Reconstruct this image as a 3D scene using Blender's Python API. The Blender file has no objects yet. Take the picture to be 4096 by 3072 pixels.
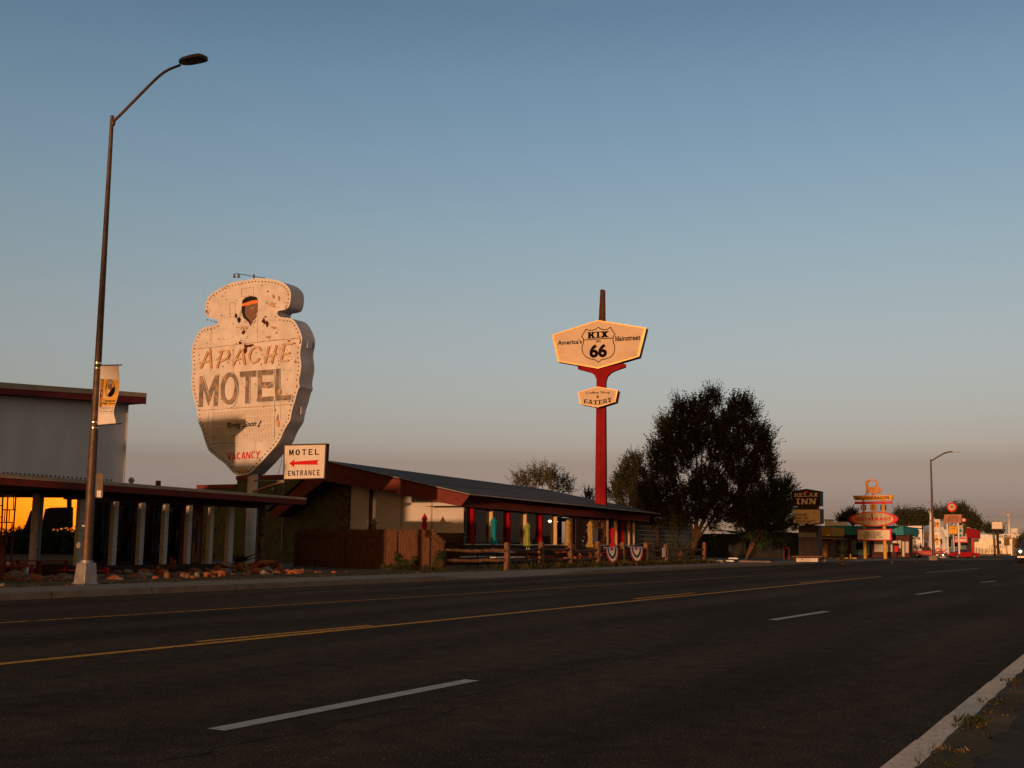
import bpy, bmesh, math, random
import numpy as np
from mathutils import Vector, Matrix
rnd = random.Random(11)
SC = bpy.context.scene
COL = SC.collection
rad = math.radians

# ------------------------------------------------------------------ camera, sky, sun, exposure
CAM = Vector((0, 0, 1.2)); FPX = 1134.0
YAW, PITCH, ROLL = rad(29.4688), rad(7.9145), 0.01
_f = Vector((math.cos(YAW)*math.cos(PITCH), math.sin(YAW)*math.cos(PITCH), math.sin(PITCH)))
_r0 = Vector((math.sin(YAW), -math.cos(YAW), 0)); _u0 = _r0.cross(_f)
_r = _r0*math.cos(ROLL) + _u0*math.sin(ROLL); _u = _u0*math.cos(ROLL) - _r0*math.sin(ROLL)
cd = bpy.data.cameras.new('camera'); co = bpy.data.objects.new('camera', cd); COL.objects.link(co)
cd.sensor_width = 36; cd.lens = FPX/1024*36; cd.clip_end = 6000; cd.clip_start = 0.05
m3 = Matrix((_r, _u, -_f)).transposed()
co.matrix_world = Matrix.Translation(CAM) @ m3.to_4x4()
SC.camera = co

SUN_AZ, SUN_EL = rad(8.4), rad(2.5)          # the light travels along +X and a little +Y
sun_to = Vector((-math.cos(SUN_AZ)*math.cos(SUN_EL), -math.sin(SUN_AZ)*math.cos(SUN_EL), math.sin(SUN_EL)))
world = bpy.data.worlds.new('World'); SC.world = world; world.use_nodes = True
nt = world.node_tree; bg = nt.nodes['Background']
sky = nt.nodes.new('ShaderNodeTexSky'); sky.sky_type = 'NISHITA'; sky.sun_disc = False
sky.sun_elevation = SUN_EL; sky.sun_rotation = math.atan2(sun_to.x, sun_to.y) % (2*math.pi)
sky.dust_density = 1.6; sky.ozone_density = 2.0
tc = nt.nodes.new('ShaderNodeTexCoord'); sep = nt.nodes.new('ShaderNodeSeparateXYZ')
nt.links.new(tc.outputs['Generated'], sep.inputs[0])
ramp = nt.nodes.new('ShaderNodeValToRGB'); nt.links.new(sep.outputs['Z'], ramp.inputs[0])
# the dusty pink-grey band low in the sky opposite the sun (gain per elevation)
RAMP = [(0.0, (3.394, 3.852, 14.837)), (0.0035, (3.205, 3.655, 14.274)), (0.0075, (2.99, 3.431, 13.63)), (0.012, (2.535, 2.891, 11.293)), (0.017, (2.031, 2.293, 8.696)), (0.023, (1.378, 1.58, 6.079)), (0.033, (1.213, 1.297, 4.169)), (0.04, (1.192, 1.2, 3.356)), (0.0491, (1.158, 1.06, 2.381)), (0.058, (1.132, 0.956, 1.801)), (0.065, (1.106, 0.888, 1.485)), (0.068, (1.093, 0.862, 1.39)), (0.084, (1.308, 1.019, 1.375)), (0.1189, (1.43, 1.089, 1.199)), (0.1623, (1.559, 1.16, 1.143)), (0.2054, (1.592, 1.2, 1.107)), (0.2687, (1.542, 1.263, 1.143)), (0.3297, (1.43, 1.236, 1.163)), (0.388, (1.275, 1.167, 1.11)), (0.4429, (1.059, 1.01, 0.994)), (0.6, (2.5, 1.75, 1.3)), (0.9, (3.6, 2.25, 1.35))]
SKY_STRENGTH = 0.15; SUN_STRENGTH = 2.0; SUN_COLOR = (1.0, 0.51, 0.26); EXPOSURE = 0.7
mulc = nt.nodes.new('ShaderNodeMix'); mulc.data_type = 'RGBA'; mulc.blend_type = 'MULTIPLY'; mulc.inputs[0].default_value = 1.0
while len(ramp.color_ramp.elements) < len(RAMP): ramp.color_ramp.elements.new(0.5)
for e_, (p_, c_) in zip(ramp.color_ramp.elements, RAMP):
    e_.position = p_; e_.color = (c_[0]/40, c_[1]/40, c_[2]/40, 1)
nt.links.new(sky.outputs[0], mulc.inputs[6]); 
gain = nt.nodes.new('ShaderNodeVectorMath'); gain.operation = 'SCALE'; gain.inputs['Scale'].default_value = 40
nt.links.new(ramp.outputs[0], gain.inputs[0])
dots = nt.nodes.new('ShaderNodeVectorMath'); dots.operation = 'DOT_PRODUCT'; dots.inputs[1].default_value = sun_to
nt.links.new(tc.outputs['Generated'], dots.inputs[0])
side = nt.nodes.new('ShaderNodeMapRange'); side.inputs['From Min'].default_value = 0.0; side.inputs['From Max'].default_value = 0.6
nt.links.new(dots.outputs['Value'], side.inputs['Value'])
blend = nt.nodes.new('ShaderNodeMix'); blend.data_type = 'RGBA'; nt.links.new(side.outputs[0], blend.inputs[0])
nt.links.new(gain.outputs[0], blend.inputs[6]); blend.inputs[7].default_value = (.85, .46, .15, 1)
nt.links.new(blend.outputs[2], mulc.inputs[7])
nt.links.new(mulc.outputs[2], bg.inputs[0]); bg.inputs[1].default_value = SKY_STRENGTH
sd = bpy.data.lights.new('sun', 'SUN'); so = bpy.data.objects.new('sun', sd); COL.objects.link(so)
sd.energy = SUN_STRENGTH; sd.angle = rad(0.5); sd.color = SUN_COLOR
so.rotation_euler = (-sun_to).to_track_quat('-Z', 'Y').to_euler()
SC.view_settings.view_transform = 'Standard'; SC.view_settings.look = 'None'
SC.view_settings.exposure = EXPOSURE; SC.view_settings.gamma = 1

# ------------------------------------------------------------------ measuring: a photograph pixel (4096 wide) to a point on a real plane
def ray(sx, sy):
    return _f + _r*((sx/4 - 512)/FPX) - _u*((sy/4 - 384)/FPX)
class Plane:
    def __init__(s, p, n): s.p = Vector(p); s.n = Vector(n).normalized()
    def hit(s, sx, sy, eps=0.0):
        d = ray(sx, sy); t = (s.p - CAM).dot(s.n)/d.dot(s.n)
        return CAM + d*t + s.n*eps
def XP(x): return Plane((x, 0, 0), (-1, 0, 0))
def YP(y): return Plane((0, y, 0), (0, -1, 0))
def ZP(z): return Plane((0, 0, z), (0, 0, 1))
def crop(x0, y0, k): return lambda x, y: (x0 + x*k, y0 + y*k)
c1 = crop(700, 1050, .57283); c2 = crop(0, 1400, .63291); c3 = crop(700, 1700, .42194)
c4 = crop(1400, 1900, .36166); c5 = crop(2100, 1900, .36166); c6 = crop(2900, 1850, .27125)
c7 = crop(3300, 1850, .27119); c8 = crop(3600, 1750, .33155); k1 = crop(2150, 1120, .34965)
l1 = crop(300, 150, .33149); b1 = crop(340, 1420, .19293); e1 = crop(0, 1850, .18083)
e2 = crop(1000, 1850, .18083); e3 = crop(1300, 1820, .29385); e4 = crop(2200, 1950, .22604)
e5 = crop(0, 2000, .22604); e6 = crop(450, 2000, .24864)
r1 = crop(0, 2200, .63291); r2 = crop(2700, 2200, .63110); r3 = crop(1300, 2200, .63291)
d0 = crop(0, 0, 1.85172)

# ------------------------------------------------------------------ materials
def mat(name, c, rough=.8, var=.12, scale=3.0, bump=0.0, bscale=None, metal=0.0, spec=.12, c2=None, c2amt=.5, c2scale=1.5, c2edge=.08, stretch=None, emit=None, estr=0):
    m = bpy.data.materials.new(name); m.use_nodes = True
    t = m.node_tree; b = t.nodes['Principled BSDF']
    b.inputs['Roughness'].default_value = rough; b.inputs['Metallic'].default_value = metal
    b.inputs['Specular IOR Level'].default_value = spec
    if emit:
        b.inputs['Emission Color'].default_value = (*emit, 1); b.inputs['Emission Strength'].default_value = estr
    tcn = t.nodes.new('ShaderNodeTexCoord'); vec = tcn.outputs['Object']
    if stretch:
        mp = t.nodes.new('ShaderNodeMapping'); mp.inputs['Scale'].default_value = stretch
        t.links.new(vec, mp.inputs[0]); vec = mp.outputs[0]
    n = t.nodes.new('ShaderNodeTexNoise'); n.inputs['Scale'].default_value = scale; n.inputs['Detail'].default_value = 6
    t.links.new(vec, n.inputs['Vector'])
    r = t.nodes.new('ShaderNodeValToRGB'); r.color_ramp.elements[0].position = .3; r.color_ramp.elements[1].position = .7
    r.color_ramp.elements[0].color = (*[max(0, x*(1-var*1.6)) for x in c], 1); r.color_ramp.elements[1].color = (*[min(1, x*(1+var)) for x in c], 1)
    t.links.new(n.outputs['Fac'], r.inputs[0]); out = r.outputs[0]
    if c2:
        n2 = t.nodes.new('ShaderNodeTexNoise'); n2.inputs['Scale'].default_value = c2scale; n2.inputs['Detail'].default_value = 8; n2.inputs['Roughness'].default_value = .65
        t.links.new(vec, n2.inputs['Vector'])
        r2_ = t.nodes.new('ShaderNodeValToRGB'); th = 1 - c2amt
        r2_.color_ramp.elements[0].position = max(0, th - c2edge/2); r2_.color_ramp.elements[1].position = min(1, th + c2edge/2)
        t.links.new(n2.outputs['Fac'], r2_.inputs[0])
        mx = t.nodes.new('ShaderNodeMix'); mx.data_type = 'RGBA'; t.links.new(r2_.outputs[0], mx.inputs[0]); t.links.new(out, mx.inputs[6])
        mx.inputs[7].default_value = (*c2, 1); out = mx.outputs[2]
    t.links.new(out, b.inputs['Base Color'])
    if bump:
        n3 = t.nodes.new('ShaderNodeTexNoise'); n3.inputs['Scale'].default_value = bscale or scale*6; n3.inputs['Detail'].default_value = 5
        t.links.new(vec, n3.inputs['Vector'])
        bp = t.nodes.new('ShaderNodeBump'); bp.inputs['Strength'].default_value = bump; bp.inputs['Distance'].default_value = .02
        t.links.new(n3.outputs['Fac'], bp.inputs['Height']); t.links.new(bp.outputs[0], b.inputs['Normal'])
    return m
def glass(name, tint, refl=.12, rough=.02, see=.5):
    # window glass: partly see-through, mirror-like at a slant
    m = bpy.data.materials.new(name); m.use_nodes = True; t = m.node_tree; t.nodes.clear()
    o = t.nodes.new('ShaderNodeOutputMaterial'); tr = t.nodes.new('ShaderNodeBsdfTransparent'); tr.inputs[0].default_value = (*[x*see for x in tint], 1)
    g = t.nodes.new('ShaderNodeBsdfGlossy'); g.inputs['Roughness'].default_value = rough
    n = t.nodes.new('ShaderNodeTexNoise'); n.inputs['Scale'].default_value = 1.2; tcn = t.nodes.new('ShaderNodeTexCoord'); t.links.new(tcn.outputs['Object'], n.inputs['Vector'])
    bp = t.nodes.new('ShaderNodeBump'); bp.inputs['Strength'].default_value = .02; bp.inputs['Distance'].default_value = .01
    t.links.new(n.outputs['Fac'], bp.inputs['Height']); t.links.new(bp.outputs[0], g.inputs['Normal'])
    lw = t.nodes.new('ShaderNodeFresnel'); lw.inputs[0].default_value = 1.5
    ad = t.nodes.new('ShaderNodeMath'); ad.operation = 'ADD'; ad.inputs[1].default_value = refl; t.links.new(lw.outputs[0], ad.inputs[0])
    mx = t.nodes.new('ShaderNodeMixShader'); t.links.new(ad.outputs[0], mx.inputs[0]); t.links.new(tr.outputs[0], mx.inputs[1]); t.links.new(g.outputs[0], mx.inputs[2])
    t.links.new(mx.outputs[0], o.inputs[0]); return m
M = {}
M['white_paint'] = mat('white_paint', (.64, .60, .555), .55, .10, 2, .05, c2=(.2, .075, .03), c2amt=.35, c2scale=2.2, c2edge=.03)
M['white_plain'] = mat('white_plain', (.76, .74, .70), .6, .06, 3, .04)
M['sign_face'] = mat('sign_face', (.68, .62, .54), .5, .05, 1.5, .02)
M['cream'] = mat('cream', (.60, .47, .33), .5, .06, 1.5, .02)
M['sign_side'] = mat('sign_side', (.42, .41, .43), .45, .14, 1.5, .04)
M['rust'] = mat('rust', (.10, .03, .014), .9, .4, 9, .3)
M['rust_pole'] = mat('rust_pole', (.095, .055, .032), .55, .3, 8, .1, metal=.25, spec=.5)
M['grey_steel'] = mat('grey_steel', (.30, .29, .28), .5, .15, 5, .04, metal=.4)
M['black_paint'] = mat('black_paint', (.006, .005, .005), .7, .2, 4, spec=.03)
M['dark_metal'] = mat('dark_metal', (.035, .03, .027), .5, .2, 4, metal=.3)
M['letter_grey'] = mat('letter_grey', (.23, .19, .155), .8, .25, 4, .1, c2=(.42, .28, .18), c2amt=.42, c2scale=3)
M['amber'] = mat('amber', (.56, .20, .05), .6, .2, 5, c2=(.25, .08, .03), c2amt=.36, c2scale=6)
M['pale_tube'] = mat('pale_tube', (.82, .66, .42), .4, .1, 5)
M['red_paint'] = mat('red_paint', (.55, .012, .012), .5, .1, 4)
M['sign_red'] = mat('sign_red', (.62, .02, .02), .5, .1, 4)
M['pole_red'] = mat('pole_red', (.25, .003, .004), .6, .14, 2.5, .03, spec=.08)
M['fascia'] = mat('fascia', (.155, .036, .024), .65, .14, 2.5, .05, stretch=(1, 1, 3))
M['fascia_red'] = mat('fascia_red', (.17, .026, .018), .6, .14, 2.5, .05)
M['tan_cap'] = mat('tan_cap', (.42, .31, .21), .5, .1, 3, .04)
M['stucco'] = mat('stucco', (.74, .72, .70), .9, .10, .9, .25, 40, c2=(.60, .585, .57), c2amt=.45, c2scale=.7, c2edge=.3, stretch=(1, 1, .4))
M['roofing'] = mat('roofing', (.13, .115, .125), .9, .2, 5, .4, 30)
M['green_block'] = mat('green_block', (.085, .095, .048), .9, .14, 3, .25, 40)
M['stone'] = mat('stone', (.13, .095, .07), .9, .5, 6, .6, 14, c2=(.05, .03, .02), c2amt=.45, c2scale=5)
M['dark_frame'] = mat('dark_frame', (.045, .022, .014), .6, .2, 4)
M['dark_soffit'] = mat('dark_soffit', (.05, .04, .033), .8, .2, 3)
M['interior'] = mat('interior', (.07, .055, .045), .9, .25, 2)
M['panel_white'] = mat('panel_white', (.55, .51, .45), .75, .06, 1.4, .03)
M['wood_fence'] = mat('wood_fence', (.115, .054, .028), .85, .35, 5, .35, 30, stretch=(8, 8, .6))
M['wood_rail'] = mat('wood_rail', (.21, .105, .055), .85, .3, 5, .35, 30, c2=(.09, .05, .03), c2amt=.42, c2scale=4)
M['red_wood'] = mat('red_wood', (.30, .035, .02), .7, .25, 6, .1)
M['lattice_red'] = mat('lattice_red', (.16, .028, .014), .7, .3, 6, .1)
M['concrete'] = mat('concrete', (.25, .19, .15), .9, .14, 2.2, .3, 60, spec=.05, c2=(.20, .17, .145), c2amt=.4, c2scale=.8, c2edge=.25)
M['kerb'] = mat('kerb', (.14, .115, .09), .9, .16, 2.2, .3, 60, spec=.05, c2=(.15, .13, .11), c2amt=.42, c2scale=1.4, c2edge=.2)
M['dirt'] = mat('dirt', (.13, .082, .053), 1, .3, 1.2, .6, 20, spec=.03, c2=(.075, .065, .03), c2amt=.46, c2scale=.9, c2edge=.2)
M['lot'] = mat('lot', (.085, .063, .05), .95, .22, .5, .4, 30, spec=.03, c2=(.14, .11, .085), c2amt=.4, c2scale=.3, c2edge=.3)
M['birch'] = mat('birch', (.50, .48, .455), .85, .1, 5, .2, 18, c2=(.03, .026, .022), c2amt=.37, c2scale=7, c2edge=.03, stretch=(1, 1, 2.6))
M['birch_side'] = mat('birch_side', (.36, .37, .36), .85, .1, 4, .1)
M['bark'] = mat('bark', (.115, .068, .042), .95, .4, 6, .8, 14, stretch=(3, 3, .7))
M['teal'] = mat('teal', (.03, .22, .235), .6, .14, 2, .08, stretch=(6, 6, .2))
M['teal_wall'] = mat('teal_wall', (.10, .19, .20), .8, .14, 2, .1)
M['maroon_wall'] = mat('maroon_wall', (.085, .034, .024), .85, .2, 4, .2)
M['brick'] = mat('brick', (.15, .10, .065), .9, .3, 7, .4, 20, stretch=(1, 1, 4))
M['mustard'] = mat('mustard', (.42, .25, .035), .6, .16, 3, .05)
M['yellow'] = mat('yellow', (.62, .36, .03), .55, .14, 3, .04)
M['sign_yellow'] = mat('sign_yellow', (.72, .38, .05), .5, .12, 3)
M['orange_dragon'] = mat('orange_dragon', (.60, .26, .075), .5, .18, 3)
M['pinkred'] = mat('pinkred', (.62, .045, .06), .5, .12, 3)
M['faded_face'] = mat('faded_face', (.56, .45, .31), .6, .2, 1.4, stretch=(4, 4, .5), c2=(.30, .2, .12), c2amt=.36, c2scale=1.6, c2edge=.3)
M['board_face'] = mat('board_face', (.70, .63, .46), .5, .06, 2)
M['maroon_print'] = mat('maroon_print', (.085, .012, .02), .7, .1, 4)
M['canvas'] = mat('canvas', (.72, .68, .63), .8, .06, 3, .08)
M['teal_cloth'] = mat('teal_cloth', (.008, .19, .26), .85, .14, 4, .2)
M['lime_cloth'] = mat('lime_cloth', (.26, .34, .045), .85, .14, 4, .2)
M['yellow_cloth'] = mat('yellow_cloth', (.42, .27, .07), .85, .14, 4, .2)
M['red_cloth'] = mat('red_cloth', (.42, .008, .014), .85, .12, 4, .2)
M['grey_cloth'] = mat('grey_cloth', (.17, .13, .11), .85, .14, 4, .2)
M['navy_cloth'] = mat('navy_cloth', (.014, .018, .04), .85, .1, 4, .1)
M['white_cloth'] = mat('white_cloth', (.68, .66, .64), .85, .06, 4, .1)
M['gold'] = mat('gold', (.56, .29, .035), .35, .12, 3, metal=.2, spec=.6)
M['skin_brown'] = mat('skin_brown', (.20, .115, .075), .7, .1, 5)
M['hair_black'] = mat('hair_black', (.02, .016, .015), .7, .2, 8)
M['orange_band'] = mat('orange_band', (.72, .22, .06), .7, .2, 6)
M['bulb'] = mat('bulb', (.20, .085, .04), .5, .3, 30)
M['stone_red'] = mat('stone_red', (.32, .105, .045), .9, .3, 5, .7, 14)
M['stone_grey'] = mat('stone_grey', (.23, .20, .17), .9, .3, 5, .7, 14)
M['stone_brown'] = mat('stone_brown', (.20, .105, .06), .9, .35, 5, .7, 14)
M['leaf_dark'] = mat('leaf_dark', (.03, .037, .016), .75, .4, 2.2)
M['leaf_warm'] = mat('leaf_warm', (.048, .04, .017), .75, .35, 2.2)
M['leaf_green'] = mat('leaf_green', (.045, .075, .03), .75, .35, 2.2)
M['leaf_olive'] = mat('leaf_olive', (.10, .085, .025), .75, .35, 2.2)
M['grass'] = mat('grass', (.035, .042, .014), .9, .4, 3, c2=(.20, .13, .05), c2amt=.42, c2scale=2)
M['car_red'] = mat('car_red', (.34, .01, .012), .45, .1, 2, spec=.25)
M['car_dark'] = mat('car_dark', (.03, .03, .035), .3, .1, 2, spec=.6)
M['tyre'] = mat('tyre', (.015, .014, .014), .9, .2, 8)
M['chrome'] = mat('chrome', (.6, .58, .55), .2, .05, 4, metal=.9)
M['corrugated'] = mat('corrugated', (.74, .66, .48), .4, .08, 2, metal=.25, spec=.5)
M['black_rubber'] = mat('black_rubber', (.02, .02, .02), .8, .1, 5)
M['blue_stripe'] = mat('blue_stripe', (.03, .12, .14), .6, .1, 4)
M['lamp_glow'] = mat('lamp_glow', (1, .8, .5), .5, emit=(1.0, .66, .30), estr=9)
M['head_glow'] = mat('head_glow', (1, .9, .7), .5, emit=(1.0, .80, .50), estr=12)
M['window_front'] = glass('window_front', (.8, .85, .8), .0, .02, .45)
M['window_mirror'] = glass('window_mirror', (.8, .8, .75), .72, .012, .3)
M['window_dark'] = mat('window_dark', (.012, .014, .015), .12, .1, 2, spec=.6)
M['car_glass'] = mat('car_glass', (.015, .02, .024), .06, .1, 2, spec=.8)

# ------------------------------------------------------------------ mesh building
class MB:
    def __init__(s): s.v = []; s.f = []
    def face(s, pts):
        n = len(s.v); s.v += [Vector(p) for p in pts]; s.f.append(list(range(n, n+len(pts)))); return s
    def mesh(s, verts, faces):
        n = len(s.v); s.v += [Vector(p) for p in verts]; s.f += [[n+i for i in f] for f in faces]; return s
    def obox(s, c, a, b, d):
        c, a, b, d = Vector(c), Vector(a), Vector(b), Vector(d)
        if a.cross(b).dot(d) < 0: a = -a
        P = [c-a-b-d, c+a-b-d, c+a+b-d, c-a+b-d, c-a-b+d, c+a-b+d, c+a+b+d, c-a+b+d]
        return s.mesh(P, [[0,3,2,1],[4,5,6,7],[0,1,5,4],[1,2,6,5],[2,3,7,6],[3,0,4,7]])
    def box(s, x0, x1, y0, y1, z0, z1):
        return s.obox(((x0+x1)/2, (y0+y1)/2, (z0+z1)/2), (abs(x1-x0)/2, 0, 0), (0, abs(y1-y0)/2, 0), (0, 0, abs(z1-z0)/2))
    def prism(s, pts, off):
        pts = [Vector(p) for p in pts]; off = Vector(off); n = len(pts)
        nrm = Vector((0, 0, 0))
        for i in range(n): nrm += pts[i].cross(pts[(i+1) % n])
        if nrm.dot(off) > 0: pts = pts[::-1]
        b = [p+off for p in pts]
        F = [list(range(n)), list(range(2*n-1, n-1, -1))] + [[(i+1) % n, i, n+i, n+(i+1) % n] for i in range(n)]
        return s.mesh(pts+b, F)
    def tube(s, path, r, n=8, cap=True):
        path = [Vector(p) for p in path]; k = len(path); rs = r if isinstance(r, (list, tuple)) else [r]*k
        base = len(s.v); up = None
        for i, p in enumerate(path):
            t = (path[min(i+1, k-1)] - path[max(i-1, 0)]).normalized()
            a = up if up is not None else (Vector((0, 0, 1)) if abs(t.z) < .9 else Vector((1, 0, 0)))
            a = (a - t*a.dot(t)).normalized(); up = a; b = t.cross(a)
            for j in range(n):
                w = 2*math.pi*j/n; s.v.append(p + (a*math.cos(w) + b*math.sin(w))*rs[i])
        for i in range(k-1):
            for j in range(n):
                q = base+i*n; s.f.append([q+j, q+(j+1) % n, q+n+(j+1) % n, q+n+j])
        if cap: s.f.append([base+j for j in range(n)][::-1]); s.f.append([base+(k-1)*n+j for j in range(n)])
        return s
    def lathe(s, c, prof, n=16, wob=None):
        c = Vector(c); base = len(s.v); k = len(prof)
        for r, z in prof:
            for j in range(n):
                w = 2*math.pi*j/n; q = r*(1 + (wob(w, z) if wob else 0)); s.v.append(c + Vector((q*math.cos(w), q*math.sin(w), z)))
        for i in range(k-1):
            for j in range(n):
                q = base+i*n; s.f.append([q+j, q+(j+1) % n, q+n+(j+1) % n, q+n+j])
        s.f.append([base+j for j in range(n)][::-1]); s.f.append([base+(k-1)*n+j for j in range(n)]); return s
    def ball(s, c, rx, ry=None, rz=None, nu=10, nv=6):
        ry = ry or rx; rz = rz or rx; c = Vector(c); base = len(s.v)
        for i in range(1, nv):
            p = math.pi*i/nv
            for j in range(nu):
                w = 2*math.pi*j/nu; s.v.append(c+Vector((rx*math.sin(p)*math.cos(w), ry*math.sin(p)*math.sin(w), rz*math.cos(p))))
        s.v += [c+Vector((0, 0, rz)), c-Vector((0, 0, rz))]; T = len(s.v)-2
        for j in range(nu):
            s.f.append([T, base+j, base+(j+1) % nu]); s.f.append([T+1, base+(nv-2)*nu+(j+1) % nu, base+(nv-2)*nu+j])
        for i in range(nv-2):
            for j in range(nu):
                q = base+i*nu; s.f.append([q+j, q+nu+j, q+nu+(j+1) % nu, q+(j+1) % nu])
        return s
    def build(s, name, m, parent=None, loc=None, bev=0, smooth=True):
        me = bpy.data.meshes.new(name)
        org = Vector((0, 0, 0)); q = parent
        while q is not None: org = org + q.location; q = q.parent
        if parent is None and loc is not None: org = Vector(loc)
        me.from_pydata([v-org for v in s.v], [], s.f); me.validate()
        if smooth:
            me.polygons.foreach_set('use_smooth', [True]*len(me.polygons)); me.set_sharp_from_angle(angle=rad(38))
        me.materials.append(M[m] if isinstance(m, str) else m)
        o = bpy.data.objects.new(name, me); COL.objects.link(o)
        if parent is not None: o.parent = parent
        elif loc is not None: o.location = org
        if bev:
            b = o.modifiers.new('bevel', 'BEVEL'); b.width = bev; b.segments = 2; b.limit_method = 'ANGLE'; b.angle_limit = rad(40)
        me.update(); return o
def thing(name, label, cat, loc=(0, 0, 0), group=None):
    o = bpy.data.objects.new(name, None); COL.objects.link(o); o.location = Vector(loc); o.empty_display_size = .2
    o['label'] = label; o['category'] = cat
    if group: o['group'] = group
    return o
def tag(o, label, cat, group=None, kind=None):
    o['label'] = label; o['category'] = cat
    if group: o['group'] = group
    if kind: o['kind'] = kind
    return o
def struct(name, mb, m, parent=None, **k):
    o = mb.build(name, m, parent, **k)
    if parent is None: o['kind'] = 'structure'
    return o
def dup(o, parent=None):
    c = o.copy(); COL.objects.link(c); c.parent = parent
    for ch in o.children: dup(ch, c)
    return c
def trace(cr, pts, pl, eps=0.0): return [pl.hit(*cr(x, y), eps) for x, y in pts]
def quad_pt(cr, q, pl, eps):
    # q: TL, TR, BR, BL in crop pixels -> bilinear map of the unit square onto the plane
    P = [pl.hit(*cr(*p), eps) for p in q]
    return lambda u, v: (P[3]*(1-u)+P[2]*u)*(1-v) + (P[0]*(1-u)+P[1]*u)*v
_tc = {}
def text_mesh(s, bold=0.0, shear=0.0, space=1.0, line=1.0, align='LEFT'):
    key = (s, bold, shear, space, line, align)
    if key in _tc: return _tc[key]
    cu = bpy.data.curves.new('t', 'FONT'); cu.body = s; cu.offset = bold; cu.shear = shear; cu.space_character = space; cu.space_line = line
    cu.align_x = align; cu.resolution_u = 4; cu.fill_mode = 'FRONT'
    o = bpy.data.objects.new('t', cu); COL.objects.link(o)
    dg = bpy.context.evaluated_depsgraph_get(); me = bpy.data.meshes.new_from_object(o.evaluated_get(dg))
    V = [(v.co.x, v.co.y) for v in me.vertices]; F = [list(p.vertices) for p in me.polygons]
    x0, x1 = min(v[0] for v in V), max(v[0] for v in V); y0, y1 = min(v[1] for v in V), max(v[1] for v in V)
    V = [((x-x0)/(x1-x0), (y-y0)/(y1-y0)) for x, y in V]
    bpy.data.objects.remove(o); bpy.data.curves.remove(cu); bpy.data.meshes.remove(me)
    _tc[key] = (V, F); return V, F
def text(mb, s, cr, q, pl, eps=.006, **k):
    V, F = text_mesh(s, **k); g = quad_pt(cr, q, pl, eps); mb.mesh([g(u, v) for u, v in V], F); return mb
def Q(x0, y0, x1, y1, rise=0.0): return [(x0, y0+rise), (x1, y0-rise), (x1, y1-rise), (x0, y1+rise)]
# slab-serif and block capitals drawn as polygons in a unit cell
def _b(x0, y0, x1, y1): return [(x0, y0), (x1, y0), (x1, y1), (x0, y1)]
def _d(x0, y0, x1, y1, w): return [(x0, y0), (x0+w, y0), (x1+w, y1), (x1, y1)]
def _arc(cx, cy, rx, ry, a0, a1, w, wy=None, n=8):
    wy = wy or w; P = []
    for i in range(n):
        t0 = rad(a0+(a1-a0)*i/n); t1 = rad(a0+(a1-a0)*(i+1)/n)
        P.append([(cx+rx*math.cos(t0), cy+ry*math.sin(t0)), (cx+rx*math.cos(t1), cy+ry*math.sin(t1)), (cx+(rx-w)*math.cos(t1), cy+(ry-wy)*math.sin(t1)), (cx+(rx-w)*math.cos(t0), cy+(ry-wy)*math.sin(t0))])
    return P
S_ = .13
SLAB = {
 'K': [_b(.1, 0, .34, 1), _b(0, 0, .44, S_), _b(0, 1-S_, .44, 1), _d(.34, .38, .62, .95, .24), _d(.66, .05, .42, .58, .24), _b(.56, 1-S_, 1, 1), _b(.58, 0, 1, S_)],
 'I': [_b(.34, 0, .66, 1), _b(.1, 0, .9, S_), _b(.1, 1-S_, .9, 1)],
 'X': [_d(.08, .05, .62, .95, .28), _d(.62, .05, .08, .95, .28), _b(0, 0, .42, S_), _b(.58, 0, 1, S_), _b(0, 1-S_, .42, 1), _b(.58, 1-S_, 1, 1)],
 'N': [_b(.1, 0, .28, 1), _b(.72, 0, .9, 1), _d(.66, 0, .06, 1, .28), _b(0, 0, .38, S_*.8), _b(.62, 1-S_*.8, 1, 1), _b(0, 1-S_*.8, .3, 1)],
 'R': [_b(.1, 0, .32, 1), _b(0, 0, .42, S_), _b(0, 1-S_, .5, 1), _b(.3, .44, .55, .44+S_)] + _arc(.52, .72, .38, .28, -90, 90, .22, .13) + [_d(.68, .04, .44, .5, .26), _b(.66, 0, 1, S_)],
 'E': [_b(.1, 0, .34, 1), _b(0, 0, .92, S_), _b(0, 1-S_, .9, 1), _b(.34, .44, .66, .44+S_), _b(.8, 0, .92, .3), _b(.78, .7, .9, 1), _b(.6, .34, .7, .68)],
 'L': [_b(.1, 0, .36, 1), _b(0, 0, .94, S_), _b(0, 1-S_, .48, 1), _b(.8, 0, .94, .34)],
 'A': [_d(.06, .05, .36, 1, .14), _d(.64, .05, .38, 1, .26), _b(.26, .26, .7, .26+S_), _b(0, 0, .34, S_), _b(.54, 0, 1, S_)],
 'T': [_b(.36, 0, .64, 1), _b(.2, 0, .8, S_), _b(0, 1-S_, 1, 1), _b(0, .68, .12, 1), _b(.88, .68, 1, 1)],
 'Y': [_b(.36, 0, .64, .5), _b(.22, 0, .78, S_), _d(.4, .42, .06, .95, .26), _d(.4, .42, .68, .95, .2), _b(0, 1-S_, .42, 1), _b(.58, 1-S_, 1, 1)],
}
B_ = .29
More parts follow.
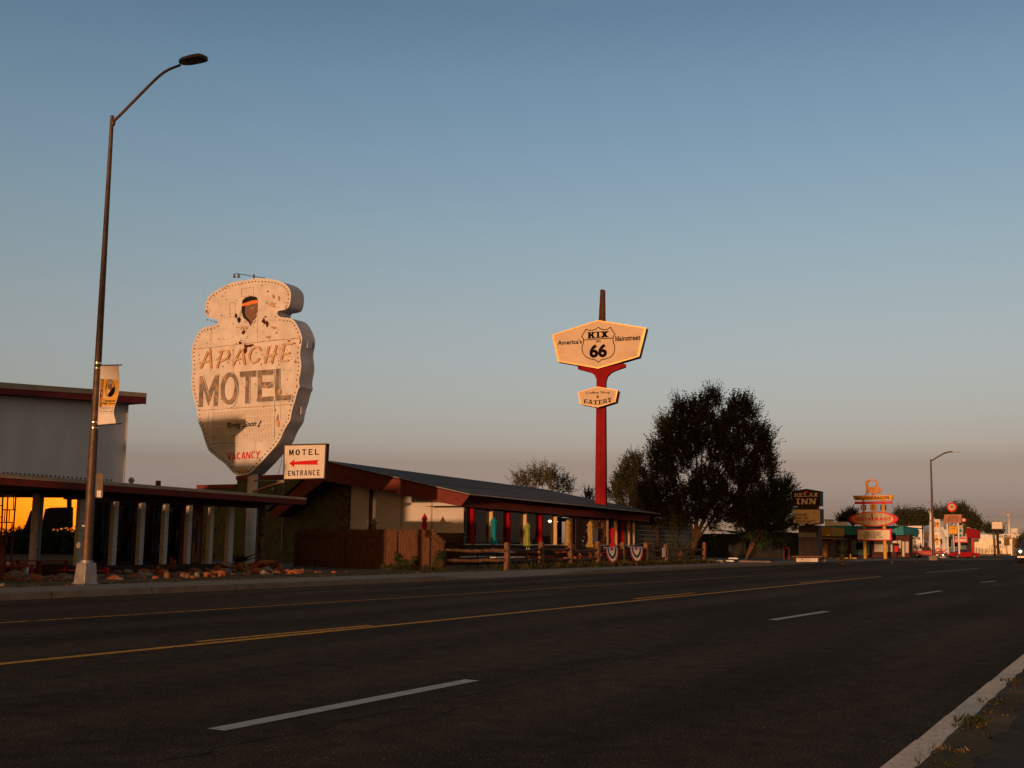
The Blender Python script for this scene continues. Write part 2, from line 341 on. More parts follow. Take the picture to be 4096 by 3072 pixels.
BLOCK = {
 'M': [_b(0, 0, .2, 1), _b(.8, 0, 1, 1), _d(.37, .12, .06, 1, .24), _d(.39, .12, .70, 1, .24)],
 'O': _arc(.5, .5, .5, .5, 0, 360, B_, .17, 20), 'T': [_b(.38, 0, .62, 1), _b(.02, .83, .98, 1)],
 'E': [_b(.05, 0, .29, 1), _b(.05, 0, .95, .17), _b(.05, .83, .95, 1), _b(.05, .42, .82, .58)], 'L': [_b(.05, 0, .29, 1), _b(.05, 0, .95, .17)],
 'N': [_b(0, 0, .22, 1), _b(.78, 0, 1, 1), _d(.72, 0, .02, 1, .27)], 'R': [_b(.03, 0, .27, 1), _b(.03, .84, .55, 1), _b(.2, .42, .55, .57)] + _arc(.55, .71, .42, .29, -90, 90, B_, .15) + [_d(.72, 0, .42, .48, .26)],
 'A': [_d(0, 0, .36, 1, .22), _d(.78, 0, .42, 1, .22), _b(.2, .22, .8, .37)], 'C': _arc(.52, .5, .5, .5, 45, 315, B_, .17, 16),
 'V': [_d(.38, 0, 0, 1, .24), _d(.38, 0, .76, 1, .24)], 'Y': [_b(.38, 0, .62, .5), _d(.38, .42, 0, 1, .25), _d(.38, .42, .75, 1, .25)],
}
SLABM = [_b(.06, 0, .22, 1), _b(.76, 0, .98, 1), _d(.42, .1, .1, 1, .2), _d(.44, .1, .78, 1, .12), _b(0, 0, .32, .1), _b(.66, 0, 1.06, .1), _b(0, .9, .26, 1), _b(.8, .9, 1.06, 1)]
def glyphs(mb, s, cr, q, pl, eps, font=SLAB, gap=.12, widths=None):
    g = quad_pt(cr, q, pl, 0); widths = widths or {}
    ws = [widths.get(ch, 1.0) for ch in s]; tot = sum(ws)+gap*(len(s)-1); x = 0; k = 0
    for ch, w in zip(s, ws):
        for poly in font.get(ch, []):
            mb.face([g((x+px*w)/tot, py) + pl.n*(eps+.0006*k) for px, py in poly]); k = (k+1) % 8
        x += w+gap
    return mb
def stroke(mb, cr, pts, w, pl, eps):
    # a painted line of width w (crop pixels)
    for i in range(len(pts)-1):
        (x0, y0), (x1, y1) = pts[i], pts[i+1]; L = math.hypot(x1-x0, y1-y0) or 1
        ux, uy = (x1-x0)/L*w/2, (y1-y0)/L*w/2; nx, ny = -uy, ux
        x0 -= ux*.6; y0 -= uy*.6; x1 += ux*.6; y1 += uy*.6
        mb.face([pl.hit(*cr(x0+nx, y0+ny), eps+.0005*(i % 6)), pl.hit(*cr(x0-nx, y0-ny), eps+.0005*(i % 6)), pl.hit(*cr(x1-nx, y1-ny), eps+.0005*(i % 6)), pl.hit(*cr(x1+nx, y1+ny), eps+.0005*(i % 6))])
    return mb

# ------------------------------------------------------------------ the setting: ground, road, kerb, pavements
def asphalt_mat():
    m = bpy.data.materials.new('asphalt'); m.use_nodes = True; t = m.node_tree; b = t.nodes['Principled BSDF']
    b.inputs['Roughness'].default_value = .9; b.inputs['Specular IOR Level'].default_value = .02
    tcn = t.nodes.new('ShaderNodeTexCoord'); v = tcn.outputs['Object']
    def noise(sc, det=4, st=None, rough=.5):
        vv = v
        if st:
            mp = t.nodes.new('ShaderNodeMapping'); mp.inputs['Scale'].default_value = st; t.links.new(v, mp.inputs[0]); vv = mp.outputs[0]
        n = t.nodes.new('ShaderNodeTexNoise'); n.inputs['Scale'].default_value = sc; n.inputs['Detail'].default_value = det; n.inputs['Roughness'].default_value = rough
        t.links.new(vv, n.inputs['Vector']); return n.outputs['Fac']
    def rmp(f, a, b_, c0, c1):
        r = t.nodes.new('ShaderNodeValToRGB'); r.color_ramp.elements[0].position = a; r.color_ramp.elements[1].position = b_
        r.color_ramp.elements[0].color = (*c0, 1); r.color_ramp.elements[1].color = (*c1, 1); t.links.new(f, r.inputs[0]); return r.outputs[0]
    def mul(a, b_):
        x = t.nodes.new('ShaderNodeMix'); x.data_type = 'RGBA'; x.blend_type = 'MULTIPLY'; x.inputs[0].default_value = 1
        t.links.new(a, x.inputs[6]); t.links.new(b_, x.inputs[7]); return x.outputs[2]
    base = rmp(noise(.35, 5, (.35, 1.6, 1)), .3, .7, (.038, .026, .0188), (.064, .045, .033))
    grain = rmp(noise(55, 3, None, .7), .34, .66, (.35, .35, .35), (1.9, 1.85, 1.75))
    chips = rmp(noise(34, 2, None, .8), .64, .69, (1, 1, 1), (5.0, 4.7, 4.2))
    mid = rmp(noise(4, 5), .3, .7, (.74, .75, .78), (1.24, 1.22, 1.17))
    c = mul(mul(mul(base, grain), chips), mid)
    # tyre tracks worn a little paler and an oil-darkened strip along each lane
    wv = t.nodes.new('ShaderNodeSeparateXYZ'); t.links.new(v, wv.inputs[0]); mm = t.nodes.new('ShaderNodeMath'); mm.operation = 'MULTIPLY_ADD'; mm.inputs[1].default_value = 2*math.pi/2.05; t.links.new(wv.outputs['Y'], mm.inputs[0])
    nw_ = t.nodes.new('ShaderNodeMath'); nw_.operation = 'MULTIPLY'; nw_.inputs[1].default_value = 2.2; t.links.new(noise(.12, 3), nw_.inputs[0]); t.links.new(nw_.outputs[0], mm.inputs[2])
    sn = t.nodes.new('ShaderNodeMath'); sn.operation = 'SINE'; t.links.new(mm.outputs[0], sn.inputs[0]); mr = t.nodes.new('ShaderNodeMapRange'); mr.inputs['From Min'].default_value = -1; t.links.new(sn.outputs[0], mr.inputs['Value'])
    c = mul(c, rmp(mr.outputs[0], .1, .9, (.86, .87, .90), (1.12, 1.10, 1.06)))
    t.links.new(c, b.inputs['Base Color'])
    bp = t.nodes.new('ShaderNodeBump'); bp.inputs['Strength'].default_value = .55; bp.inputs['Distance'].default_value = .012
    t.links.new(noise(60, 3, None, .7), bp.inputs['Height']); t.links.new(bp.outputs[0], b.inputs['Normal'])
    return m
M['asphalt'] = asphalt_mat()
def worn(name, c, amt, scale, hole=(.045, .038, .034)):
    return mat(name, c, .85, .12, 6, .3, 60, spec=.03, c2=hole, c2amt=amt, c2scale=scale, c2edge=.03)
M['line_white'] = worn('line_white', (.44, .42, .39), .36, 22)
M['line_edge'] = worn('line_edge', (.78, .58, .45), .38, 26)
M['line_yellow'] = worn('line_yellow', (.66, .29, .06), .40, 12)
M['line_yellow_faint'] = worn('line_yellow_faint', (.46, .20, .05), .45, 8)
M['line_faint'] = worn('line_faint', (.22, .18, .15), .48, 8)
M['crack'] = mat('crack', (.016, .014, .013), 1, .2, 9)

g = MB().face([(-3000, -3000, -.04), (3500, -3000, -.04), (3500, 3000, -.04), (-3000, 3000, -.04)])
struct('ground', g, 'lot')
KY = 19.1
road = struct('road', MB().face([(-260, 1.0, 0), (900, 1.0, 0), (900, KY+.02, 0), (-260, KY+.02, 0)]), 'asphalt')
def mk(mb, cr, a, b, w, z=.004):
    A = ZP(z).hit(*cr(*a)); B = ZP(z).hit(*cr(*b)); d = (B-A).normalized(); n = Vector((-d.y, d.x, 0))*w/2
    k = max(1, int((B-A).length/1.2))
    for i in range(k):
        p = A.lerp(B, i/k); q = A.lerp(B, (i+1)/k); mb.face([p-n, q-n, q+n, p+n])
    return mb
def marks(name, m, segs, z=.004):
    mb = MB()
    for s_ in segs: mk(mb, *s_, z=z)
    return struct(name, mb, m)
marks('lane_dashes', 'line_white', [(d0, (466, 1576), (1020, 1468.5), .15), (d0, (1668, 1339), (1785, 1320.5), .15), (d0, (1981, 1284), (2033, 1276), .15), (d0, (2120, 1258), (2150, 1255), .15)])
marks('turn_line', 'line_white', [(r2, (1588, 143), (1925, 116), .13)])
def solid(name, m, Y, w, x0, x1, z=.004, seg=3.0):
    mb = MB(); x = x0
    while x < x1:
        e = min(x1, x+seg); j0 = rnd.uniform(-.01, .01); mb.face([(x, Y-w/2+j0, z), (e, Y-w/2, z), (e, Y+w/2, z), (x, Y+w/2+j0, z)]); x = e
    return struct(name, mb, m)
y1a = ZP(0).hit(*r1(0, 722)); y1b = ZP(0).hit(*r2(1305, 168))
y2a = ZP(0).hit(*r1(0, 462)); y2b = ZP(0).hit(*r2(1455, 104))
def longline(name, m, A, B, w, x0, z=.004, off=0.0, dash=None):
    d = (B-A).normalized(); n = Vector((-d.y, d.x, 0)); t0 = (x0-A.x)/d.x; t1 = (B-A).length; mb = MB()
    t = t0
    while t < t1:
        e = min(t+2.5, t1)
        if dash is None or any(a <= (A+d*t).x < b for a, b in dash):
            p = A+d*t+n*off; q = A+d*e+n*off; p.z = q.z = z; mb.face([p-n*w/2, q-n*w/2, q+n*w/2, p+n*w/2])
        t = e
    return struct(name, mb, m)
longline('yellow_line', 'line_yellow', y1a, y1b, .15, -120)
longline('far_yellow_line', 'line_yellow_faint', y2a, y2b, .13, -120)
marks('yellow_dashes', 'line_yellow', [(d0, (424, 1386), (800, 1350.5), .12), (d0, (1371, 1293.5), (1500, 1280.5), .12), (d0, (1725, 1259.5), (1790, 1253.5), .14)])
marks('far_lane_dashes', 'line_faint', [(d0, (614, 1282), (792, 1273), .12), (d0, (1168, 1254.5), (1258, 1250), .12), (d0, (1567, 1232), (1670, 1227), .13), (d0, (1800, 1220.5), (1850, 1218), .14)])
marks('far_turn_line', 'line_yellow', [(r2, (2135, 98), (2212, 94), .16)])
eA = ZP(0).hit(*r2(1400, 1382)); eB = ZP(0).hit(*r2(2212, 716))
EY = (eA.y+eB.y)/2
solid('edge_line', 'line_edge', EY, .17, -20, 200, .004, 1.2)
# cracks in the asphalt
def crackline(mb, cr, pts, w):
    P = [ZP(.0025).hit(*cr(*p)) for p in pts]; R = []
    for i in range(len(P)-1):
        k = max(2, int((P[i+1]-P[i]).length/.12))
        for j in range(k):
            p = P[i].lerp(P[i+1], j/k); R.append(p+Vector((0, rnd.gauss(0, .018), 0)))
    for i in range(len(R)-1):
        ww = w*rnd.uniform(.3, 1.2); mb.face([R[i]-Vector((0, ww/2, 0)), R[i+1]-Vector((0, ww/2, 0)), R[i+1]+Vector((0, ww/2, 0)), R[i]+Vector((0, ww/2, 0))])
cm = MB()
crackline(cm, r3, [(0, 1110), (350, 1030), (700, 960), (960, 905), (1220, 835), (1500, 785), (1700, 745), (1850, 695), (2212, 625)], .022)
crackline(cm, r3, [(300, 1150), (600, 1080), (900, 985), (1250, 940), (1600, 850), (1900, 800), (2212, 760)], .014)
crackline(cm, r1, [(980, 1340), (1150, 1310), (1330, 1280), (1450, 1230), (1600, 1205), (1850, 1160), (2212, 1100)], .022)
crackline(cm, r2, [(0, 610), (200, 575), (420, 545), (650, 500)], .022)
crackline(cm, r2, [(0, 750), (120, 735), (330, 690), (560, 600)], .014)
crackline(cm, r3, [(800, 470), (1050, 445), (1400, 405), (1700, 380)], .02)
for _ in range(26):
    x = rnd.uniform(4, 46); y = rnd.uniform(2.2, 17); P0 = Vector((x, y, .0027)); d = rnd.choice([0, 0, 1]); L = rnd.uniform(1.2, 5); q = P0.copy(); w_ = rnd.uniform(.008, .02)
    for _k in range(int(L/.14)):
        a = rnd.gauss(0, .35)+(0 if not d else 1.35); e = q+Vector((math.cos(a)*.14, math.sin(a)*.14, 0))
        if not 1.6 < e.y < 18.6: break
        n_ = Vector((-math.sin(a), math.cos(a), 0))*w_*rnd.uniform(.3, .8); cm.face([q-n_, e-n_, e+n_, q+n_]); q = e
struct('road_cracks', cm, 'crack')

# tyre-darkened strip along the lane (worn, smoother tar)
# far kerb with joints, dropped at the driveway
def kx(sx): 
    d = ray(sx, 2380); t = (KY-CAM.y)/d.y; return CAM.x+d.x*t
DX0, DX1 = kx(1800), kx(2330)
kb = MB(); x = -60.0; first = True
def ktop(x):
    for a, b in ((DX0, DX1), (67.5, 72.5), (84, 96)):
        if a < x < b: return max(.02, .127 - .11*min(1, (x-a)/1.2, (b-x)/1.2))
    return .127
while x < 190:
    e = x + 1.3
    z0, z1 = ktop(x), ktop(e); k_ = int(round((x+60)/1.3)) % 2; j0, j1 = (.012, 0) if k_ == 0 else (0, .012)
    A = [(x+j0, KY, -.02), (e-j1, KY, -.02), (e-j1, KY+.03, z1-.02), (x+j0, KY+.03, z0-.02)]
    kb.face(A); kb.face([(x+j0, KY+.03, z0-.02), (e-j1, KY+.03, z1-.02), (e-j1, KY+.06, z1), (x+j0, KY+.06, z0)])
    kb.face([(x+j0, KY+.06, z0), (e-j1, KY+.06, z1), (e-j1, KY+.22, z1), (x+j0, KY+.22, z0)])
    if int(round((x+60)/1.3)) % 2 == 0: kb.face([(x, KY+.015, -.02), (x+j0, KY+.015, -.02), (x+j0, KY+.02, z0-.02), (x, KY+.02, z0-.02)])
    x = e
struct('kerb', kb, 'kerb')
gut = MB(); 
x = -60.0
while x < 190: gut.face([(x, KY-.16, .003), (x+4, KY-.16, .003), (x+4, KY-.02, .003), (x, KY-.02, .003)]); x += 4
struct('gutter', gut, 'dirt')
sw = MB(); x = -60.0
SWB = 21.35
while x < 190:
    e = x+1.3; z0, z1 = ktop(x), ktop(e); j = .006
    sw.face([(x+j, KY+.225, z0), (e-j, KY+.225, z1), (e-j, SWB, .128), (x+j, SWB, .128)]); x = e
struct('sidewalk', sw, 'concrete')
yd = MB()
N = 60
def yz(x, y): return .10 + .012*math.sin(x*1.3)*math.sin(y*1.7)
xs = [-60+i*(190-(-60))/N for i in range(N+1)]
yd.face([(-260, SWB-.01, .095), (400, SWB-.01, .095), (400, 260, .095), (-260, 260, .095)])
struct('yard', yd, 'lot')
dt = MB(); nx, ny = 90, 10; x0, x1, y0_, y1_ = 12, 71, SWB+.005, 27.4
vv = []; ff = []
for i in range(nx+1):
    for j in range(ny+1):
        X = x0+(x1-x0)*i/nx; Y = y0_+(y1_-y0_)*j/ny
        vv.append((X, Y, .115 + (0 if j == 0 else rnd.uniform(-.012, .03))))
for i in range(nx):
    for j in range(ny): a = i*(ny+1)+j; ff.append([a, a+ny+1, a+ny+2, a+1])
struct('dirt_strip', MB().mesh(vv, ff), 'dirt')
# near side: gritty gutter and the pavement the photographer stands on
ng = MB(); vv = []; ff = []; nx = 160
for i in range(nx+1):
    X = -6+i*.2
    vv += [(X, EY-.07-rnd.uniform(0, .03), .0065), (X, EY-.2, .018+rnd.uniform(0, .008)), (X, EY-.36-rnd.uniform(-.05, .05), .022)]
for i in range(nx):
    for j in range(2): a = i*3+j; ff.append([a, a+1, a+4, a+3])
struct('grit_strip', ng.mesh(vv, ff), 'dirt')
M['near_concrete'] = mat('near_concrete', (.085, .066, .055), .9, .18, 2, .3, 60, spec=.03, c2=(.05, .045, .04), c2amt=.42, c2scale=1.5, c2edge=.2)
nw = MB(); x = -40.0
while x < 160: nw.face([(x+.006, -3.2, .02), (x+1.49, -3.2, .02), (x+1.49, EY-.33, .02), (x+.006, EY-.33, .02)]); x += 1.5
struct('near_sidewalk', nw, 'near_concrete')
# grass: tufts nobody could count
def blades(mb, cx, cy, z, n, r, h):
    for _ in range(n):
        a = rnd.uniform(0, 6.28); q = r*math.sqrt(rnd.random()); x = cx+q*math.cos(a); y = cy+q*math.sin(a); H = h*rnd.uniform(.4, 1.1)
        b = rnd.uniform(0, 6.28); w = .006+.004*rnd.random(); lx, ly = rnd.gauss(0, .35)*H, rnd.gauss(0, .35)*H
        dx, dy = math.cos(b)*w, math.sin(b)*w
        mb.face([(x-dx, y-dy, z), (x+dx, y+dy, z), (x+lx*.5+dx*.6, y+ly*.5+dy*.6, z+H*.6), (x+lx, y+ly, z+H)])
gr = MB()
for _ in range(70):
    x = rnd.uniform(3, 22); blades(gr, x, EY-rnd.uniform(.12, .3), .02, 6, .05, .028)
for sx, sy, n, h in ((1890, 1090, 80, .055), (1880, 1120, 40, .04), (2150, 830, 30, .04), (1740, 1270, 24, .035), (1620, 1350, 24, .035), (2000, 960, 20, .035)):
    p = ZP(.02).hit(*r2(sx, sy)); blades(gr, p.x, p.y, .018, n, .12, h)
for _ in range(420):
    x = rnd.uniform(38.5, 63); blades(gr, x, rnd.uniform(21.5, 23.2), .11, 10, .3, .30)
for _ in range(130):
    x = rnd.uniform(16, 36); blades(gr, x, SWB+rnd.uniform(0, .5)*rnd.random(), .11, 8, .18, .09)
for _ in range(60):
    blades(gr, 35.75+rnd.uniform(-.3, .1), rnd.uniform(22.9, 26), .11, 9, .25, .25)
tag(gr.build('grass', 'grass', smooth=False), 'sparse dry grass and weeds along the fences and road edges', 'grass', kind='stuff')
lv = MB()
for _ in range(260):
    x = rnd.uniform(3, 14); y = EY-.1-abs(rnd.gauss(0, .12)); a = rnd.uniform(0, 6.28); L = rnd.uniform(.008, .022)
    d = Vector((math.cos(a), math.sin(a), rnd.uniform(0, .4)))*L; e = Vector((-math.sin(a), math.cos(a), 0))*L*.6; p = Vector((x, y, .026))
    lv.face([p-e, p+d, p+e, p-d*.6])
for _ in range(120):
    x = rnd.uniform(16, 45); y = KY-rnd.uniform(.02, .3); p = Vector((x, y, .01)); L = rnd.uniform(.015, .04); a = rnd.uniform(0, 6.28)
    d = Vector((math.cos(a), math.sin(a), .3))*L; e = Vector((-math.sin(a), math.cos(a), 0))*L*.6; lv.face([p-e, p+d, p+e, p-d*.6])
tag(lv.build('dry_leaves', 'stone_red', smooth=False), 'scattered dry orange leaves and grit in the gutters', 'leaves', kind='stuff')
# the street dips gently beyond the inn sign
def gz(x): return -.0076*(x-92) if x > 92 else 0.0
for o in [o for o in COL.objects if o.type == 'MESH' and (o.get('kind') == 'structure')]:
    bmx = bmesh.new(); bmx.from_mesh(o.data)
    for cut in (92, 400):
        bmesh.ops.bisect_plane(bmx, geom=bmx.verts[:]+bmx.edges[:]+bmx.faces[:], plane_co=(cut, 0, 0), plane_no=(1, 0, 0))
    for v in bmx.verts:
        if v.co.x > 92: v.co.z += gz(min(v.co.x, 400))
    bmx.to_mesh(o.data); bmx.free()

# ------------------------------------------------------------------ left street lamp
lc = ZP(.128).hit(*e5(1490, 1497)); LS = .38
lx, ly = lc.x+LS/2, lc.y+LS/2
lamp = thing('street_lamp', 'tall rusty brown street lamp on a tapered concrete base, nearest to the camera', 'street lamp', (lx, ly, .128), 'street lamps')
XL = XP(lx)
def frustum(mb, cx, cy, z0, z1, a, b):
    P = [(cx-a, cy-a, z0), (cx+a, cy-a, z0), (cx+a, cy+a, z0), (cx-a, cy+a, z0), (cx-b, cy-b, z1), (cx+b, cy-b, z1), (cx+b, cy+b, z1), (cx-b, cy+b, z1)]
    return mb.mesh(P, [[3,2,1,0],[4,5,6,7],[0,1,5,4],[1,2,6,5],[2,3,7,6],[3,0,4,7]])
zb = XL.hit(*e5(1490, 1110)).z
frustum(MB(), lx, ly, .12, zb, LS/2, LS/2*.80).build('base', 'grey_steel', lamp, bev=.015)
frustum(MB(), lx, ly, .128, .16, LS/2+.02, LS/2+.012).build('base_plate', 'grey_steel', lamp)
ptop = XL.hit(449, 463)
POLE_T = Vector((lx, ptop.y, ptop.z)); POLE_B = Vector((lx, ly, zb))
MB().tube([POLE_B, POLE_B.lerp(POLE_T, .35), POLE_T], [.118, .088, .044], 20).build('pole', 'rust_pole', lamp)
MB().tube([POLE_B+Vector((0, 0, -.002)), POLE_B+Vector((0, 0, .06))], .145, 20).build('collar', 'grey_steel', lamp)
hp = XL.hit(*e5(1470, 800)); MB().tube([(lx-.085, hp.y+.02, hp.z), (lx-.118, hp.y+.02, hp.z)], .075, 18).build('hand_hole_cover', 'grey_steel', lamp)
tp_ = XL.hit(*c2(552, 1112)); MB().obox((lx-.109, tp_.y, tp_.z), (.002, 0, 0), (0, .05, 0), (0, 0, .014)).build('tape', 'white_plain', lamp)
arm = trace(l1, [(462, 1015), (590, 890), (820, 655), (950, 525), (1010, 470), (1070, 423), (1130, 388), (1190, 362), (1270, 333)], XL)
MB().tube(arm, [.036, .036, .035, .034, .034, .033, .032, .031, .03], 12).build('arm', 'rust_pole', lamp)
MB().ball(arm[0]+Vector((0, -.0, -.03)), .06, .05, .09).build('bracket', 'rust_pole', lamp)
h0 = XL.hit(*l1(1272, 330)); h1 = XL.hit(*l1(1560, 262)); hd = (h1-h0); HL = hd.length; hd.normalize()
hu = hd.cross(Vector((1, 0, 0))).normalized()
if hu.z < 0: hu = -hu
prof = [(0, .05), (.06, .105), (.25, .165), (.6, .185), (.88, .175), (.96, .15), (1.02, .08)]
mb = MB(); up_, dn = [], []
for sgn in (1, -1):
    seq = prof if sgn == 1 else prof[::-1]
    for t, w in seq: up_.append(h0+hd*HL*t+Vector((sgn*w, 0, 0)))
mb.prism([p+hu*.012 for p in up_], hu*.085); mb.build('lamp_head', 'rust_pole', lamp, bev=.015)
mb = MB(); mb.obox(h0+hd*HL*.62+hu*.006, hd*HL*.24, Vector((.12, 0, 0)), hu*.012); mb.build('lens', 'dark_metal', lamp)
for (yy, rr) in ((165, .098), (185, .098), (280, .098), (1400, .105), (1515, .105)):
    q = XL.hit(*b1(240-40*(yy > 1000)*2, yy)); t_ = (q.z-POLE_B.z)/(POLE_T.z-POLE_B.z)
    c_ = POLE_B.lerp(POLE_T, t_); r_ = .118+(.088-.118)*t_/.35+.006 if t_ < .35 else .088+(.044-.088)*(t_-.35)/.65+.006
    MB().tube([c_-Vector((0, 0, .012)), c_+Vector((0, 0, .012))], r_, 20).build('band_clamp', 'chrome', lamp)

# banner on the lamp: cloth hung between two rods
XB = lx
ban = thing('street_banner', 'white graduation banner with a yellow printed panel hanging on the near street lamp', 'banner', XP(XB).hit(*b1(260, 1450)), 'banners hung on street lamps')
rt = trace(b1, [(300, 216), (765, 206)], XP(XB)); rb = trace(b1, [(225, 1462), (750, 1420)], XP(XB))
MB().tube(rt, .014, 8).build('rod', 'dark_metal', ban); MB().tube(rb, .014, 8).build('rod', 'dark_metal', ban)
Lq = [(322, 225), (316, 330), (310, 480), (303, 650), (295, 800), (288, 950), (280, 1080), (272, 1200), (265, 1330), (258, 1455)]
Rq = [(700, 208), (688, 345), (660, 500), (640, 650), (622, 780), (598, 940), (584, 1075), (590, 1195), (625, 1310), (648, 1422)]
def bcloth(u, v, eps=0.0):
    k = v*(len(Lq)-1); i = min(int(k), len(Lq)-2); t = k-i
    l = (Lq[i][0]*(1-t)+Lq[i+1][0]*t, Lq[i][1]*(1-t)+Lq[i+1][1]*t); r = (Rq[i][0]*(1-t)+Rq[i+1][0]*t, Rq[i][1]*(1-t)+Rq[i+1][1]*t)
    p = XP(XB).hit(*b1(l[0]*(1-u)+r[0]*u, l[1]*(1-u)+r[1]*u))
    p.x += .05*math.sin(u*7+v*5)*math.sin(v*3.14)*u + .10*u*u*math.sin(v*3.14)**2 - eps
    return p
def bgrid(mb, u0, u1, v0, v1, eps, n=8, k=12):
    P = [[bcloth(u0+(u1-u0)*i/n, v0+(v1-v0)*j/k, eps) for i in range(n+1)] for j in range(k+1)]
    return mb.mesh([p for r in P for p in r], [[j*(n+1)+i, j*(n+1)+i+1, (j+1)*(n+1)+i+1, (j+1)*(n+1)+i] for j in range(k) for i in range(n)])
o = bgrid(MB(), 0, 1, 0, 1, 0, 14, 30).build('cloth', 'canvas', ban); sm = o.modifiers.new('solid', 'SOLIDIFY'); sm.thickness = .003
def bcurve(pts, eps):   # polygon in (u, v)
    return MB().face([bcloth(u, v, eps) for u, v in pts])
bgrid(MB(), .24, .97, .23, .655, .004).build('printed_panel', 'sign_yellow', ban)
bgrid(MB(), .05, .235, .235, .66, .004, 3, 8).build('side_strip', 'maroon_print', ban)
def btext(mb, s_, u0, u1, v0, v1, eps, vert=False, **k):
    V, F = text_mesh(s_, **k)
    if vert: V2 = [bcloth(u0+(u1-u0)*y_*0+(u1-u0)*(1-y_)*0 + (u0+(u1-u0)*(1-y_))-u0*0 if False else u0+(u1-u0)*(1-y_), v1-(v1-v0)*x_, eps) for x_, y_ in V]
    else: V2 = [bcloth(u0+(u1-u0)*x_, v1-(v1-v0)*y_, eps) for x_, y_ in V]
    return mb.mesh(V2, F)
btext(MB(), 'Class of 2020', .075, .21, .25, .645, .008, vert=True, bold=.02).build('lettering', 'sign_yellow', ban)
el = lambda cu, cv, a, b: [(cu+a*math.cos(i*math.pi/12), cv+b*math.sin(i*math.pi/12)) for i in range(24)]
bcurve(el(.60, .365, .20, .135), .007).build('portrait_oval', 'black_paint', ban)
bcurve(el(.605, .325, .10, .062), .009).build('portrait_face', 'skin_brown', ban)
bcurve(el(.605, .272, .105, .03), .011).build('portrait_cap', 'grey_steel', ban)
for w_, a in (('Tucumcari', (.30, .90, .535, .575)), ('High School', (.27, .95, .585, .625))): btext(MB(), w_, *a, .008, bold=.03).build('lettering', 'black_paint', ban)
btext(MB(), 'SPONSORED BY:', .06, .94, .665, .71, .005).build('lettering', 'maroon_print', ban)
btext(MB(), 'THS Class 2020', .06, .93, .73, .762, .005, bold=.01, shear=.2).build('lettering', 'maroon_print', ban)
btext(MB(), 'Parents  and  Friends', .12, .92, .775, .788, .005).build('lettering', 'maroon_print', ban)

# back of a small road sign strapped to the lamp
pl = XP(lx-.1)
M['sign_back'] = mat('sign_back', (.17, .13, .105), .6, .15, 4)
tsn = thing('road_sign', 'blank grey back of a narrow road sign strapped to the near street lamp', 'sign', pl.hit(*c2(628, 930)))
P_ = trace(c2, [(606, 788), (612, 780), (645, 780), (652, 788), (648, 928), (642, 936), (607, 934), (602, 926)], pl)
MB().prism(P_, (.012, 0, 0)).build('plate', 'sign_back', tsn)
MB().prism(trace(c2, [(613, 888), (640, 888), (638, 929), (612, 929)], pl, .002), (.0015, 0, 0)).build('sticker', 'canvas', tsn)
for yy in (800, 911):
    a = pl.hit(*c2(640, yy)); MB().tube([(lx+.02, ly-.1, a.z), (lx-.07, a.y, a.z)], .008, 6).build('strap', 'chrome', tsn)

# ------------------------------------------------------------------ motel lobby
FY, CY_ = 27.0, 28.0
PF, PC = YP(FY), YP(CY_)
A0 = PF.hit(0, 1891); A1 = PF.hit(*e2(1253, 778)); B0 = PF.hit(0, 1909.5); B1 = PF.hit(*e2(1253, 828)); C0 = PF.hit(0, 1937.7); C1 = PF.hit(*e2(1246, 937))
def ext(P0, P1, x): t = (x-P0.x)/(P1.x-P0.x); return P0+(P1-P0)*t
LX0 = 18.7; LX1 = A1.x
lob = thing('motel_lobby', 'low motel lobby with a long flat brown roof edge, glass front and white stone columns', 'building', (24, 29, .1))
a0, b0, c0_ = ext(A0, A1, LX0), ext(B0, B1, LX0), ext(C0, C1, LX0)
LBK = 30.2
MB().prism([a0+Vector((0, .0, 0)), A1, B1, b0], (0, .035, 0)).build('roof_edge_cap', 'tan_cap', lob, bev=.004)
MB().prism([b0+Vector((0, .012, -.003)), B1+Vector((-.004, .012, -.003)), C1+Vector((-.004, .012, 0)), c0_+Vector((0, .012, 0))], (0, .05, 0)).build('fascia', 'fascia_red', lob)
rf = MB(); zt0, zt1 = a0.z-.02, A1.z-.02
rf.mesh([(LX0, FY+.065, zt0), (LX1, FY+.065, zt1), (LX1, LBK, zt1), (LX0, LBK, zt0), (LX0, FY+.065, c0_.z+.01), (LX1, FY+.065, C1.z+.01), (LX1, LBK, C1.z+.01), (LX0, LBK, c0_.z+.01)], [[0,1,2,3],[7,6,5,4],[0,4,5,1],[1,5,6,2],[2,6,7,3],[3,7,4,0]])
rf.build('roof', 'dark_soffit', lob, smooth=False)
# columns
def colpts(x0, x1, yt, yb): 
    return PC.hit(*( (x0+x1)/2, yt)), PC.hit((x0+x1)/2, yb)
cols = [(452.5, 17), (560.5, 16), (656, 17), (751.5, 16), (839, 15), (918, 24), (1045, 13)]
cc = [PC.hit(316, 2243)]+[PC.hit(x, 2256) for x, w in cols]
HEADZ = PC.hit(560, 2011).z
FLZ = PC.hit(560, 2259).z
XC = cc[0].x
dz = lambda x: (C1.z - C0.z)*(x-C0.x)/(C1.x-C0.x)
for i, p in enumerate(cc):
    w = .17 if i != 6 else .24
    if i == 7: w = .15
    mb = MB().box(p.x-w/2, p.x+w/2, CY_-.02, CY_+.15, FLZ-.04, HEADZ+.25+dz(p.x))
    mb.build('column', 'birch' if i != 7 else 'stone', lob)
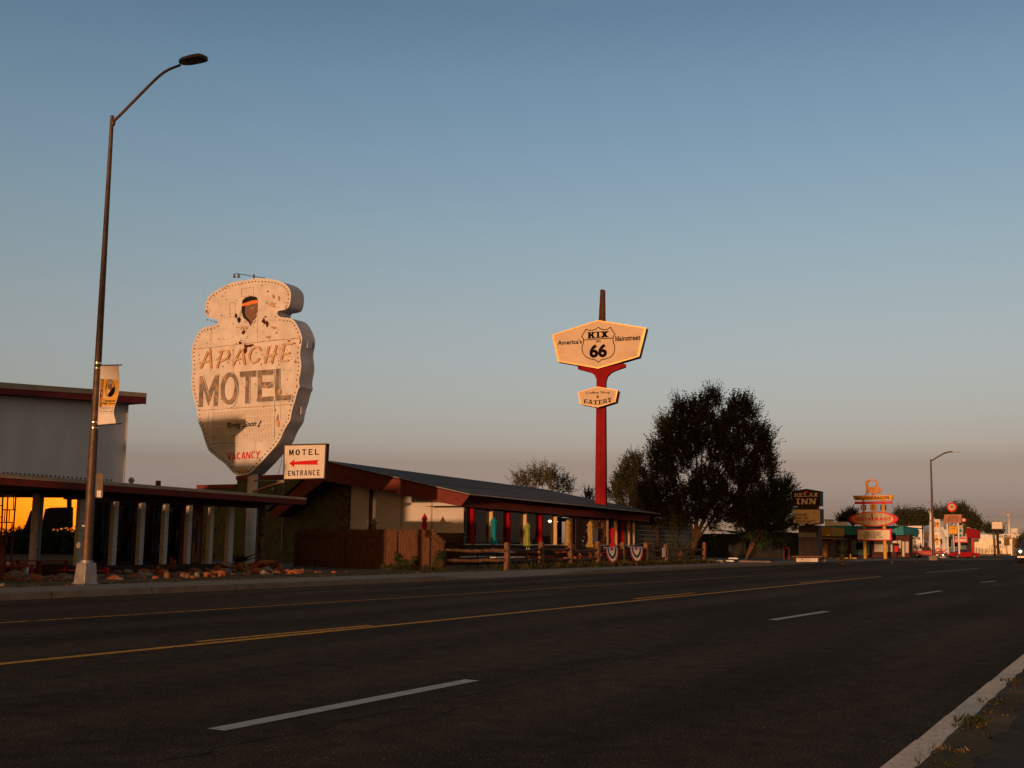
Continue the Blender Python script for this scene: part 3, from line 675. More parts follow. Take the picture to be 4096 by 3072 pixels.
# column in the middle of the slanted end glass
NG = rad(203-180)
gdir = Vector((-math.sin(NG), math.cos(NG), 0)); gn = Vector((-math.cos(NG), -math.sin(NG), .0022))
gp = Vector((XC-.06, CY_+.18, 0)); PG = Plane(gp, gn)
mid = PG.hit(137, 2243); GL = 4.6
mb = MB().obox(Vector((mid.x, mid.y, (FLZ+HEADZ)/2+.05))+gn*.1, gdir*.085, gn*.08, (0, 0, (HEADZ-FLZ)/2+.14)); mb.build('column', 'birch', lob)
gz0 = FLZ+.03; EHZ = PG.hit(90, 1990).z
mb = MB().face([gp+Vector((0, 0, gz0)), gp+gdir*GL+Vector((0, 0, gz0)), gp+gdir*GL+Vector((0, 0, EHZ)), gp+Vector((0, 0, EHZ))]); mb.build('end_window', 'window_mirror', lob)
# front glass, split at the columns, door bay in brown
gy = CY_+.42
for i in range(0, 4):
    x0, x1 = cc[i].x, cc[i+1].x
    fr = MB(); z0, z1 = FLZ+.02, HEADZ+.02+dz(x1)
    for (u0, u1, w0, w1) in ((x0, x1, z0, z0+.07), (x0, x1, z1-.06, z1), (x0, x0+.05, z0+.07, z1-.06), (x1-.05, x1, z0+.07, z1-.06)): fr.box(u0, u1, gy-.03, gy+.03, w0, w1)
    w = fr.build('window', 'dark_frame', lob); MB().face([(x0+.05, gy, z0+.07), (x1-.05, gy, z0+.07), (x1-.05, gy, z1-.06), (x0+.05, gy, z1-.06)]).build('pane', 'window_front', w)
x0, x1 = cc[4].x, cc[5].x
mb = MB().box(x0, x1, gy-.02, gy+.06, FLZ, HEADZ+.1); mb.build('door_surround', 'fascia', lob)
dw = (x1-x0-.3)/2
M['door_brown'] = mat('door_brown', (.22, .10, .05), .5, .15, 4)
for k in range(2):
    xa = x0+.12+k*(dw+.05); d = MB().box(xa, xa+dw, gy-.055, gy-.022, FLZ+.02, HEADZ-.25); d = d.build('door', 'door_brown', lob, bev=.006)
    MB().box(xa+dw*.4, xa+dw*.6, gy-.062, gy-.056, FLZ+.35, HEADZ-.5).build('light_strip', 'window_dark', d)
    MB().box(xa+(dw-.08 if k == 0 else .04), xa+(dw-.04 if k == 0 else .08), gy-.085, gy-.056, FLZ+.75, FLZ+1.2).build('handle', 'dark_metal', d)
# plinth, header beam, interior shell, end wall
MB().box(XC-.4, cc[6].x+.3, CY_-.12, LBK+3, .02, FLZ).build('plinth', 'dark_frame', lob)
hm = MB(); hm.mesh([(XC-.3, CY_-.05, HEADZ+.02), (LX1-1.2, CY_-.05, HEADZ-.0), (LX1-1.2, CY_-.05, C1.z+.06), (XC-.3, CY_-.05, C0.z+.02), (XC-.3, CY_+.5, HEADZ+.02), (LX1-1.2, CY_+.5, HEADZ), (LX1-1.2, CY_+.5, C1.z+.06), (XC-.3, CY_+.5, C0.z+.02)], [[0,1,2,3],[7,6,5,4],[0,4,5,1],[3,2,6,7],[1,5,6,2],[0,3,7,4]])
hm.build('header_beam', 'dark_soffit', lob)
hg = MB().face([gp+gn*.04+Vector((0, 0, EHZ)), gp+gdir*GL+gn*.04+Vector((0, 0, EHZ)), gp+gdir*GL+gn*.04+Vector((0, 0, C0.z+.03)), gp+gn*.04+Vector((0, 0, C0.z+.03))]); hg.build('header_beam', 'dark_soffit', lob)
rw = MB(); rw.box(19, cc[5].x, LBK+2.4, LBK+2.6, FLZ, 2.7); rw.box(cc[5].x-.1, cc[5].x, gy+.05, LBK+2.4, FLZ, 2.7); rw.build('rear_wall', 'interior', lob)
for x in (cc[1].x+.3, cc[2].x+.5, cc[3].x+.2):
    MB().box(x, x+.9, gy+.7, gy+1.2, FLZ, FLZ+.75).build('counter', 'dark_frame', lob)
pp = PF.hit(*e1(65, 600)); MB().box(pp.x-1.8, pp.x, FY+.35, FY+.5, C0.z-.62, C0.z+.02).build('side_panel', 'green_block', lob)
vt = MB(); vp = YP(FY+2.0).hit(*c2(830, 835)); vt.lathe((vp.x, vp.y, A0.z-.25), [(.06, 0), (.06, .35), (.09, .35), (.1, .42), (.05, .5)], 12)
vt.build('vent_pipe', 'grey_steel', lob)
vp = YP(FY+2.0).hit(*c2(1000, 845)); MB().box(vp.x-.06, vp.x+.06, vp.y-.06, vp.y+.06, 2.5, vp.z+.1).build('chimney', 'fascia', lob)
for i in range(26):
    q = YP(FY).hit(20+i*17.2, 1891+i*1.22); MB().box(q.x-.015, q.x+.015, FY+.05, FY+.08, q.z-.02, q.z+.028).build('roof_clip', 'dark_metal', lob)

# tall white hall behind the lobby
TY = 31.0
hall = thing('motel_hall', 'tall blank grey-white stucco hall with a brown roof band behind the lobby', 'building', (20, 33, .1))
PT = YP(TY); PTF = YP(TY-.5)
wr = PT.hit(*c2(805, 400)); 
t0, t1 = PTF.hit(*c2(0, 203)), PTF.hit(*c2(927, 272)); m0, m1 = PTF.hit(*c2(0, 240)), PTF.hit(*c2(927, 298)); q0, q1 = PTF.hit(*c2(0, 276)), PTF.hit(*c2(926, 342))
hx = 8.0
e_ = lambda P0, P1: ext(P0, P1, hx)
MB().prism([e_(t0, t1), t1, m1, e_(m0, m1)], (0, .03, 0)).build('roof_edge_cap', 'tan_cap', hall)
MB().prism([e_(m0, m1)+Vector((0, .01, -.003)), m1+Vector((-.004, .01, -.003)), q1+Vector((-.004, .01, 0)), e_(q0, q1)+Vector((0, .01, 0))], (0, .05, 0)).build('fascia', 'fascia_red', hall)
rb_ = MB(); Z0, Z1, zz0, zz1 = e_(t0, t1).z-.03, t1.z-.03, e_(q0, q1).z+.01, q1.z+.01
y1_, y2_ = TY-.43, TY+9
rb_.mesh([(hx, y1_, Z0), (t1.x, y1_, Z1), (t1.x, y2_, Z1), (hx, y2_, Z0), (hx, y1_, zz0), (t1.x, y1_, zz1), (t1.x, y2_, zz1), (hx, y2_, zz0)], [[0,1,2,3],[7,6,5,4],[0,4,5,1],[1,5,6,2],[2,6,7,3],[3,7,4,0]])
rb_.build('roof', 'dark_soffit', hall, smooth=False)
MB().mesh([(hx, TY, 2.98), (wr.x, TY, 2.98), (wr.x, TY, zz1+.02), (hx, TY, zz0+.02), (hx, TY+8.6, 2.98), (wr.x, TY+8.6, 2.98), (wr.x, TY+8.6, zz1+.02), (hx, TY+8.6, zz0+.02)], [[0,1,2,3],[5,4,7,6],[1,5,6,2],[4,0,3,7],[0,4,5,1]]).build('wall', 'stucco', hall, smooth=False)
for yy in (TY+8.4, TY+4.5): MB().box(hx+.5, wr.x-.3, yy, yy+.15, .02, 2.97).build('under_wall', 'dark_soffit', hall) if yy > TY+6 else None
MB().tube([(wr.x-.02, TY-.03, 2.9), (wr.x-.02, TY-.03, zz1-.05)], .025, 8).build('downpipe', 'stucco', hall)

# ------------------------------------------------------------------ the big motel sign
SX = 34.0
PS = XP(SX)
OUT = [(213,340),(214,300),(225,265),(245,230),(280,205),(330,175),(380,150),(440,133),(500,123),(560,113),(620,112),(670,117),(720,128),(760,143),(790,168),(808,198),(812,235),(808,275),(800,305),(785,322),(755,330),(728,335),(718,350),(722,372),(745,383),(790,387),(820,395),(845,420),(865,455),(880,490),(890,525),(888,560),(880,600),(876,640),(880,680),(884,715),(880,760),(872,800),(868,840),(873,870),(862,890),(850,930),(840,970),(826,1010),(815,1060),(808,1100),(790,1130),(768,1165),(752,1200),(735,1240),(700,1290),(650,1345),(610,1390),(570,1430),(530,1470),(490,1485),(450,1487),(420,1478),(395,1455),(370,1425),(345,1400),(310,1375),(275,1345),(240,1315),(225,1280),(212,1245),(200,1205),(185,1160),(168,1120),(160,1080),(158,1040),(150,1005),(138,965),(128,920),(120,870),(117,830),(122,790),(125,740),(122,690),(120,640),(123,590),(135,555),(150,520),(165,490),(190,465),(225,450),(270,440),(298,428),(303,405),(285,392),(255,388),(230,378),(217,360)]
def catmull(P, k=3):
    n = len(P); R = []
    for i in range(n):
        p0, p1, p2, p3 = P[i-1], P[i], P[(i+1) % n], P[(i+2) % n]
        for j in range(k):
            t = j/k; R.append(tuple(.5*((2*b)+(-a+c)*t+(2*a-5*b+4*c-d)*t*t+(-a+3*b-3*c+d)*t**3) for a, b, c, d in zip(p0, p1, p2, p3)))
    return R
OUTS = catmull(OUT, 2)
face = trace(c1, OUTS, PS)
THK = .78
pb = PS.hit(*c1(497, 1500))
sgn_ = thing('motel_sign', 'huge rusted white shield-shaped motel sign with faded lettering on a single white pole', 'sign', (SX+THK/2, pb.y, .1))
MB().prism(face, (THK, 0, 0)).build('cabinet', 'sign_side', sgn_)
MB().face([p+Vector((-.004, 0, 0)) for p in face]).build('face_panel', 'white_paint', sgn_)
# the rolled metal lip round the face
cen = sum(face, Vector((0, 0, 0)))/len(face)
mb = MB(); n = len(face)
for i in range(n):
    a, b = face[i], face[(i+1) % n]; ia = a+(cen-a).normalized()*.03; ib = b+(cen-b).normalized()*.03; o_ = Vector((-.03, 0, 0))
    mb.face([a+o_, b+o_, ib+o_, ia+o_]); mb.face([a, b, b+o_, a+o_]); mb.face([ia+o_, ib+o_, ib+Vector((-.005, 0, 0)), ia+Vector((-.005, 0, 0))])
mb.build('edge_trim', 'white_plain', sgn_)
MB().tube([(SX+THK/2, pb.y, .05), (SX+THK/2, pb.y, pb.z+.15)], .20, 24).build('pole', 'white_paint', sgn_)
# bulbs studded round the rim
per = [0]
for i in range(n): per.append(per[-1]+(face[(i+1) % n]-face[i]).length)
NB = 136; pts = []
for k in range(NB):
    t = per[-1]*k/NB; i = max(j for j in range(n+1) if per[j] <= t); i = min(i, n-1)
    p = face[i].lerp(face[(i+1) % n], (t-per[i])/max(1e-6, per[i+1]-per[i])); tg = (face[(i+1) % n]-face[i]).normalized(); nn = tg.cross(Vector((1, 0, 0))).normalized()
    if nn.dot(cen-p) < 0: nn = -nn
    pts.append(p+nn*.12)
bm0 = MB().ball((0, 0, 0), .036, .027, .027, 8, 5)
rest = MB(); src = None
for k, p in enumerate(pts):
    q = p+Vector((-.02, 0, 0))
    if k % 136 >= 100: rest.ball(q, .036, .027, .027, 8, 5); continue
    if src is None:
        src = MB(); src.ball((0, 0, 0), .036, .027, .027, 8, 5); src = src.build('bulb', 'bulb', None); o = src
    else: o = src.copy(); COL.objects.link(o)
    o.parent = sgn_; o.location = q - sgn_.location
rest = rest.build('bulb', 'bulb', sgn_); rest['kind'] = 'stuff'
# panel seams and rust
mb = MB()
for a, b, w in (((130, 607), (612, 553), 3), ((612, 553), (889, 525), 4), ((155, 1035), (826, 990), 3), ((412, 575), (408, 760), 2.5), ((578, 300), (576, 560), 2), ((235, 1040), (230, 1180), 2), ((732, 560), (738, 1110), 1.6), ((560, 1250), (558, 1330), 1.6), ((255, 440), (250, 580), 1.5), ((420, 455), (550, 440), 2.5)):
    stroke(mb, c1, [a, b], w, PS, .008)
for q in (((385, 283), (421, 279), (421, 380), (385, 383)), ((465, 183), (550, 174), (550, 232), (465, 240))):
    stroke(mb, c1, list(q)+[q[0]], 2.2, PS, .009)
M['seam'] = mat('seam', (.36, .16, .08), .9, .4, 8)
mb.build('panel_seams', 'seam', sgn_)
def blob(mb, cx, cy, rx, ry, eps, n=11, jag=.35):
    P = []
    for i in range(n):
        w = 2*math.pi*i/n; k = rnd.uniform(1-jag, 1+jag); P.append(PS.hit(*c1(cx+rx*k*math.cos(w), cy+ry*k*math.sin(w)), eps))
    mb.face(P)
M['rust_bare'] = mat('rust_bare', (.10, .028, .012), .95, .4, 9, .2)
mb = MB(); e0 = .010
for cx, cy, rx, ry in ((622, 410, 14, 22), (645, 425, 12, 26), (478, 487, 16, 13), (455, 562, 11, 9), (495, 605, 14, 30), (520, 582, 22, 11), (545, 577, 7, 7), (650, 202, 8, 6), (430, 568, 6, 4), (220, 345, 5, 8), (248, 606, 5, 8), (880, 552, 8, 14), (795, 548, 13, 5), (362, 165, 9, 4), (466, 545, 7, 3), (632, 380, 8, 6), (840, 566, 5, 5), (600, 1250, 5, 3), (575, 960, 4, 9), (250, 755, 4, 3), (566, 850, 4, 5), (345, 1150, 2, 2), (353, 1328, 4, 4)):
    blob(mb, cx, cy, rx, ry, e0); e0 += .0004; mb.build('rust_patch', 'rust_bare', sgn_); mb = MB()
for _ in range(150):
    blob(mb, rnd.uniform(190, 860), rnd.choice([rnd.uniform(440, 770), rnd.uniform(150, 1000)]), rnd.uniform(1, 3.4), rnd.uniform(1, 4.5), e0, 7); e0 += .0002
mb.build('rust_specks', 'rust_bare', sgn_)['kind'] = 'stuff'
M['rust_stain'] = mat('rust_stain', (.56, .35, .20), .8, .3, 7)
mb = MB()
for cx, cy, rx, ry in ((690, 235, 6, 16), (730, 250, 6, 15), (685, 298, 18, 15), (738, 900, 12, 22), (720, 1110, 10, 40), (490, 1455, 45, 12), (700, 1030, 8, 14), (655, 520, 20, 7), (690, 455, 16, 9)):
    mb = MB(); blob(mb, cx, cy, rx, ry, e0, 11, .45); e0 += .0004; mb.build('rust_stain', 'rust_stain', sgn_)
# painted head in profile: headband, hair, feathers
mb = MB(); mb.face(trace(c1, [(490, 300), (505, 290), (545, 288), (580, 285), (580, 305), (576, 320), (578, 345), (570, 355), (573, 372), (562, 395), (548, 405), (540, 425), (530, 440), (512, 410), (495, 380), (488, 345)], PS, .030)); mb.build('painted_face', 'skin_brown', sgn_)
mb = MB(); mb.face(trace(c1, [(470, 285), (475, 265), (495, 245), (530, 236), (560, 238), (576, 246), (580, 262), (540, 268), (505, 278), (475, 292)], PS, .031))
mb.face(trace(c1, [(468, 310), (495, 300), (492, 330), (490, 350), (500, 380), (520, 398), (532, 420), (532, 440), (515, 415), (500, 402), (480, 385), (470, 350)], PS, .0315)); mb.build('painted_hair', 'hair_black', sgn_)
mb = MB(); mb.face(trace(c1, [(468, 308), (472, 290), (505, 278), (545, 265), (580, 262), (580, 286), (545, 291), (500, 300)], PS, .032)); mb.build('painted_headband', 'orange_band', sgn_)
mb = MB(); mb.face(trace(c1, [(436, 395), (442, 385), (455, 383), (462, 395), (458, 415), (448, 423), (440, 412)], PS, .031)); mb.face(trace(c1, [(422, 365), (428, 355), (436, 362), (437, 382), (428, 390), (421, 380)], PS, .031)); mb.build('painted_feathers', 'hair_black', sgn_)
M['grey_paint'] = mat('grey_paint', (.50, .45, .41), .8, .15, 6)
mb = MB(); mb.face(trace(c1, [(468, 318), (455, 345), (445, 385), (452, 385), (466, 355), (470, 340)], PS, .029)); mb.face(trace(c1, [(478, 410), (500, 404), (520, 418), (530, 442), (505, 430)], PS, .029)); mb.face(trace(c1, [(562, 400), (566, 415), (540, 432)], PS, .029)); mb.build('painted_collar', 'grey_paint', sgn_)
mb = MB(); mb.face(trace(c1, [(536, 317), (552, 314), (550, 320), (538, 322)], PS, .033)); mb.build('painted_eye', 'cream', sgn_)
mb = MB(); text(mb, 'IOLFEF', c1, Q(462, 452, 512, 470, 1), PS, .02); M['faint_print'] = mat('faint_print', (.25, .2, .17), .9, .3, 12)
mb.f = mb.f; mb.build('faded_print', 'faint_print', sgn_)
# lettering: neon channel letters, then the block letters
def chan(parts, w, wi, name):
    for pts_ in parts:
        a = MB(); b = MB(); c_ = MB()
        for poly in pts_: stroke(a, c1, poly, w, PS, .045); stroke(b, c1, poly, w*.34, PS, .056)
        for poly in pts_:
            for (x0, y0), (x1, y1) in zip(poly[:-1], poly[1:]):
                L = math.hypot(x1-x0, y1-y0) or 1; nx_, ny_ = -(y1-y0)/L*w*.36, (x1-x0)/L*w*.36
                for s_ in (-1, 1): c_.tube([PS.hit(*c1(x0+nx_*s_, y0+ny_*s_), .075), PS.hit(*c1(x1+nx_*s_, y1+ny_*s_), .075)], .011, 5)
        ext_ = MB()
        for f in a.f: ext_.prism([a.v[i] for i in f], (.045, 0, 0))
        o = ext_.build(name, 'amber', sgn_); b.build('letter_face', 'cream', o); c_.build('neon_tube', 'pale_tube', o)
arcp = lambda cx, cy, rx, ry, a0, a1, n=8: [(cx+rx*math.cos(rad(a0+(a1-a0)*i/n)), cy-ry*math.sin(rad(a0+(a1-a0)*i/n))) for i in range(n+1)]
chan([[[(185, 738), (238, 622), (250, 625), (258, 738)], [(178, 702), (246, 690)]],
      [[(300, 735), (332, 622)], [(310, 622), (345, 612), (375, 618), (385, 640), (372, 668), (325, 690)]],
      [[(410, 718), (466, 605), (478, 608), (492, 712)], [(404, 688), (480, 668)]],
      [[(602, 612), (594, 594), (566, 592), (540, 612), (524, 650), (528, 688), (550, 703), (578, 692), (594, 672)]],
      [[(634, 704), (662, 588)], [(682, 698), (714, 580)], [(628, 658), (712, 640)]],
      [[(770, 572), (745, 690)], [(752, 576), (834, 564)], [(758, 640), (806, 634)], [(738, 690), (796, 685)]]], 13, 5, 'letter')
def block(name, polys, d=.03, e=.012):
    mb = MB()
    for k, poly in enumerate(polys): mb.prism([p for p in trace(c1, poly, PS, d+.0008*k)], (d-.006, 0, 0))
    return mb.build(name, 'letter_grey', sgn_)
block('letter', [[(167, 1010), (176, 796), (202, 792), (196, 1008)], [(176, 796), (202, 792), (246, 925), (236, 1000)], [(236, 1000), (228, 925), (284, 782), (310, 780)], [(272, 1003), (284, 782), (310, 780), (300, 1002)]])
oo = []
for i in range(20):
    t0_, t1_ = 2*math.pi*i/20, 2*math.pi*(i+1)/20
    P = lambda t, a, b: (384+a*math.cos(t)+4*math.sin(t), 880-b*math.sin(t)-3*math.cos(t))
    oo.append([P(t0_, 63, 113), P(t1_, 63, 113), P(t1_, 36, 82), P(t0_, 36, 82)])
block('letter', oo)
block('letter', [[(455, 762), (575, 752), (573, 796), (460, 806)], [(496, 800), (530, 797), (524, 986), (491, 988)]])
block('letter', [[(582, 752), (610, 750), (606, 976), (578, 978)], [(606, 752), (697, 744), (696, 786), (606, 792)], [(606, 838), (694, 832), (690, 872), (605, 880)], [(606, 940), (690, 934), (697, 972), (605, 978)]])
block('letter', [[(706, 742), (740, 738), (734, 968), (704, 970)], [(730, 926), (820, 920), (818, 964), (732, 970)]])
# light edging left on the block letters
mb = MB()
for poly in ([(455, 762), (575, 752), (573, 796)], [(460, 806), (496, 800), (491, 988), (524, 986), (530, 797)], [(582, 752), (697, 744), (696, 786), (612, 792)], [(640, 872), (690, 838), (694, 900), (604, 880)], [(578, 978), (697, 972)], [(698, 785), (704, 970), (820, 962), (820, 920), (738, 928), (740, 738), (708, 742)], [(302, 792), (310, 780), (284, 784), (236, 900)], [(176, 796), (200, 790), (240, 925)]):
    stroke(mb, c1, poly, 3.2, PS, .045); mb.build('letter_edging', 'white_plain', sgn_); mb = MB()
mb = MB(); mb.tube([PS.hit(*c1(*p), .06) for p in [(428, 840), (446, 880), (440, 950), (415, 1000), (390, 1015), (365, 1010)]], .012, 5); mb.tube([PS.hit(*c1(*p), .05) for p in [(698, 785), (699, 900), (696, 1090)]], .014, 5); mb.build('loose_tube', 'white_plain', sgn_)
# reader panel with vertical slats
mb = MB().prism(trace(c1, [(262, 1042), (697, 1009), (695, 1240), (260, 1264)], PS, .03), (.026, 0, 0)); rp = mb.build('reader_panel', 'sign_face', sgn_)
g = quad_pt(c1, [(262, 1042), (697, 1009), (695, 1240), (260, 1264)], PS, .034); mb = MB()
for i in range(43):
    u = (i+.5)/43; mb.obox((g(u, .0)+g(u, 1))/2, (.008, 0, 0), (0, .012, 0), (0, 0, (g(u, 1)-g(u, 0)).z/2*.985))
mb.build('slats', 'grey_paint', rp)
mb = MB()
for v in (.02, .25, .5, .75, .98):
    a, b = g(0, v), g(1, v); mb.tube([a+Vector((-.012, 0, 0)), b+Vector((-.012, 0, 0))], .014, 5)
for u in (0, 1): mb.tube([g(u, 0)+Vector((-.012, 0, 0)), g(u, 1)+Vector((-.012, 0, 0))], .022, 5)
mb.build('frame', 'white_plain', rp)
text(MB(), 'Coming', c1, [(374, 1120), (469, 1110), (462, 1164), (374, 1156)], PS, .062, bold=.006, shear=.35).build('lettering', 'black_paint', rp); mb = MB(); text(mb, 'Soon', c1, [(486, 1112), (578, 1104), (572, 1142), (482, 1150)], PS, .062, bold=.012, shear=.35)
stroke(mb, c1, [(608, 1106), (596, 1128), (590, 1138)], 6, PS, .062); stroke(mb, c1, [(583, 1142), (590, 1148), (597, 1140), (590, 1136)], 5, PS, .062); stroke(mb, c1, [(415, 1154), (430, 1164), (448, 1158)], 2.5, PS, .062); stroke(mb, c1, [(488, 1140), (498, 1150), (515, 1142)], 3, PS, .062); stroke(mb, c1, [(400, 1122), (384, 1128), (376, 1145), (386, 1158), (402, 1152)], 3.5, PS, .063); stroke(mb, c1, [(375, 1130), (371, 1124), (380, 1120)], 2.5, PS, .063)
mb.build('lettering', 'black_paint', rp)
mb = MB(); glyphs(mb, 'VACANCY', c1, [(364, 1330), (598, 1315), (592, 1366), (368, 1383)], PS, .012, font=BLOCK, gap=.13); mb.build('lettering', 'sign_red', sgn_)
# maintenance hatch, louvres on the side, spot lights on a bar
for (x0, y0, w, h) in ((915, 552, 26, 48), (842, 1012, 28, 50)):
    YS = YP(PS.hit(*c1(880, (y0+y0+h)/2)).y)
    q = trace(c1, [(x0, y0), (x0+w, y0+3), (x0+w-2, y0+h+2), (x0-2, y0+h)], XP(SX+THK*.6))
    a = q[0]; MB().box(SX+.32, SX+.58, min(p.y for p in face if abs(p.z-a.z) < .35)-.012, min(p.y for p in face if abs(p.z-a.z) < .35)+.03, a.z-.3, a.z).build('vent_cover', 'sign_side', sgn_)
top = PS.hit(*c1(552, 113)); bx = SX+.3
XT = XP(bx); fl = trace(c1, [(437, 80), (480, 84), (552, 98), (630, 108)], XT)
MB().tube([XT.hit(*c1(552, 118)), XT.hit(*c1(551, 82))], .03, 8).build('lamp_post', 'rust', sgn_)
MB().tube(fl, .014, 8).build('lamp_bar', 'dark_metal', sgn_)
for x_ in (415, 445):
    p = XT.hit(*c1(x_, 78)); q = XT.hit(*c1(x_, 104))
    MB().tube([p, p+(q-p)*.35, q], [.035, .05, .07], 10).build('floodlight', 'chrome', sgn_)
MB().tube([XT.hit(*c1(415, 78)), XT.hit(*c1(425, 74)), XT.hit(*c1(440, 78))], .012, 6).build('lamp_bracket', 'dark_metal', sgn_)

# ------------------------------------------------------------------ MOTEL ENTRANCE sign on brackets off the same pole
EX = SX+.25; PE = XP(EX)
qd = [(762, 1270), (1060, 1263), (1048, 1510), (757, 1517)]
ent = thing('entrance_sign', 'white box sign reading MOTEL ENTRANCE with a red arrow, beside the big rusted sign', 'sign', PE.hit(*c1(757, 1520)))
MB().prism(trace(c1, qd, PE), (.16, 0, 0)).build('box', 'dark_frame', ent)
g = quad_pt(c1, qd, PE, .008); fr = lambda u0, v0, u1, v1: [g(u0, v0), g(u1, v0), g(u1, v1), g(u0, v1)]
MB().face(fr(.022, .02, .978, .965)).build('face_panel', 'sign_face', ent)
mb = MB()
for a in ((0, 0, 1, .025), (0, .96, 1, 1), (0, .025, .022, .96), (.975, .025, 1, .96)): mb.prism([p+Vector((-.012, 0, 0)) for p in fr(*a)], (.02, 0, 0))
mb.build('frame', 'rust_pole', ent)
glyphs(MB(), 'MOTEL', c1, [(799, 1307), (1009, 1301), (1009, 1342), (799, 1349)], PE, .012, font=BLOCK, gap=.42).build('lettering', 'black_paint', ent); glyphs(MB(), 'ENTRANCE', c1, [(790, 1455), (1013, 1447), (1013, 1486), (790, 1491)], PE, .012, font=BLOCK, gap=.36).build('lettering', 'black_paint', ent)
mb = MB().face(trace(c1, [(798, 1403), (838, 1372), (833, 1390), (1004, 1378), (994, 1396), (1002, 1412), (833, 1412), (836, 1433)], PE, .012)); mb.build('arrow', 'sign_red', ent)
pole = Vector((SX+THK/2, pb.y, 0)); l_ = PE.hit(*c1(757, 1522))
up1 = PE.hit(*c1(540, 1522))
MB().tube([(pole.x-.1, pole.y-.12, up1.z), (EX+.05, l_.y, l_.z-.01)], .032, 8).build('bracket', 'grey_steel', ent)
lw_ = PE.hit(*c1(515, 1602)); M['pale_rust'] = mat('pale_rust', (.42, .26, .17), .7, .3, 6, .1)
MB().tube([(pole.x-.12, pole.y-.1, lw_.z), (EX+.05, l_.y, l_.z-.02)], .045, 8).build('bracket', 'pale_rust', ent)
MB().tube([(pole.x-.02, pole.y-.1, lw_.z-.03), (EX+.12, l_.y, l_.z-.04)], .03, 8).build('bracket', 'grey_steel', ent)
for P in ([(625, 1440), (628, 1480), (655, 1510)], [(750, 1330), (742, 1400), (720, 1480), (690, 1515)]):
    MB().tube(trace(c1, catmull(P, 1)[:3] if False else P, PE), .008, 5).build('cable', 'rust', ent)

# ------------------------------------------------------------------ diner: green block end wall, white panels, long roof, glass front
WX = 45.5; GX = 44.3
PW, PG2 = XP(WX), XP(GX)
din = thing('diner', 'long low diner with a dark shingle roof, deep brown fascia and red window posts', 'building', (56, 30, .1))
apT = PG2.hit(1296, 1840); apB = PG2.hit(1297, 1922); tpT = PG2.hit(*e2(400, 1060)); tpT2 = PG2.hit(*e2(420, 1110)); tpB = PG2.hit(*e2(570, 1215))
crT = PG2.hit(*e3(1960, 530)); crB = PG2.hit(*e3(1848, 698))
RY = apT.y; ridge1 = YP(RY).hit(2180, 1957); FE = crB.y
PE1 = YP(FE); PE2 = YP(FE+.25)
feBR = PE1.hit(2597, 2088); feTR = PE2.hit(2595, 2054); feTL = PE2.hit(*e3(1960, 530)); feBL = crB
XR = feTR.x
# gable fascia boards (toward the street and toward the back)
off = Vector((.09, 0, 0))
MB().prism([apT+Vector((0, 0, -.10)), crT+Vector((0, 0, -.08)), crB, apB], off).build('fascia', 'fascia', din)
MB().prism([apT+Vector((0, .0, -.10)), apB, tpB, tpT2], off).build('fascia', 'fascia', din)
MB().prism([feTL+Vector((0, 0, -.06)), feTR+Vector((0, 0, -.05)), feBR, feBL+Vector((.01, -.002, 0))], (0, .09, 0)).build('fascia', 'fascia', din)
# roof planes with a thin metal drip edge
rfm = MB(); lift = Vector((0, 0, .0)); bk = tpT
bR = Vector((XR-7, bk.y, bk.z)); hipR = ridge1
rfm.prism([apT+Vector((-.12, 0, 0)), crT+Vector((-.12, -.08, .0)), Vector((XR+.1, crT.y-.08, feTR.z)), hipR], (0, 0, -.06))
rfm.prism([apT+Vector((-.12, 0, 0)), hipR, bR, bk+Vector((-.12, .05, 0))], (0, 0, -.06))
rfm.prism([hipR, Vector((XR+.1, crT.y-.08, feTR.z)), bR], (0, 0, -.06))
M['shingle'] = mat('shingle', (.095, .085, .09), .95, .25, 2.5, .5, 12, stretch=(.6, 2.2, 2.2), c2=(.14, .085, .07), c2amt=.42, c2scale=.5, c2edge=.3)
rfm.build('roof', 'shingle', din, smooth=False)
de = MB(); de.tube([crT+Vector((-.13, -.1, -.02)), Vector((XR+.1, crT.y-.1, feTR.z-.02))], .022, 6); de.tube([apT+Vector((-.13, 0, -.02)), crT+Vector((-.13, -.1, -.02))], .014, 6); de.build('drip_edge', 'tan_cap', din)
# soffit + ceiling
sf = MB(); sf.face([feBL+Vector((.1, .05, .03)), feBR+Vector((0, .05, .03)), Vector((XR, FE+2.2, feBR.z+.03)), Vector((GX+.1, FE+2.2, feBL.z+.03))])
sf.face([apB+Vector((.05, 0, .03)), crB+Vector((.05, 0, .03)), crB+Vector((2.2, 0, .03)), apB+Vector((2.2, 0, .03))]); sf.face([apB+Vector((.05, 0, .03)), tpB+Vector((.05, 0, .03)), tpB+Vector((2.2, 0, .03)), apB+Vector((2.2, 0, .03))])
sf.build('soffit', 'dark_soffit', din, smooth=False)
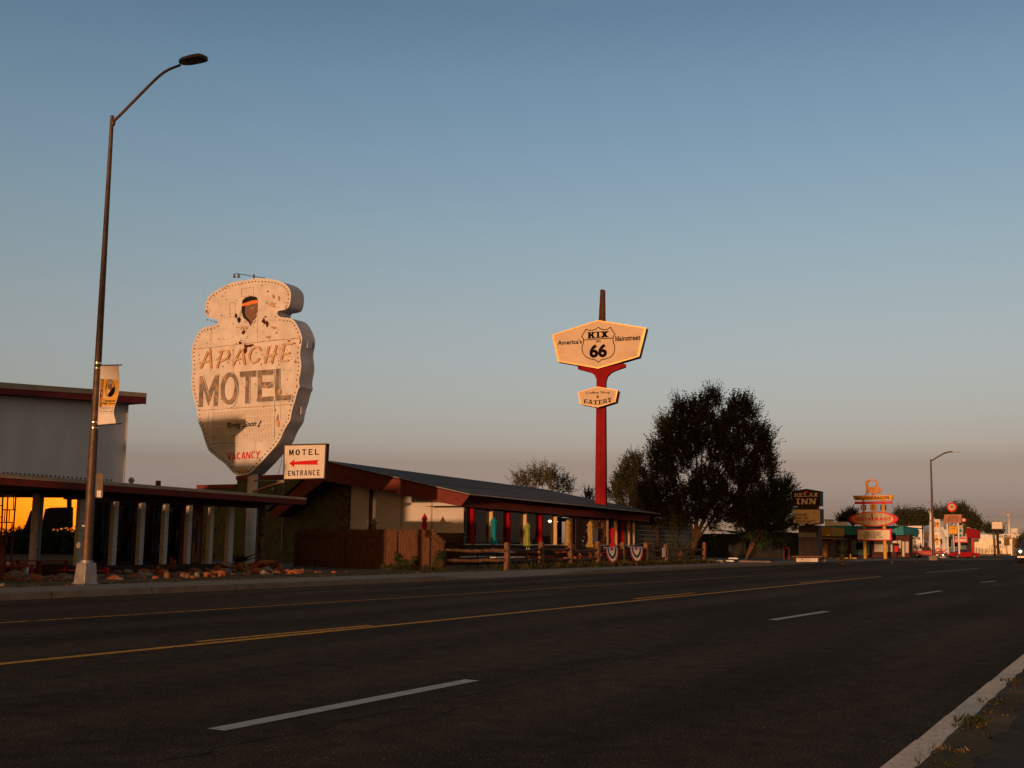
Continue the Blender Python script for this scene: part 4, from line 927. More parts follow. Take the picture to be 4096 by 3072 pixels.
# end wall: green block with raised blocks
wy0 = PW.hit(1383, 2100).y     # left edge of the white panels
wyE = PW.hit(1857, 2090).y
gy1 = PW.hit(949, 1905).y; gy2 = PW.hit(792, 1940).y
hz = lambda sx, sy: PW.hit(sx, sy).z
zU = hz(1009, 1918); zL = hz(792, 1955); 
def relief(mb, ya, yb, za, zb):
    # running pattern of slightly proud blocks
    bw, bh = .46, .225; r = 0; z = za
    while z < zb-bh:
        y = ya+(.23 if r % 2 else 0); c = 0
        while y < yb-bw:
            if (c+r*2) % 3 == 0: mb.box(WX-rnd.uniform(.03, .055), WX+.01, y+.03, y+bw-.02, z+.01, z+bh*.96)
            y += bw; c += 1
        z += bh; r += 1
gw = MB().box(WX, WX+.3, wy0, gy1, .02, zU); relief(gw, wy0+.1, gy1, .2, zU-.1)
pk = MB(); gw.face([(WX+.05, wy0, zU), (WX+.05, gy1, zU), (WX+.05, gy1, zU+.1)])
gw.build('wall', 'green_block', din, smooth=False)
# the gable above the wall line
MB().prism([(WX+.02, wyE, crB.z-.2), (WX+.02, wyE, crB.z+.25), (WX+.02, RY, apB.z+.1), (WX+.02, tpB.y, tpB.z+.1), (WX+.02, tpB.y, 1.5), (WX+.02, RY, 1.5)], (.2, 0, 0)).build('gable_wall', 'green_block', din, smooth=False)
for a, b, zc in ((gy1, PW.hit(1240, 1900).y, zU), (gy2, gy1+.02, zL)):
    MB().box(WX-.10, WX+.36, b if b < a else a, a if b < a else b, zc, zc+(.21 if zc == zU else .2)).build('coping', 'fascia', din)
lw = MB().box(WX+.02, WX+.3, gy1, gy2, .02, zL); relief(lw, gy1, gy2, .2, zL-.1); lw.build('low_wall', 'green_block', din, smooth=False)
p0, p1 = PW.hit(*e2(782, 410)), PW.hit(*e2(750, 1230)); cpx = WX-.1
MB().tube([(cpx, p0.y, p0.z+.3), (cpx, p0.y, .62), (cpx, p0.y-1.3, .60)], .028, 8).build('conduit', 'grey_steel', din)
q = PW.hit(*e2(558, 575)); MB().lathe((WX-.16, q.y, q.z-.1), [(.10, 0), (.07, .06), (.03, .14), (.015, .3)], 10).build('wall_lamp', 'grey_steel', din)
# stone pier and the white panels
ys = [PW.hit(*e3(x, 800)).y for x in (200, 345, 612, 652, 1040, 1050, 1450, 1462, 1888)]
pb_ = hz(1300, 2125)
MB().box(WX-.16, WX+.2, ys[1], ys[0], .05, 4.3).build('stone_pier', 'stone', din)
zs = hz(*e3(900, 692)); zlo = hz(*c4(1080, 633)); zsill = hz(*c4(1150, 742))
def topz(y): t = (y-crB.y)/(apB.y-crB.y); return crB.z+(apB.z-crB.z)*t+.12
for a, b in ((ys[2], ys[1]), (ys[4], ys[3]), (ys[6], ys[5]), (ys[8], ys[7])):
    MB().prism([(WX-.02, a, zlo), (WX-.02, b, zlo), (WX-.02, b, topz(b)), (WX-.02, a, topz(a))], (.06, 0, 0)).build('panel', 'panel_white', din)
    MB().face([(WX-.015, a, zsill), (WX-.015, b, zsill), (WX-.015, b, zlo-.03), (WX-.015, a, zlo-.03)]).build('low_window', 'window_dark', din)
MB().box(WX-.1, WX+.08, ys[3], ys[2], .05, topz(ys[2])).build('post', 'dark_frame', din)
for a, b in ((ys[5], ys[4]), (ys[7], ys[6])): MB().box(WX-.06, WX+.06, a-.012, b+.012, zsill, topz(a)).build('mullion', 'tan_cap', din)
mb = MB(); mb.box(WX-.035, WX+.02, ys[8], ys[3], zs-.012, zs+.012); mb.box(WX-.035, WX+.02, ys[2], ys[1], zs-.012, zs+.012); mb.build('glazing_bar', 'panel_white', din)
MB().box(WX-.07, WX+.03, wyE-.05, ys[1], zlo-.03, zlo).build('glazing_bar', 'panel_white', din)
MB().box(WX-.05, WX+.2, wyE, ys[1], .02, zsill-.02).build('low_wall', 'dark_frame', din)
# street front: glass between square posts
FGY = wyE; PGf = YP(FGY)
zf0 = PGf.hit(*c4(1600, 757)).z; zf1 = feBL.z-.02
bx_ = lambda cr, x, y=500: PGf.hit(*cr(x, y)).x
posts = [(c4, 1340), (c4, 1548), (c4, 1742), (c4, 1924), (c4, 2097), (c5, 325), (c5, 500), (c5, 898), (c5, 992), (c5, 1066), (c5, 1132), (c5, 1186)]
PXs = [bx_(*p) for p in posts]
M['post_gold'] = mat('post_gold', (.60, .42, .20), .5, .1, 3)
for i, x in enumerate(PXs):
    w = (.13, .075, .15, .075, .14, .08, .06, .09, .05, .10, .05, .07)[i]
    MB().box(x-w/2, x+w/2, FGY-.16, FGY+.06, zf0-.05, zf1+.3).build('post', 'pole_red' if i in (0, 2, 4, 9) else ('post_gold' if i in (1, 3, 5, 8) else ('tan_cap' if i in (7, 10, 11) else 'dark_frame')), din)
MB().box(WX, XR-1.2, FGY-.10, FGY+.12, zf0-.075, zf0-.03).build('sill', 'panel_white', din)
MB().box(WX, XR-1.2, FGY-.04, FGY+.1, .02, zf0-.08).build('low_wall', 'dark_frame', din)
xs_ = [WX+.05]+PXs[:6]
for i in range(len(xs_)-1):
    MB().face([(xs_[i]+.1, FGY+.02, zf0), (xs_[i+1]-.08, FGY+.02, zf0), (xs_[i+1]-.08, FGY+.02, zf1+.3), (xs_[i]+.1, FGY+.02, zf1+.3)]).build('window', 'window_front', din)
for a, b in ((7, 8), (8, 9), (9, 10), (10, 11)):
    MB().face([(PXs[a]+.06, FGY+.02, zf0), (PXs[b]-.06, FGY+.02, zf0), (PXs[b]-.06, FGY+.02, zf1+.3), (PXs[a]+.06, FGY+.02, zf1+.3)]).build('window', 'window_dark', din)
# rough stone wall with a picture frame round the door bay
sx0, sx1 = bx_(c5, 515), bx_(c5, 880)
sm_ = MB(); 
for i in range(26):
    for j in range(12):
        if rnd.random() < .9:
            x = sx0+(sx1-sx0)*(i+rnd.random()*.5)/26; z = .1+j*.2+rnd.uniform(-.03, .03); sm_.box(x, x+rnd.uniform(.12, .34), FGY-rnd.uniform(.02, .06), FGY+.1, z, z+rnd.uniform(.14, .24))
M['stone_warm'] = mat('stone_warm', (.20, .10, .05), .95, .45, 4, .6, 14)
sm_.build('stone_wall', 'stone_warm', din, smooth=False)
fq = trace(c5, [(748, 580), (806, 583), (806, 748), (748, 748)], YP(FGY-.16)); fo = MB().prism(fq, (0, .03, 0)).build('menu_board', 'grey_steel', din)
MB().face([p+Vector((0, -.004, 0)) + (sum(fq, Vector((0, 0, 0)))/4-p)*.12 for p in fq]).build('board_print', 'faint_print', fo)
xd = bx_(c5, 560); MB().box(xd-.35, xd+.45, FGY-.2, FGY-.14, .12, zf1-.15).build('door', 'dark_frame', din)
# grey weatherboard annex at the far end
ax0, ax1 = XR-1.2, XR+9
an = MB(); 
for k in range(9): an.box(ax0, ax1, FGY+.18-.012*(k % 2), FGY+.3, .1+k*.27, .1+k*.27+.262)
M['weatherboard'] = mat('weatherboard', (.13, .125, .11), .9, .2, 3, .2, stretch=(.4, 1, 4))
an.build('annex_wall', 'weatherboard', din)
MB().box(ax0-.1, ax1+.3, FGY-.15, FGY+6, 2.55, 2.75).build('annex_roof', 'dark_soffit', din)
a = YP(FGY+.12).hit(*c5(1445, 735)); MB().box(a.x, a.x+1.5, FGY+.1, FGY+.16, a.z-.75, a.z).build('annex_window', 'window_dark', din)
MB().box(XR+2.2, XR+2.4, FGY-.05, FGY+.1, .1, 2.55).build('annex_post', 'dark_frame', din)
# inside: floor, back wall in two tones, hanging lamps, tables, seated guests
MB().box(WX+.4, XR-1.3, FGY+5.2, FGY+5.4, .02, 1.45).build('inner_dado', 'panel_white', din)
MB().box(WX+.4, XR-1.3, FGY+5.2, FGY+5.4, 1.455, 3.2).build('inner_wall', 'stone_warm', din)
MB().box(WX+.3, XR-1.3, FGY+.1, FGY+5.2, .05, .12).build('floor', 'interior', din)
for i, (sx, sy) in enumerate(((278, 512), (345, 515))):
    p = YP(FGY+1.6).hit(*c5(sx, sy)); h = MB().tube([p+Vector((0, 0, .9)), p+Vector((0, 0, .07))], .012, 5).build('hanging_lamp', 'dark_metal', din); MB().ball(p, .075).build('bulb', 'lamp_glow', h)
p = YP(FGY+2.2).hit(*c4(2200, 510)); h = MB().tube([p+Vector((0, 0, .9)), p+Vector((0, 0, .05))], .012, 5).build('hanging_lamp', 'dark_metal', din); MB().ball(p, .05).build('bulb', 'lamp_glow', h)

# seated guests seen as dark shapes through the glass
_gs = [((1826, 660), c4, 'person seated in dark clothes behind the lime umbrella window of the diner', 'black_paint'), ((2205, 740), c4, 'person seated low in dark clothes behind the diner glass right of the lime umbrella', 'navy_cloth'), ((285, 735), c5, 'person seated in dark clothes under the two lit lamps in the diner', 'black_paint')]
for px, cr, lab, tp in _gs:
    h = YP(FGY+.9).hit(*cr(*px))
    me = bpy.data.meshes.new('person')
    V = [(0, 0, .52), (0, -.02, .80), (0, -.03, 1.06), (0, -.03, 1.16), (0, -.03, 1.26), (0, -.03, 1.36), (.20, -.02, 1.02), (.27, -.08, .80), (.12, -.30, .74), (-.20, -.02, 1.02), (-.27, -.08, .80), (-.12, -.30, .74), (.10, -.38, .54), (.12, -.42, .12), (-.10, -.38, .54), (-.12, -.42, .12), (.12, -.54, .10), (-.12, -.54, .10)]
    E_ = [(0, 1), (1, 2), (2, 3), (3, 4), (4, 5), (2, 6), (6, 7), (7, 8), (2, 9), (9, 10), (10, 11), (0, 12), (12, 13), (0, 14), (14, 15), (13, 16), (15, 17)]
    Rr = [.16, .17, .16, .065, .105, .085, .075, .06, .04, .075, .06, .04, .09, .06, .09, .06, .045, .045]
    me.from_pydata([Vector(v) for v in V], E_, []); ob = bpy.data.objects.new('person', me); COL.objects.link(ob)
    ob.modifiers.new('skin', 'SKIN'); ss = ob.modifiers.new('sub', 'SUBSURF'); ss.levels = 1; ss.render_levels = 1
    if not me.skin_vertices:
        bmx = bmesh.new(); bmx.from_mesh(me); bmx.verts.layers.skin.verify(); bmx.to_mesh(me); bmx.free()
    for i, r_ in enumerate(Rr): me.skin_vertices[0].data[i].radius = (r_, r_*(.75 if i < 3 else 1))
    me.skin_vertices[0].data[0].use_root = True
    me.materials.append(M[tp]); ob.location = (h.x, h.y, h.z-1.34); ob.rotation_euler = (0, 0, 1.3)
    tag(ob, lab, 'person', 'guests at the diner windows')
    hb = MB().ball((0, 0, 1.38), .105, .11, .10); hm_ = hb.build('hair', 'hair_black', None); hm_.parent = ob; hm_.location = (0, -.02, 0)

# ------------------------------------------------------------------ wooden fences
FX = 36.0; PFX = XP(FX)
fy0 = PFX.hit(1183, 2200).y; fy1 = PFX.hit(1721, 2200).y; fy2 = PFX.hit(1777, 2200).y
pf = thing('board_fence', 'tall weathered board fence beside the diner, its right end lit orange and stepping down', 'fence', (FX, (fy0+fy2)/2, .1))
def ftop(sx): return PFX.hit(sx, 2117-(sx-1400)*.012 if sx > 1200 else 2119).z
gapA = PFX.hit(1589, 2150).y
ztop = PFX.hit(1500, 2117).z; zbot = .10
y = fy0; k = 0; secs = {0: MB(), 1: MB(), 2: MB()}
while y > fy2+.02:
    w = .135
    if y < fy1: z = ztop-.02-(fy1-y)/(fy1-fy2)*(ztop-PFX.hit(1777, 2166).z); s_ = 2
    else: z = ztop+rnd.uniform(-.018, .012); s_ = 0 if y > gapA else 1
    zl = zbot+rnd.uniform(0, .04); xj = FX+rnd.uniform(-.008, .008)
    a, b = y-w+.006, y
    secs[s_].prism([(xj, a, zl), (xj, b, zl), (xj, b, z-.035), (xj, b-.03, z), (xj, a+.03, z), (xj, a, z-.035)], (.018, 0, 0)); y -= w
for s_ in secs: secs[s_].build('boards', 'wood_fence', pf, smooth=False)
for z in (ztop-.22, .42):
    MB().obox((FX-.035, (fy0+fy1)/2, z), (.022, 0, 0), (0, (fy0-fy1)/2, 0), (0, 0, .045)).build('rail', 'wood_fence', pf)
zr0, zr1 = ztop-.24, PFX.hit(1765, 2172).z-.12
MB().tube([(FX-.035, fy1, zr0), (FX-.035, fy2, zr1)], .04, 4).build('rail', 'wood_fence', pf)
for yy in (fy0-.05, (fy0+gapA)/2, gapA-.02, fy1, fy2):
    MB().box(FX-.12, FX-.03, yy-.045, yy+.045, .05, ztop-.1 if yy > fy2+.1 else PFX.hit(1777, 2172).z).build('post', 'wood_fence', pf)
# dark second fence run behind it, closing the patio toward the green wall
bf = thing('back_fence', 'dark board fence run behind the tall front fence, against the green wall', 'fence', (38, fy0, .1))
mb = MB(); x = FX+1.5
for i in range(64):
    yy = fy0-.25-i*.135; z = PFX.hit(1200, 2119).z+rnd.uniform(-.02, .02); mb.prism([(x, yy-.13, .1), (x, yy, .1), (x, yy, z), (x, yy-.13, z)], (.018, 0, 0))
    if yy < fy0-4.2: break
mb.build('boards', 'wood_fence', bf, smooth=False); MB().box(x+.02, x+.06, fy0-4.4, fy0-.2, .5, .59).build('rail', 'wood_fence', bf)

# split-rail fence along the pavement
M['rail_dark'] = mat('rail_dark', (.11, .06, .036), .85, .3, 5, .35, 30)
sr = thing('split_rail_fence', 'low split-rail fence of rough timber posts and rails along the sidewalk', 'fence', (45, 21.4, .1))
pp_ = [(c4, 1735, 1052, 735), (c4, 2110, 1046, 742), (c5, 507, 990, 735), (c5, 807, 992, 767), (c5, 1085, 1010, 752), (c5, 1340, 988, 752), (c5, 1568, 988, 753), (c5, 1980, 985, 770)]
PB = [ZP(.105).hit(*cr(x, yb)) for cr, x, yb, yt in pp_]
Yl = sum(p.y for p in PB[1:])/len(PB[1:])
PB = [YP(Yl-.1 if i else PB[0].y).hit(*pp_[i][0](pp_[i][1], 900)) for i in range(len(PB))]
for p in PB: p.z = .06
for i, p in enumerate(PB):
    H = 1.16 + rnd.uniform(-.06, .05); w = .10+rnd.uniform(-.01, .015); lean = Vector((rnd.gauss(0, .02), rnd.gauss(0, .02), 0)); mb = MB()
    ring = []
    for zz, k_ in ((0, 1), (.35, .97), (.62, 1.02), (.9, .96), (1.0, .82)):
        ring.append([p+lean*zz+Vector((sx_*w*k_*rnd.uniform(.9, 1.08), sy_*w*k_*rnd.uniform(.9, 1.08), H*zz+(rnd.uniform(-.03, .02) if zz == 1 else 0))) for sx_, sy_ in ((-1, -1), (1, -1), (1, 1), (-1, 1))])
    V = [q for r_ in ring for q in r_]; F = [[3, 2, 1, 0], [16, 17, 18, 19]]+[[a*4+j, a*4+(j+1) % 4, a*4+4+(j+1) % 4, a*4+4+j] for a in range(4) for j in range(4)]
    mb.mesh(V, F).build('post', 'wood_rail', sr, bev=.012)
def rail(a, b, z, r=.06, mt='rail_dark'):
    a = Vector(a); b = Vector(b); P = []
    for i in range(7):
        t = i/6; q = a.lerp(b, t); q.z = z-.04*math.sin(math.pi*t)*rnd.uniform(.4, 1.3)+rnd.gauss(0, .012); P.append(q)
    MB().tube(P, [r*rnd.uniform(.6, .8)]+[r*rnd.uniform(.85, 1.1) for _ in range(5)]+[r*rnd.uniform(.6, .8)], 6).build('rail', mt, sr)
corner = Vector((FX+.05, fy2+.0, 0))
for z in (.87, .50):
    rail(corner, PB[0], z, .065, 'wood_rail')
    for i in range(len(PB)-1): rail(PB[i], PB[i+1], z+rnd.uniform(-.04, .02), .06)
q = YP(Yl-.22).hit(*c5(1538, 820)); PQ = YP(Yl-.2)
MB().prism(trace(c5, [(1520, 808), (1556, 808), (1556, 910), (1520, 910)], PQ), (0, .01, 0)).build('notice', 'sign_face', sr)

# closed patio umbrellas
def umbrella(lab, cr, top, bottom, X=None, Y=None, m='red_cloth', w=1.0, tie=.62, low=None):
    P = XP(X) if X else YP(Y); t = P.hit(*cr(*top)); b = P.hit(*cr(*bottom)); x, y = t.x, t.y
    o = thing('patio_umbrella', lab, 'umbrella', (x, y, .1), 'closed umbrellas on the diner patio')
    H = t.z-b.z; ph = rnd.random()*6; r0 = .135*w
    wob = lambda a, z: .13*math.sin(a*6+ph)+.05*math.sin(a*11+z*9)
    MB().tube([(x, y, .1), (x, y, t.z+.02)], .022, 10).build('pole', 'dark_metal', o)
    pr = [(r0*1.12, 0), (r0*1.22, H*.02), (r0*1.0, H*.12), (r0*.55, H*.28), (r0*.62, H*.34), (r0*.78, H*.5), (r0*.80, H*.68), (r0*.62, H*.80)]
    MB().lathe((x, y, b.z), pr, 24, wob).build('canopy', m, o)
    MB().lathe((x, y, b.z), [(r0*1.02, H*.80), (r0*1.08, H*.815), (r0*.78, H*.89), (r0*.46, H*.955), (r0*.26, H*.985), (r0*.05, H)], 24, lambda a, z: .08*math.sin(a*8+ph)).build('vent_cap', m, o)
    MB().lathe((x, y, b.z), [(r0*.70, H*.265), (r0*.72, H*.28), (r0*.70, H*.295)], 24, wob).build('tie', m, o)
    MB().ball((x, y, t.z+.01), .028, .028, .035).build('finial', 'dark_metal', o); return o
umbrella('closed grey-brown umbrella behind the dark part of the board fence', c4, (266, 482), (268, 780), X=43.5, m='grey_cloth')
umbrella('closed red umbrella behind the lit end of the board fence', c4, (826, 433), (828, 740), X=43.5, m='red_cloth')
umbrella('closed turquoise umbrella over the white picnic table', c4, (1590, 470), (1594, 765), Y=24.6, m='teal_cloth', w=1.12)
umbrella('closed lime green umbrella between the turquoise and the yellow umbrellas', c4, (1963, 525), (1968, 785), Y=24.7, m='lime_cloth', w=1.0)
umbrella('closed yellow umbrella just right of the two lit diner lamps', c5, (474, 490), (458, 782), Y=24.8, m='yellow_cloth', w=1.15)
umbrella('closed yellow umbrella in front of the rough stone wall', c5, (720, 508), (728, 798), Y=24.8, m='yellow_cloth', w=1.15)
umbrella('closed red umbrella at the right end of the patio above the bunting', c5, (968, 580), (972, 800), Y=25.0, m='red_cloth', w=.95)

# picnic tables
def picnic(lab, cr, cx, ytop, Y, L, m, ml, kind):
    p = YP(Y).hit(*cr(cx, ytop)); x, z = p.x, p.z; zb = max(.45, min(z-.22, .62))
    o = thing('picnic_table', lab, 'table', (x, Y, .1), 'picnic tables on the diner patio')
    tb = MB()
    for k in range(5): tb.box(x-L/2, x+L/2, Y-.36+k*.146, Y-.36+k*.146+.138, z-.045, z)
    tb.build('tabletop', m, o)
    for s_ in (-1, 1):
        mb = MB(); mb.box(x-L/2, x+L/2, Y+s_*.72-.13, Y+s_*.72-.005, zb-.04, zb); mb.box(x-L/2, x+L/2, Y+s_*.72+.005, Y+s_*.72+.13, zb-.04, zb); mb.build('bench', m, o)
    for s_ in (-1, 1):
        xx = x+s_*L*.33; mb = MB()
        if kind == 'wood':
            for d in (-1, 1): mb.tube([(xx+d*.03, Y+d*.28, z-.05), (xx+d*.03, Y+d*-.0+d*.62, .1)], .045, 4)
            mb.box(xx-.03, xx+.03, Y-.76, Y+.76, zb-.12, zb-.05)
        else:
            for d in (-1, 1): mb.tube([(xx, Y+d*.25, z-.05), (xx, Y+d*.25, .1)], .025, 6); mb.tube([(xx, Y+d*.72, zb-.05), (xx, Y+d*.72, .1)], .025, 6)
            mb.tube([(xx, Y-.74, .3), (xx, Y+.74, .3)], .022, 6)
        mb.build('leg_frame', ml, o)
    return o, p
t1_, tp1 = picnic('white picnic table with white benches under the turquoise umbrella', c4, 1582, 842, 24.2, 2.5, 'white_plain', 'dark_metal', 'metal')
picnic('red timber picnic table under the lime green umbrella', c4, 1965, 845, 24.7, 1.8, 'red_wood', 'wood_rail', 'wood')
picnic('red timber picnic table under the yellow umbrella beside the lit lamps', c5, 480, 845, 24.8, 1.9, 'red_wood', 'wood_rail', 'wood')
picnic('red timber picnic table under the yellow umbrella by the stone wall', c5, 715, 845, 24.8, 1.8, 'red_wood', 'wood_rail', 'wood')
picnic('red timber picnic table behind the star bunting under the red umbrella', c5, 990, 850, 25.0, 1.8, 'red_wood', 'wood_rail', 'wood')
def shaker(lab, cr, px, Y, m):
    p = YP(Y).hit(*cr(*px)); o = MB().lathe((p.x, p.y, p.z), [(.03, 0), (.032, .07), (.025, .1), (.022, .125), (.012, .14)], 10).build('condiment_bottle', m, None, loc=p); tag(o, lab, 'bottle', 'condiment bottles on the picnic tables'); return o
shaker('left pale condiment bottle on the white picnic table', c4, (1574, 845), 24.5, 'white_plain'); shaker('right pale condiment bottle on the white picnic table', c4, (1600, 845), 24.5, 'canvas')
shaker('left small bottle on the table under the lime umbrella', c4, (1953, 836), 24.6, 'white_plain'); shaker('right small bottle on the table under the lime umbrella', c4, (1980, 836), 24.6, 'canvas')
shaker('pale bottle on the table under the yellow umbrella by the lamps', c5, (458, 838), 24.7, 'canvas')

# fan buntings tied to the rail
def bunting(lab, cr, TL, TR, B, Y):
    P = YP(Y); a = P.hit(*cr(*TL)); b = P.hit(*cr(*TR)); c = P.hit(*cr(*B)); cx = (a+b)/2+Vector((0, 0, -.02))
    o = thing('bunting_fan', lab, 'bunting', cx, 'fan buntings on the split-rail fence')
    W = (b-a).length/2; H = a.z-c.z; n = 56
    def pt(i, k):   # pleated half round
        th = math.pi*i/n; r = k; s = math.sin(th)
        x = cx.x - W*math.cos(th)*r*(1.0 if s < .6 else 1.0-.25*(s-.6)); z = cx.z - H*s*r
        return Vector((x, Y-.05-.04*(i % 2)*r-.05*s*r, z))
    rad_ = [.06, .40, .66, .84, 1.0]; cols = ['red_cloth', 'white_cloth', 'navy_cloth', 'white_cloth', 'red_cloth']
    rr = [0.0, .20, .50, .68, .86, 1.0]
    for q in range(5):
        mb = MB()
        for i in range(n): mb.face([pt(i, rr[q]), pt(i+1, rr[q]), pt(i+1, rr[q+1]), pt(i, rr[q+1])])
        mb.build('band', cols[q], o, smooth=False)
    st = MB()
    for i in range(7):
        th = math.pi*(i+.5)/7; ctr = cx + Vector((-W*math.cos(th)*.59, -.13-.05*math.sin(th), -H*math.sin(th)*.59)); P5 = []
        for k in range(10): w = math.pi/2+k*math.pi/5; r_ = .05 if k % 2 == 0 else .021; P5.append(ctr+Vector((r_*math.cos(w), 0, r_*math.sin(w))))
        st.face(P5)
    st.build('stars', 'white_cloth', o)
    MB().tube([a, cx+Vector((0, -.03, .0)), b], .018, 6).build('header_tape', 'white_cloth', o)
bunting('red white and blue pleated bunting fan, the larger and left of the pair', c5, (875, 802), (1018, 795), (945, 985), Yl-.2)
bunting('red white and blue pleated bunting fan, the smaller and right of the pair', c5, (1142, 792), (1292, 798), (1220, 965), Yl-.2)

# ------------------------------------------------------------------ the diner's tall roadside sign
KN = Vector((math.cos(rad(192.6)), math.sin(rad(192.6)), 0)); kc = XP(62).hit(2402, 1600)
PK = Plane(kc, KN); KH = Vector((-KN.y, KN.x, 0)); KB = -KN
def kcab(root, poly, thick, plane, name='cabinet', frame='gold', facem='cream', inset=.055, side='dark_metal'):
    P = trace(k1, poly, plane); MB().prism(P, KB*thick).build(name, side, root)
    c = sum(P, Vector((0, 0, 0)))/len(P); I = [p+(c-p)*inset for p in P]
    MB().face([p+KN*.006 for p in I]).build('face_panel', facem, root)
    mb = MB(); n = len(P)
    for i in range(n):
        j = (i+1) % n; a, b, ia, ib = P[i], P[j], I[i], I[j]; o_ = KN*.05
        mb.face([a+o_, b+o_, ib+o_, ia+o_]); mb.face([a, b, b+o_, a+o_]); mb.face([ia+o_, ib+o_, ib, ia])
    mb.build('frame', frame, root)
kx_ = thing('diner_sign', 'tall red pylon sign with a six-sided cream panel and small lower panel', 'sign', (kc.x, kc.y, .1))
MB().prism(trace(k1, [(708, 100), (730, 96), (758, 104), (761, 470), (688, 470)], PK, -.25), KB*.22).build('spire', 'rust', kx_)
MB().prism(trace(k1, [(730, 100), (740, 98), (744, 465), (726, 465)], PK, -.2), KB*.05).build('spire_rib', 'dark_metal', kx_)
kcab(kx_, [(165, 628), (692, 460), (1248, 548), (1165, 878), (695, 1015), (235, 935)], .62, PK)
MB().prism(trace(k1, [(450, 982), (700, 1005), (975, 950), (998, 958), (998, 990), (880, 1032), (830, 1058), (790, 1100), (775, 1150), (771, 1235), (668, 1235), (667, 1130), (645, 1085), (605, 1055), (455, 1015)], PK, -.16), KB*.3).build('bracket_arms', 'pole_red', kx_)
def kpost(y0, y1, w0, w1, cx0, cx1):
    a = PK.hit(*k1(cx0, y0), -.16); b = PK.hit(cx1, y1, -.16); s0 = w0/2*62*1.08/4536; s1 = w1/2*62*1.08/4536
    V = []
    for p, s_ in ((a, s0), (b, s1)):
        for u, v in ((-1, 0), (1, 0), (1, 1), (-1, 1)): V.append(p+KH*s_*u+KB*.42*v)
    return MB().mesh(V, [[3,2,1,0],[4,5,6,7],[0,1,5,4],[1,2,6,5],[2,3,7,6],[3,0,4,7]])
pA = kpost(1225, 2030, 36, 46, 716, 2399)
# run the post on down to the ground
low = [pA.v[4], pA.v[5], pA.v[6], pA.v[7]]; lo2 = [Vector((p.x, p.y, .05)) for p in low]; n0 = len(pA.v); pA.v += lo2
pA.f = [f for f in pA.f if f != [4,5,6,7]]; pA.f += [[4,5,9,8],[5,6,10,9],[6,7,11,10],[7,4,8,11],[8,9,10,11]]
pA.build('post', 'pole_red', kx_, smooth=False)
seam = MB(); a, b = pA.v[0].lerp(pA.v[1], .5)+KN*.004, pA.v[4].lerp(pA.v[5], .5)+KN*.004; seam.face([a-KH*.012, a+KH*.012, b+KH*.012, b-KH*.012]); seam.build('post_seam', 'maroon_print', kx_)
PK2 = Plane(kc+KN*.35, KN)
kcab(kx_, [(463, 1285), (685, 1220), (920, 1260), (893, 1395), (690, 1458), (490, 1418)], .30, PK2, name='lower_cabinet')
P = trace(k1, [(463, 1285), (685, 1220), (920, 1260), (893, 1395), (690, 1458), (490, 1418)], PK2)
MB().prism([p+KB*.62 for p in P], KB*.14).build('lower_cabinet', 'gold', kx_)
ke = .012
mb = MB(); sh_ = [(698, 540), (720, 560), (765, 570), (800, 565), (835, 540), (848, 565), (888, 620), (872, 640), (862, 680), (870, 720), (884, 760), (884, 800), (868, 850), (835, 885), (770, 905), (725, 915), (697, 942), (665, 915), (610, 903), (560, 885), (525, 845), (510, 800), (512, 760), (525, 720), (528, 685), (518, 660), (505, 645), (525, 612), (558, 565), (590, 577), (630, 575), (670, 562), (698, 540)]
stroke(mb, k1, sh_, 9, PK, ke); stroke(mb, k1, [(528, 687), (863, 664)], 9, PK, ke); mb.build('route_shield', 'black_paint', kx_)
mb = MB()
for dx_, de_ in ((-4, 0), (4, .006)): glyphs(mb, 'KIX', k1, [(575+dx_, 599), (812+dx_, 583), (812+dx_, 654), (575+dx_, 672)], PK, ke+de_, gap=.05, widths={'I': .62})
mb.build('lettering', 'black_paint', kx_)
for s_, q in (("on", [(667, 692), (722, 686), (722, 712), (667, 718)]), ("66", [(594, 738), (796, 727), (796, 883), (594, 893)]), ("America's", [(232, 690), (508, 676), (508, 728), (232, 746)]), ("ainstreet", [(932, 643), (1178, 630), (1178, 686), (932, 699)])):
    text(MB(), s_, k1, q, PK, ke, bold=.045 if s_ == '66' else .026).build('lettering', 'black_paint', kx_)
mb = MB(); g = quad_pt(k1, [(888, 644), (930, 641), (930, 700), (888, 703)], PK, 0)
for k, poly in enumerate(SLABM): mb.face([g(u, v)+KN*(ke+.0006*k) for u, v in poly])
mb.build('lettering', 'black_paint', kx_)
for s_, q, b_ in (("Coffee Shop", [(550, 1280), (832, 1270), (832, 1304), (550, 1312)], .015), ("&", [(672, 1318), (707, 1316), (707, 1351), (672, 1352)], .015)):
    text(MB(), s_, k1, q, PK2, ke, bold=b_).build('lettering', 'black_paint', kx_)
for i, (ch, x, yb, yt) in enumerate([('E', 528, 1412, 1368), ('A', 582, 1420, 1370), ('T', 640, 1427, 1378), ('E', 697, 1425, 1374), ('R', 750, 1414, 1364), ('Y', 800, 1400, 1350)]):
    mb = MB(); q = [(x, yt), (x+50, yt-4), (x+50, yb-4), (x, yb)]; g = quad_pt(k1, q, PK2, 0)
    for k, poly in enumerate(SLAB[ch]): mb.face([g(u, v)+KN*(ke+.0006*k) for u, v in poly])
    mb.build('lettering', 'black_paint', kx_)

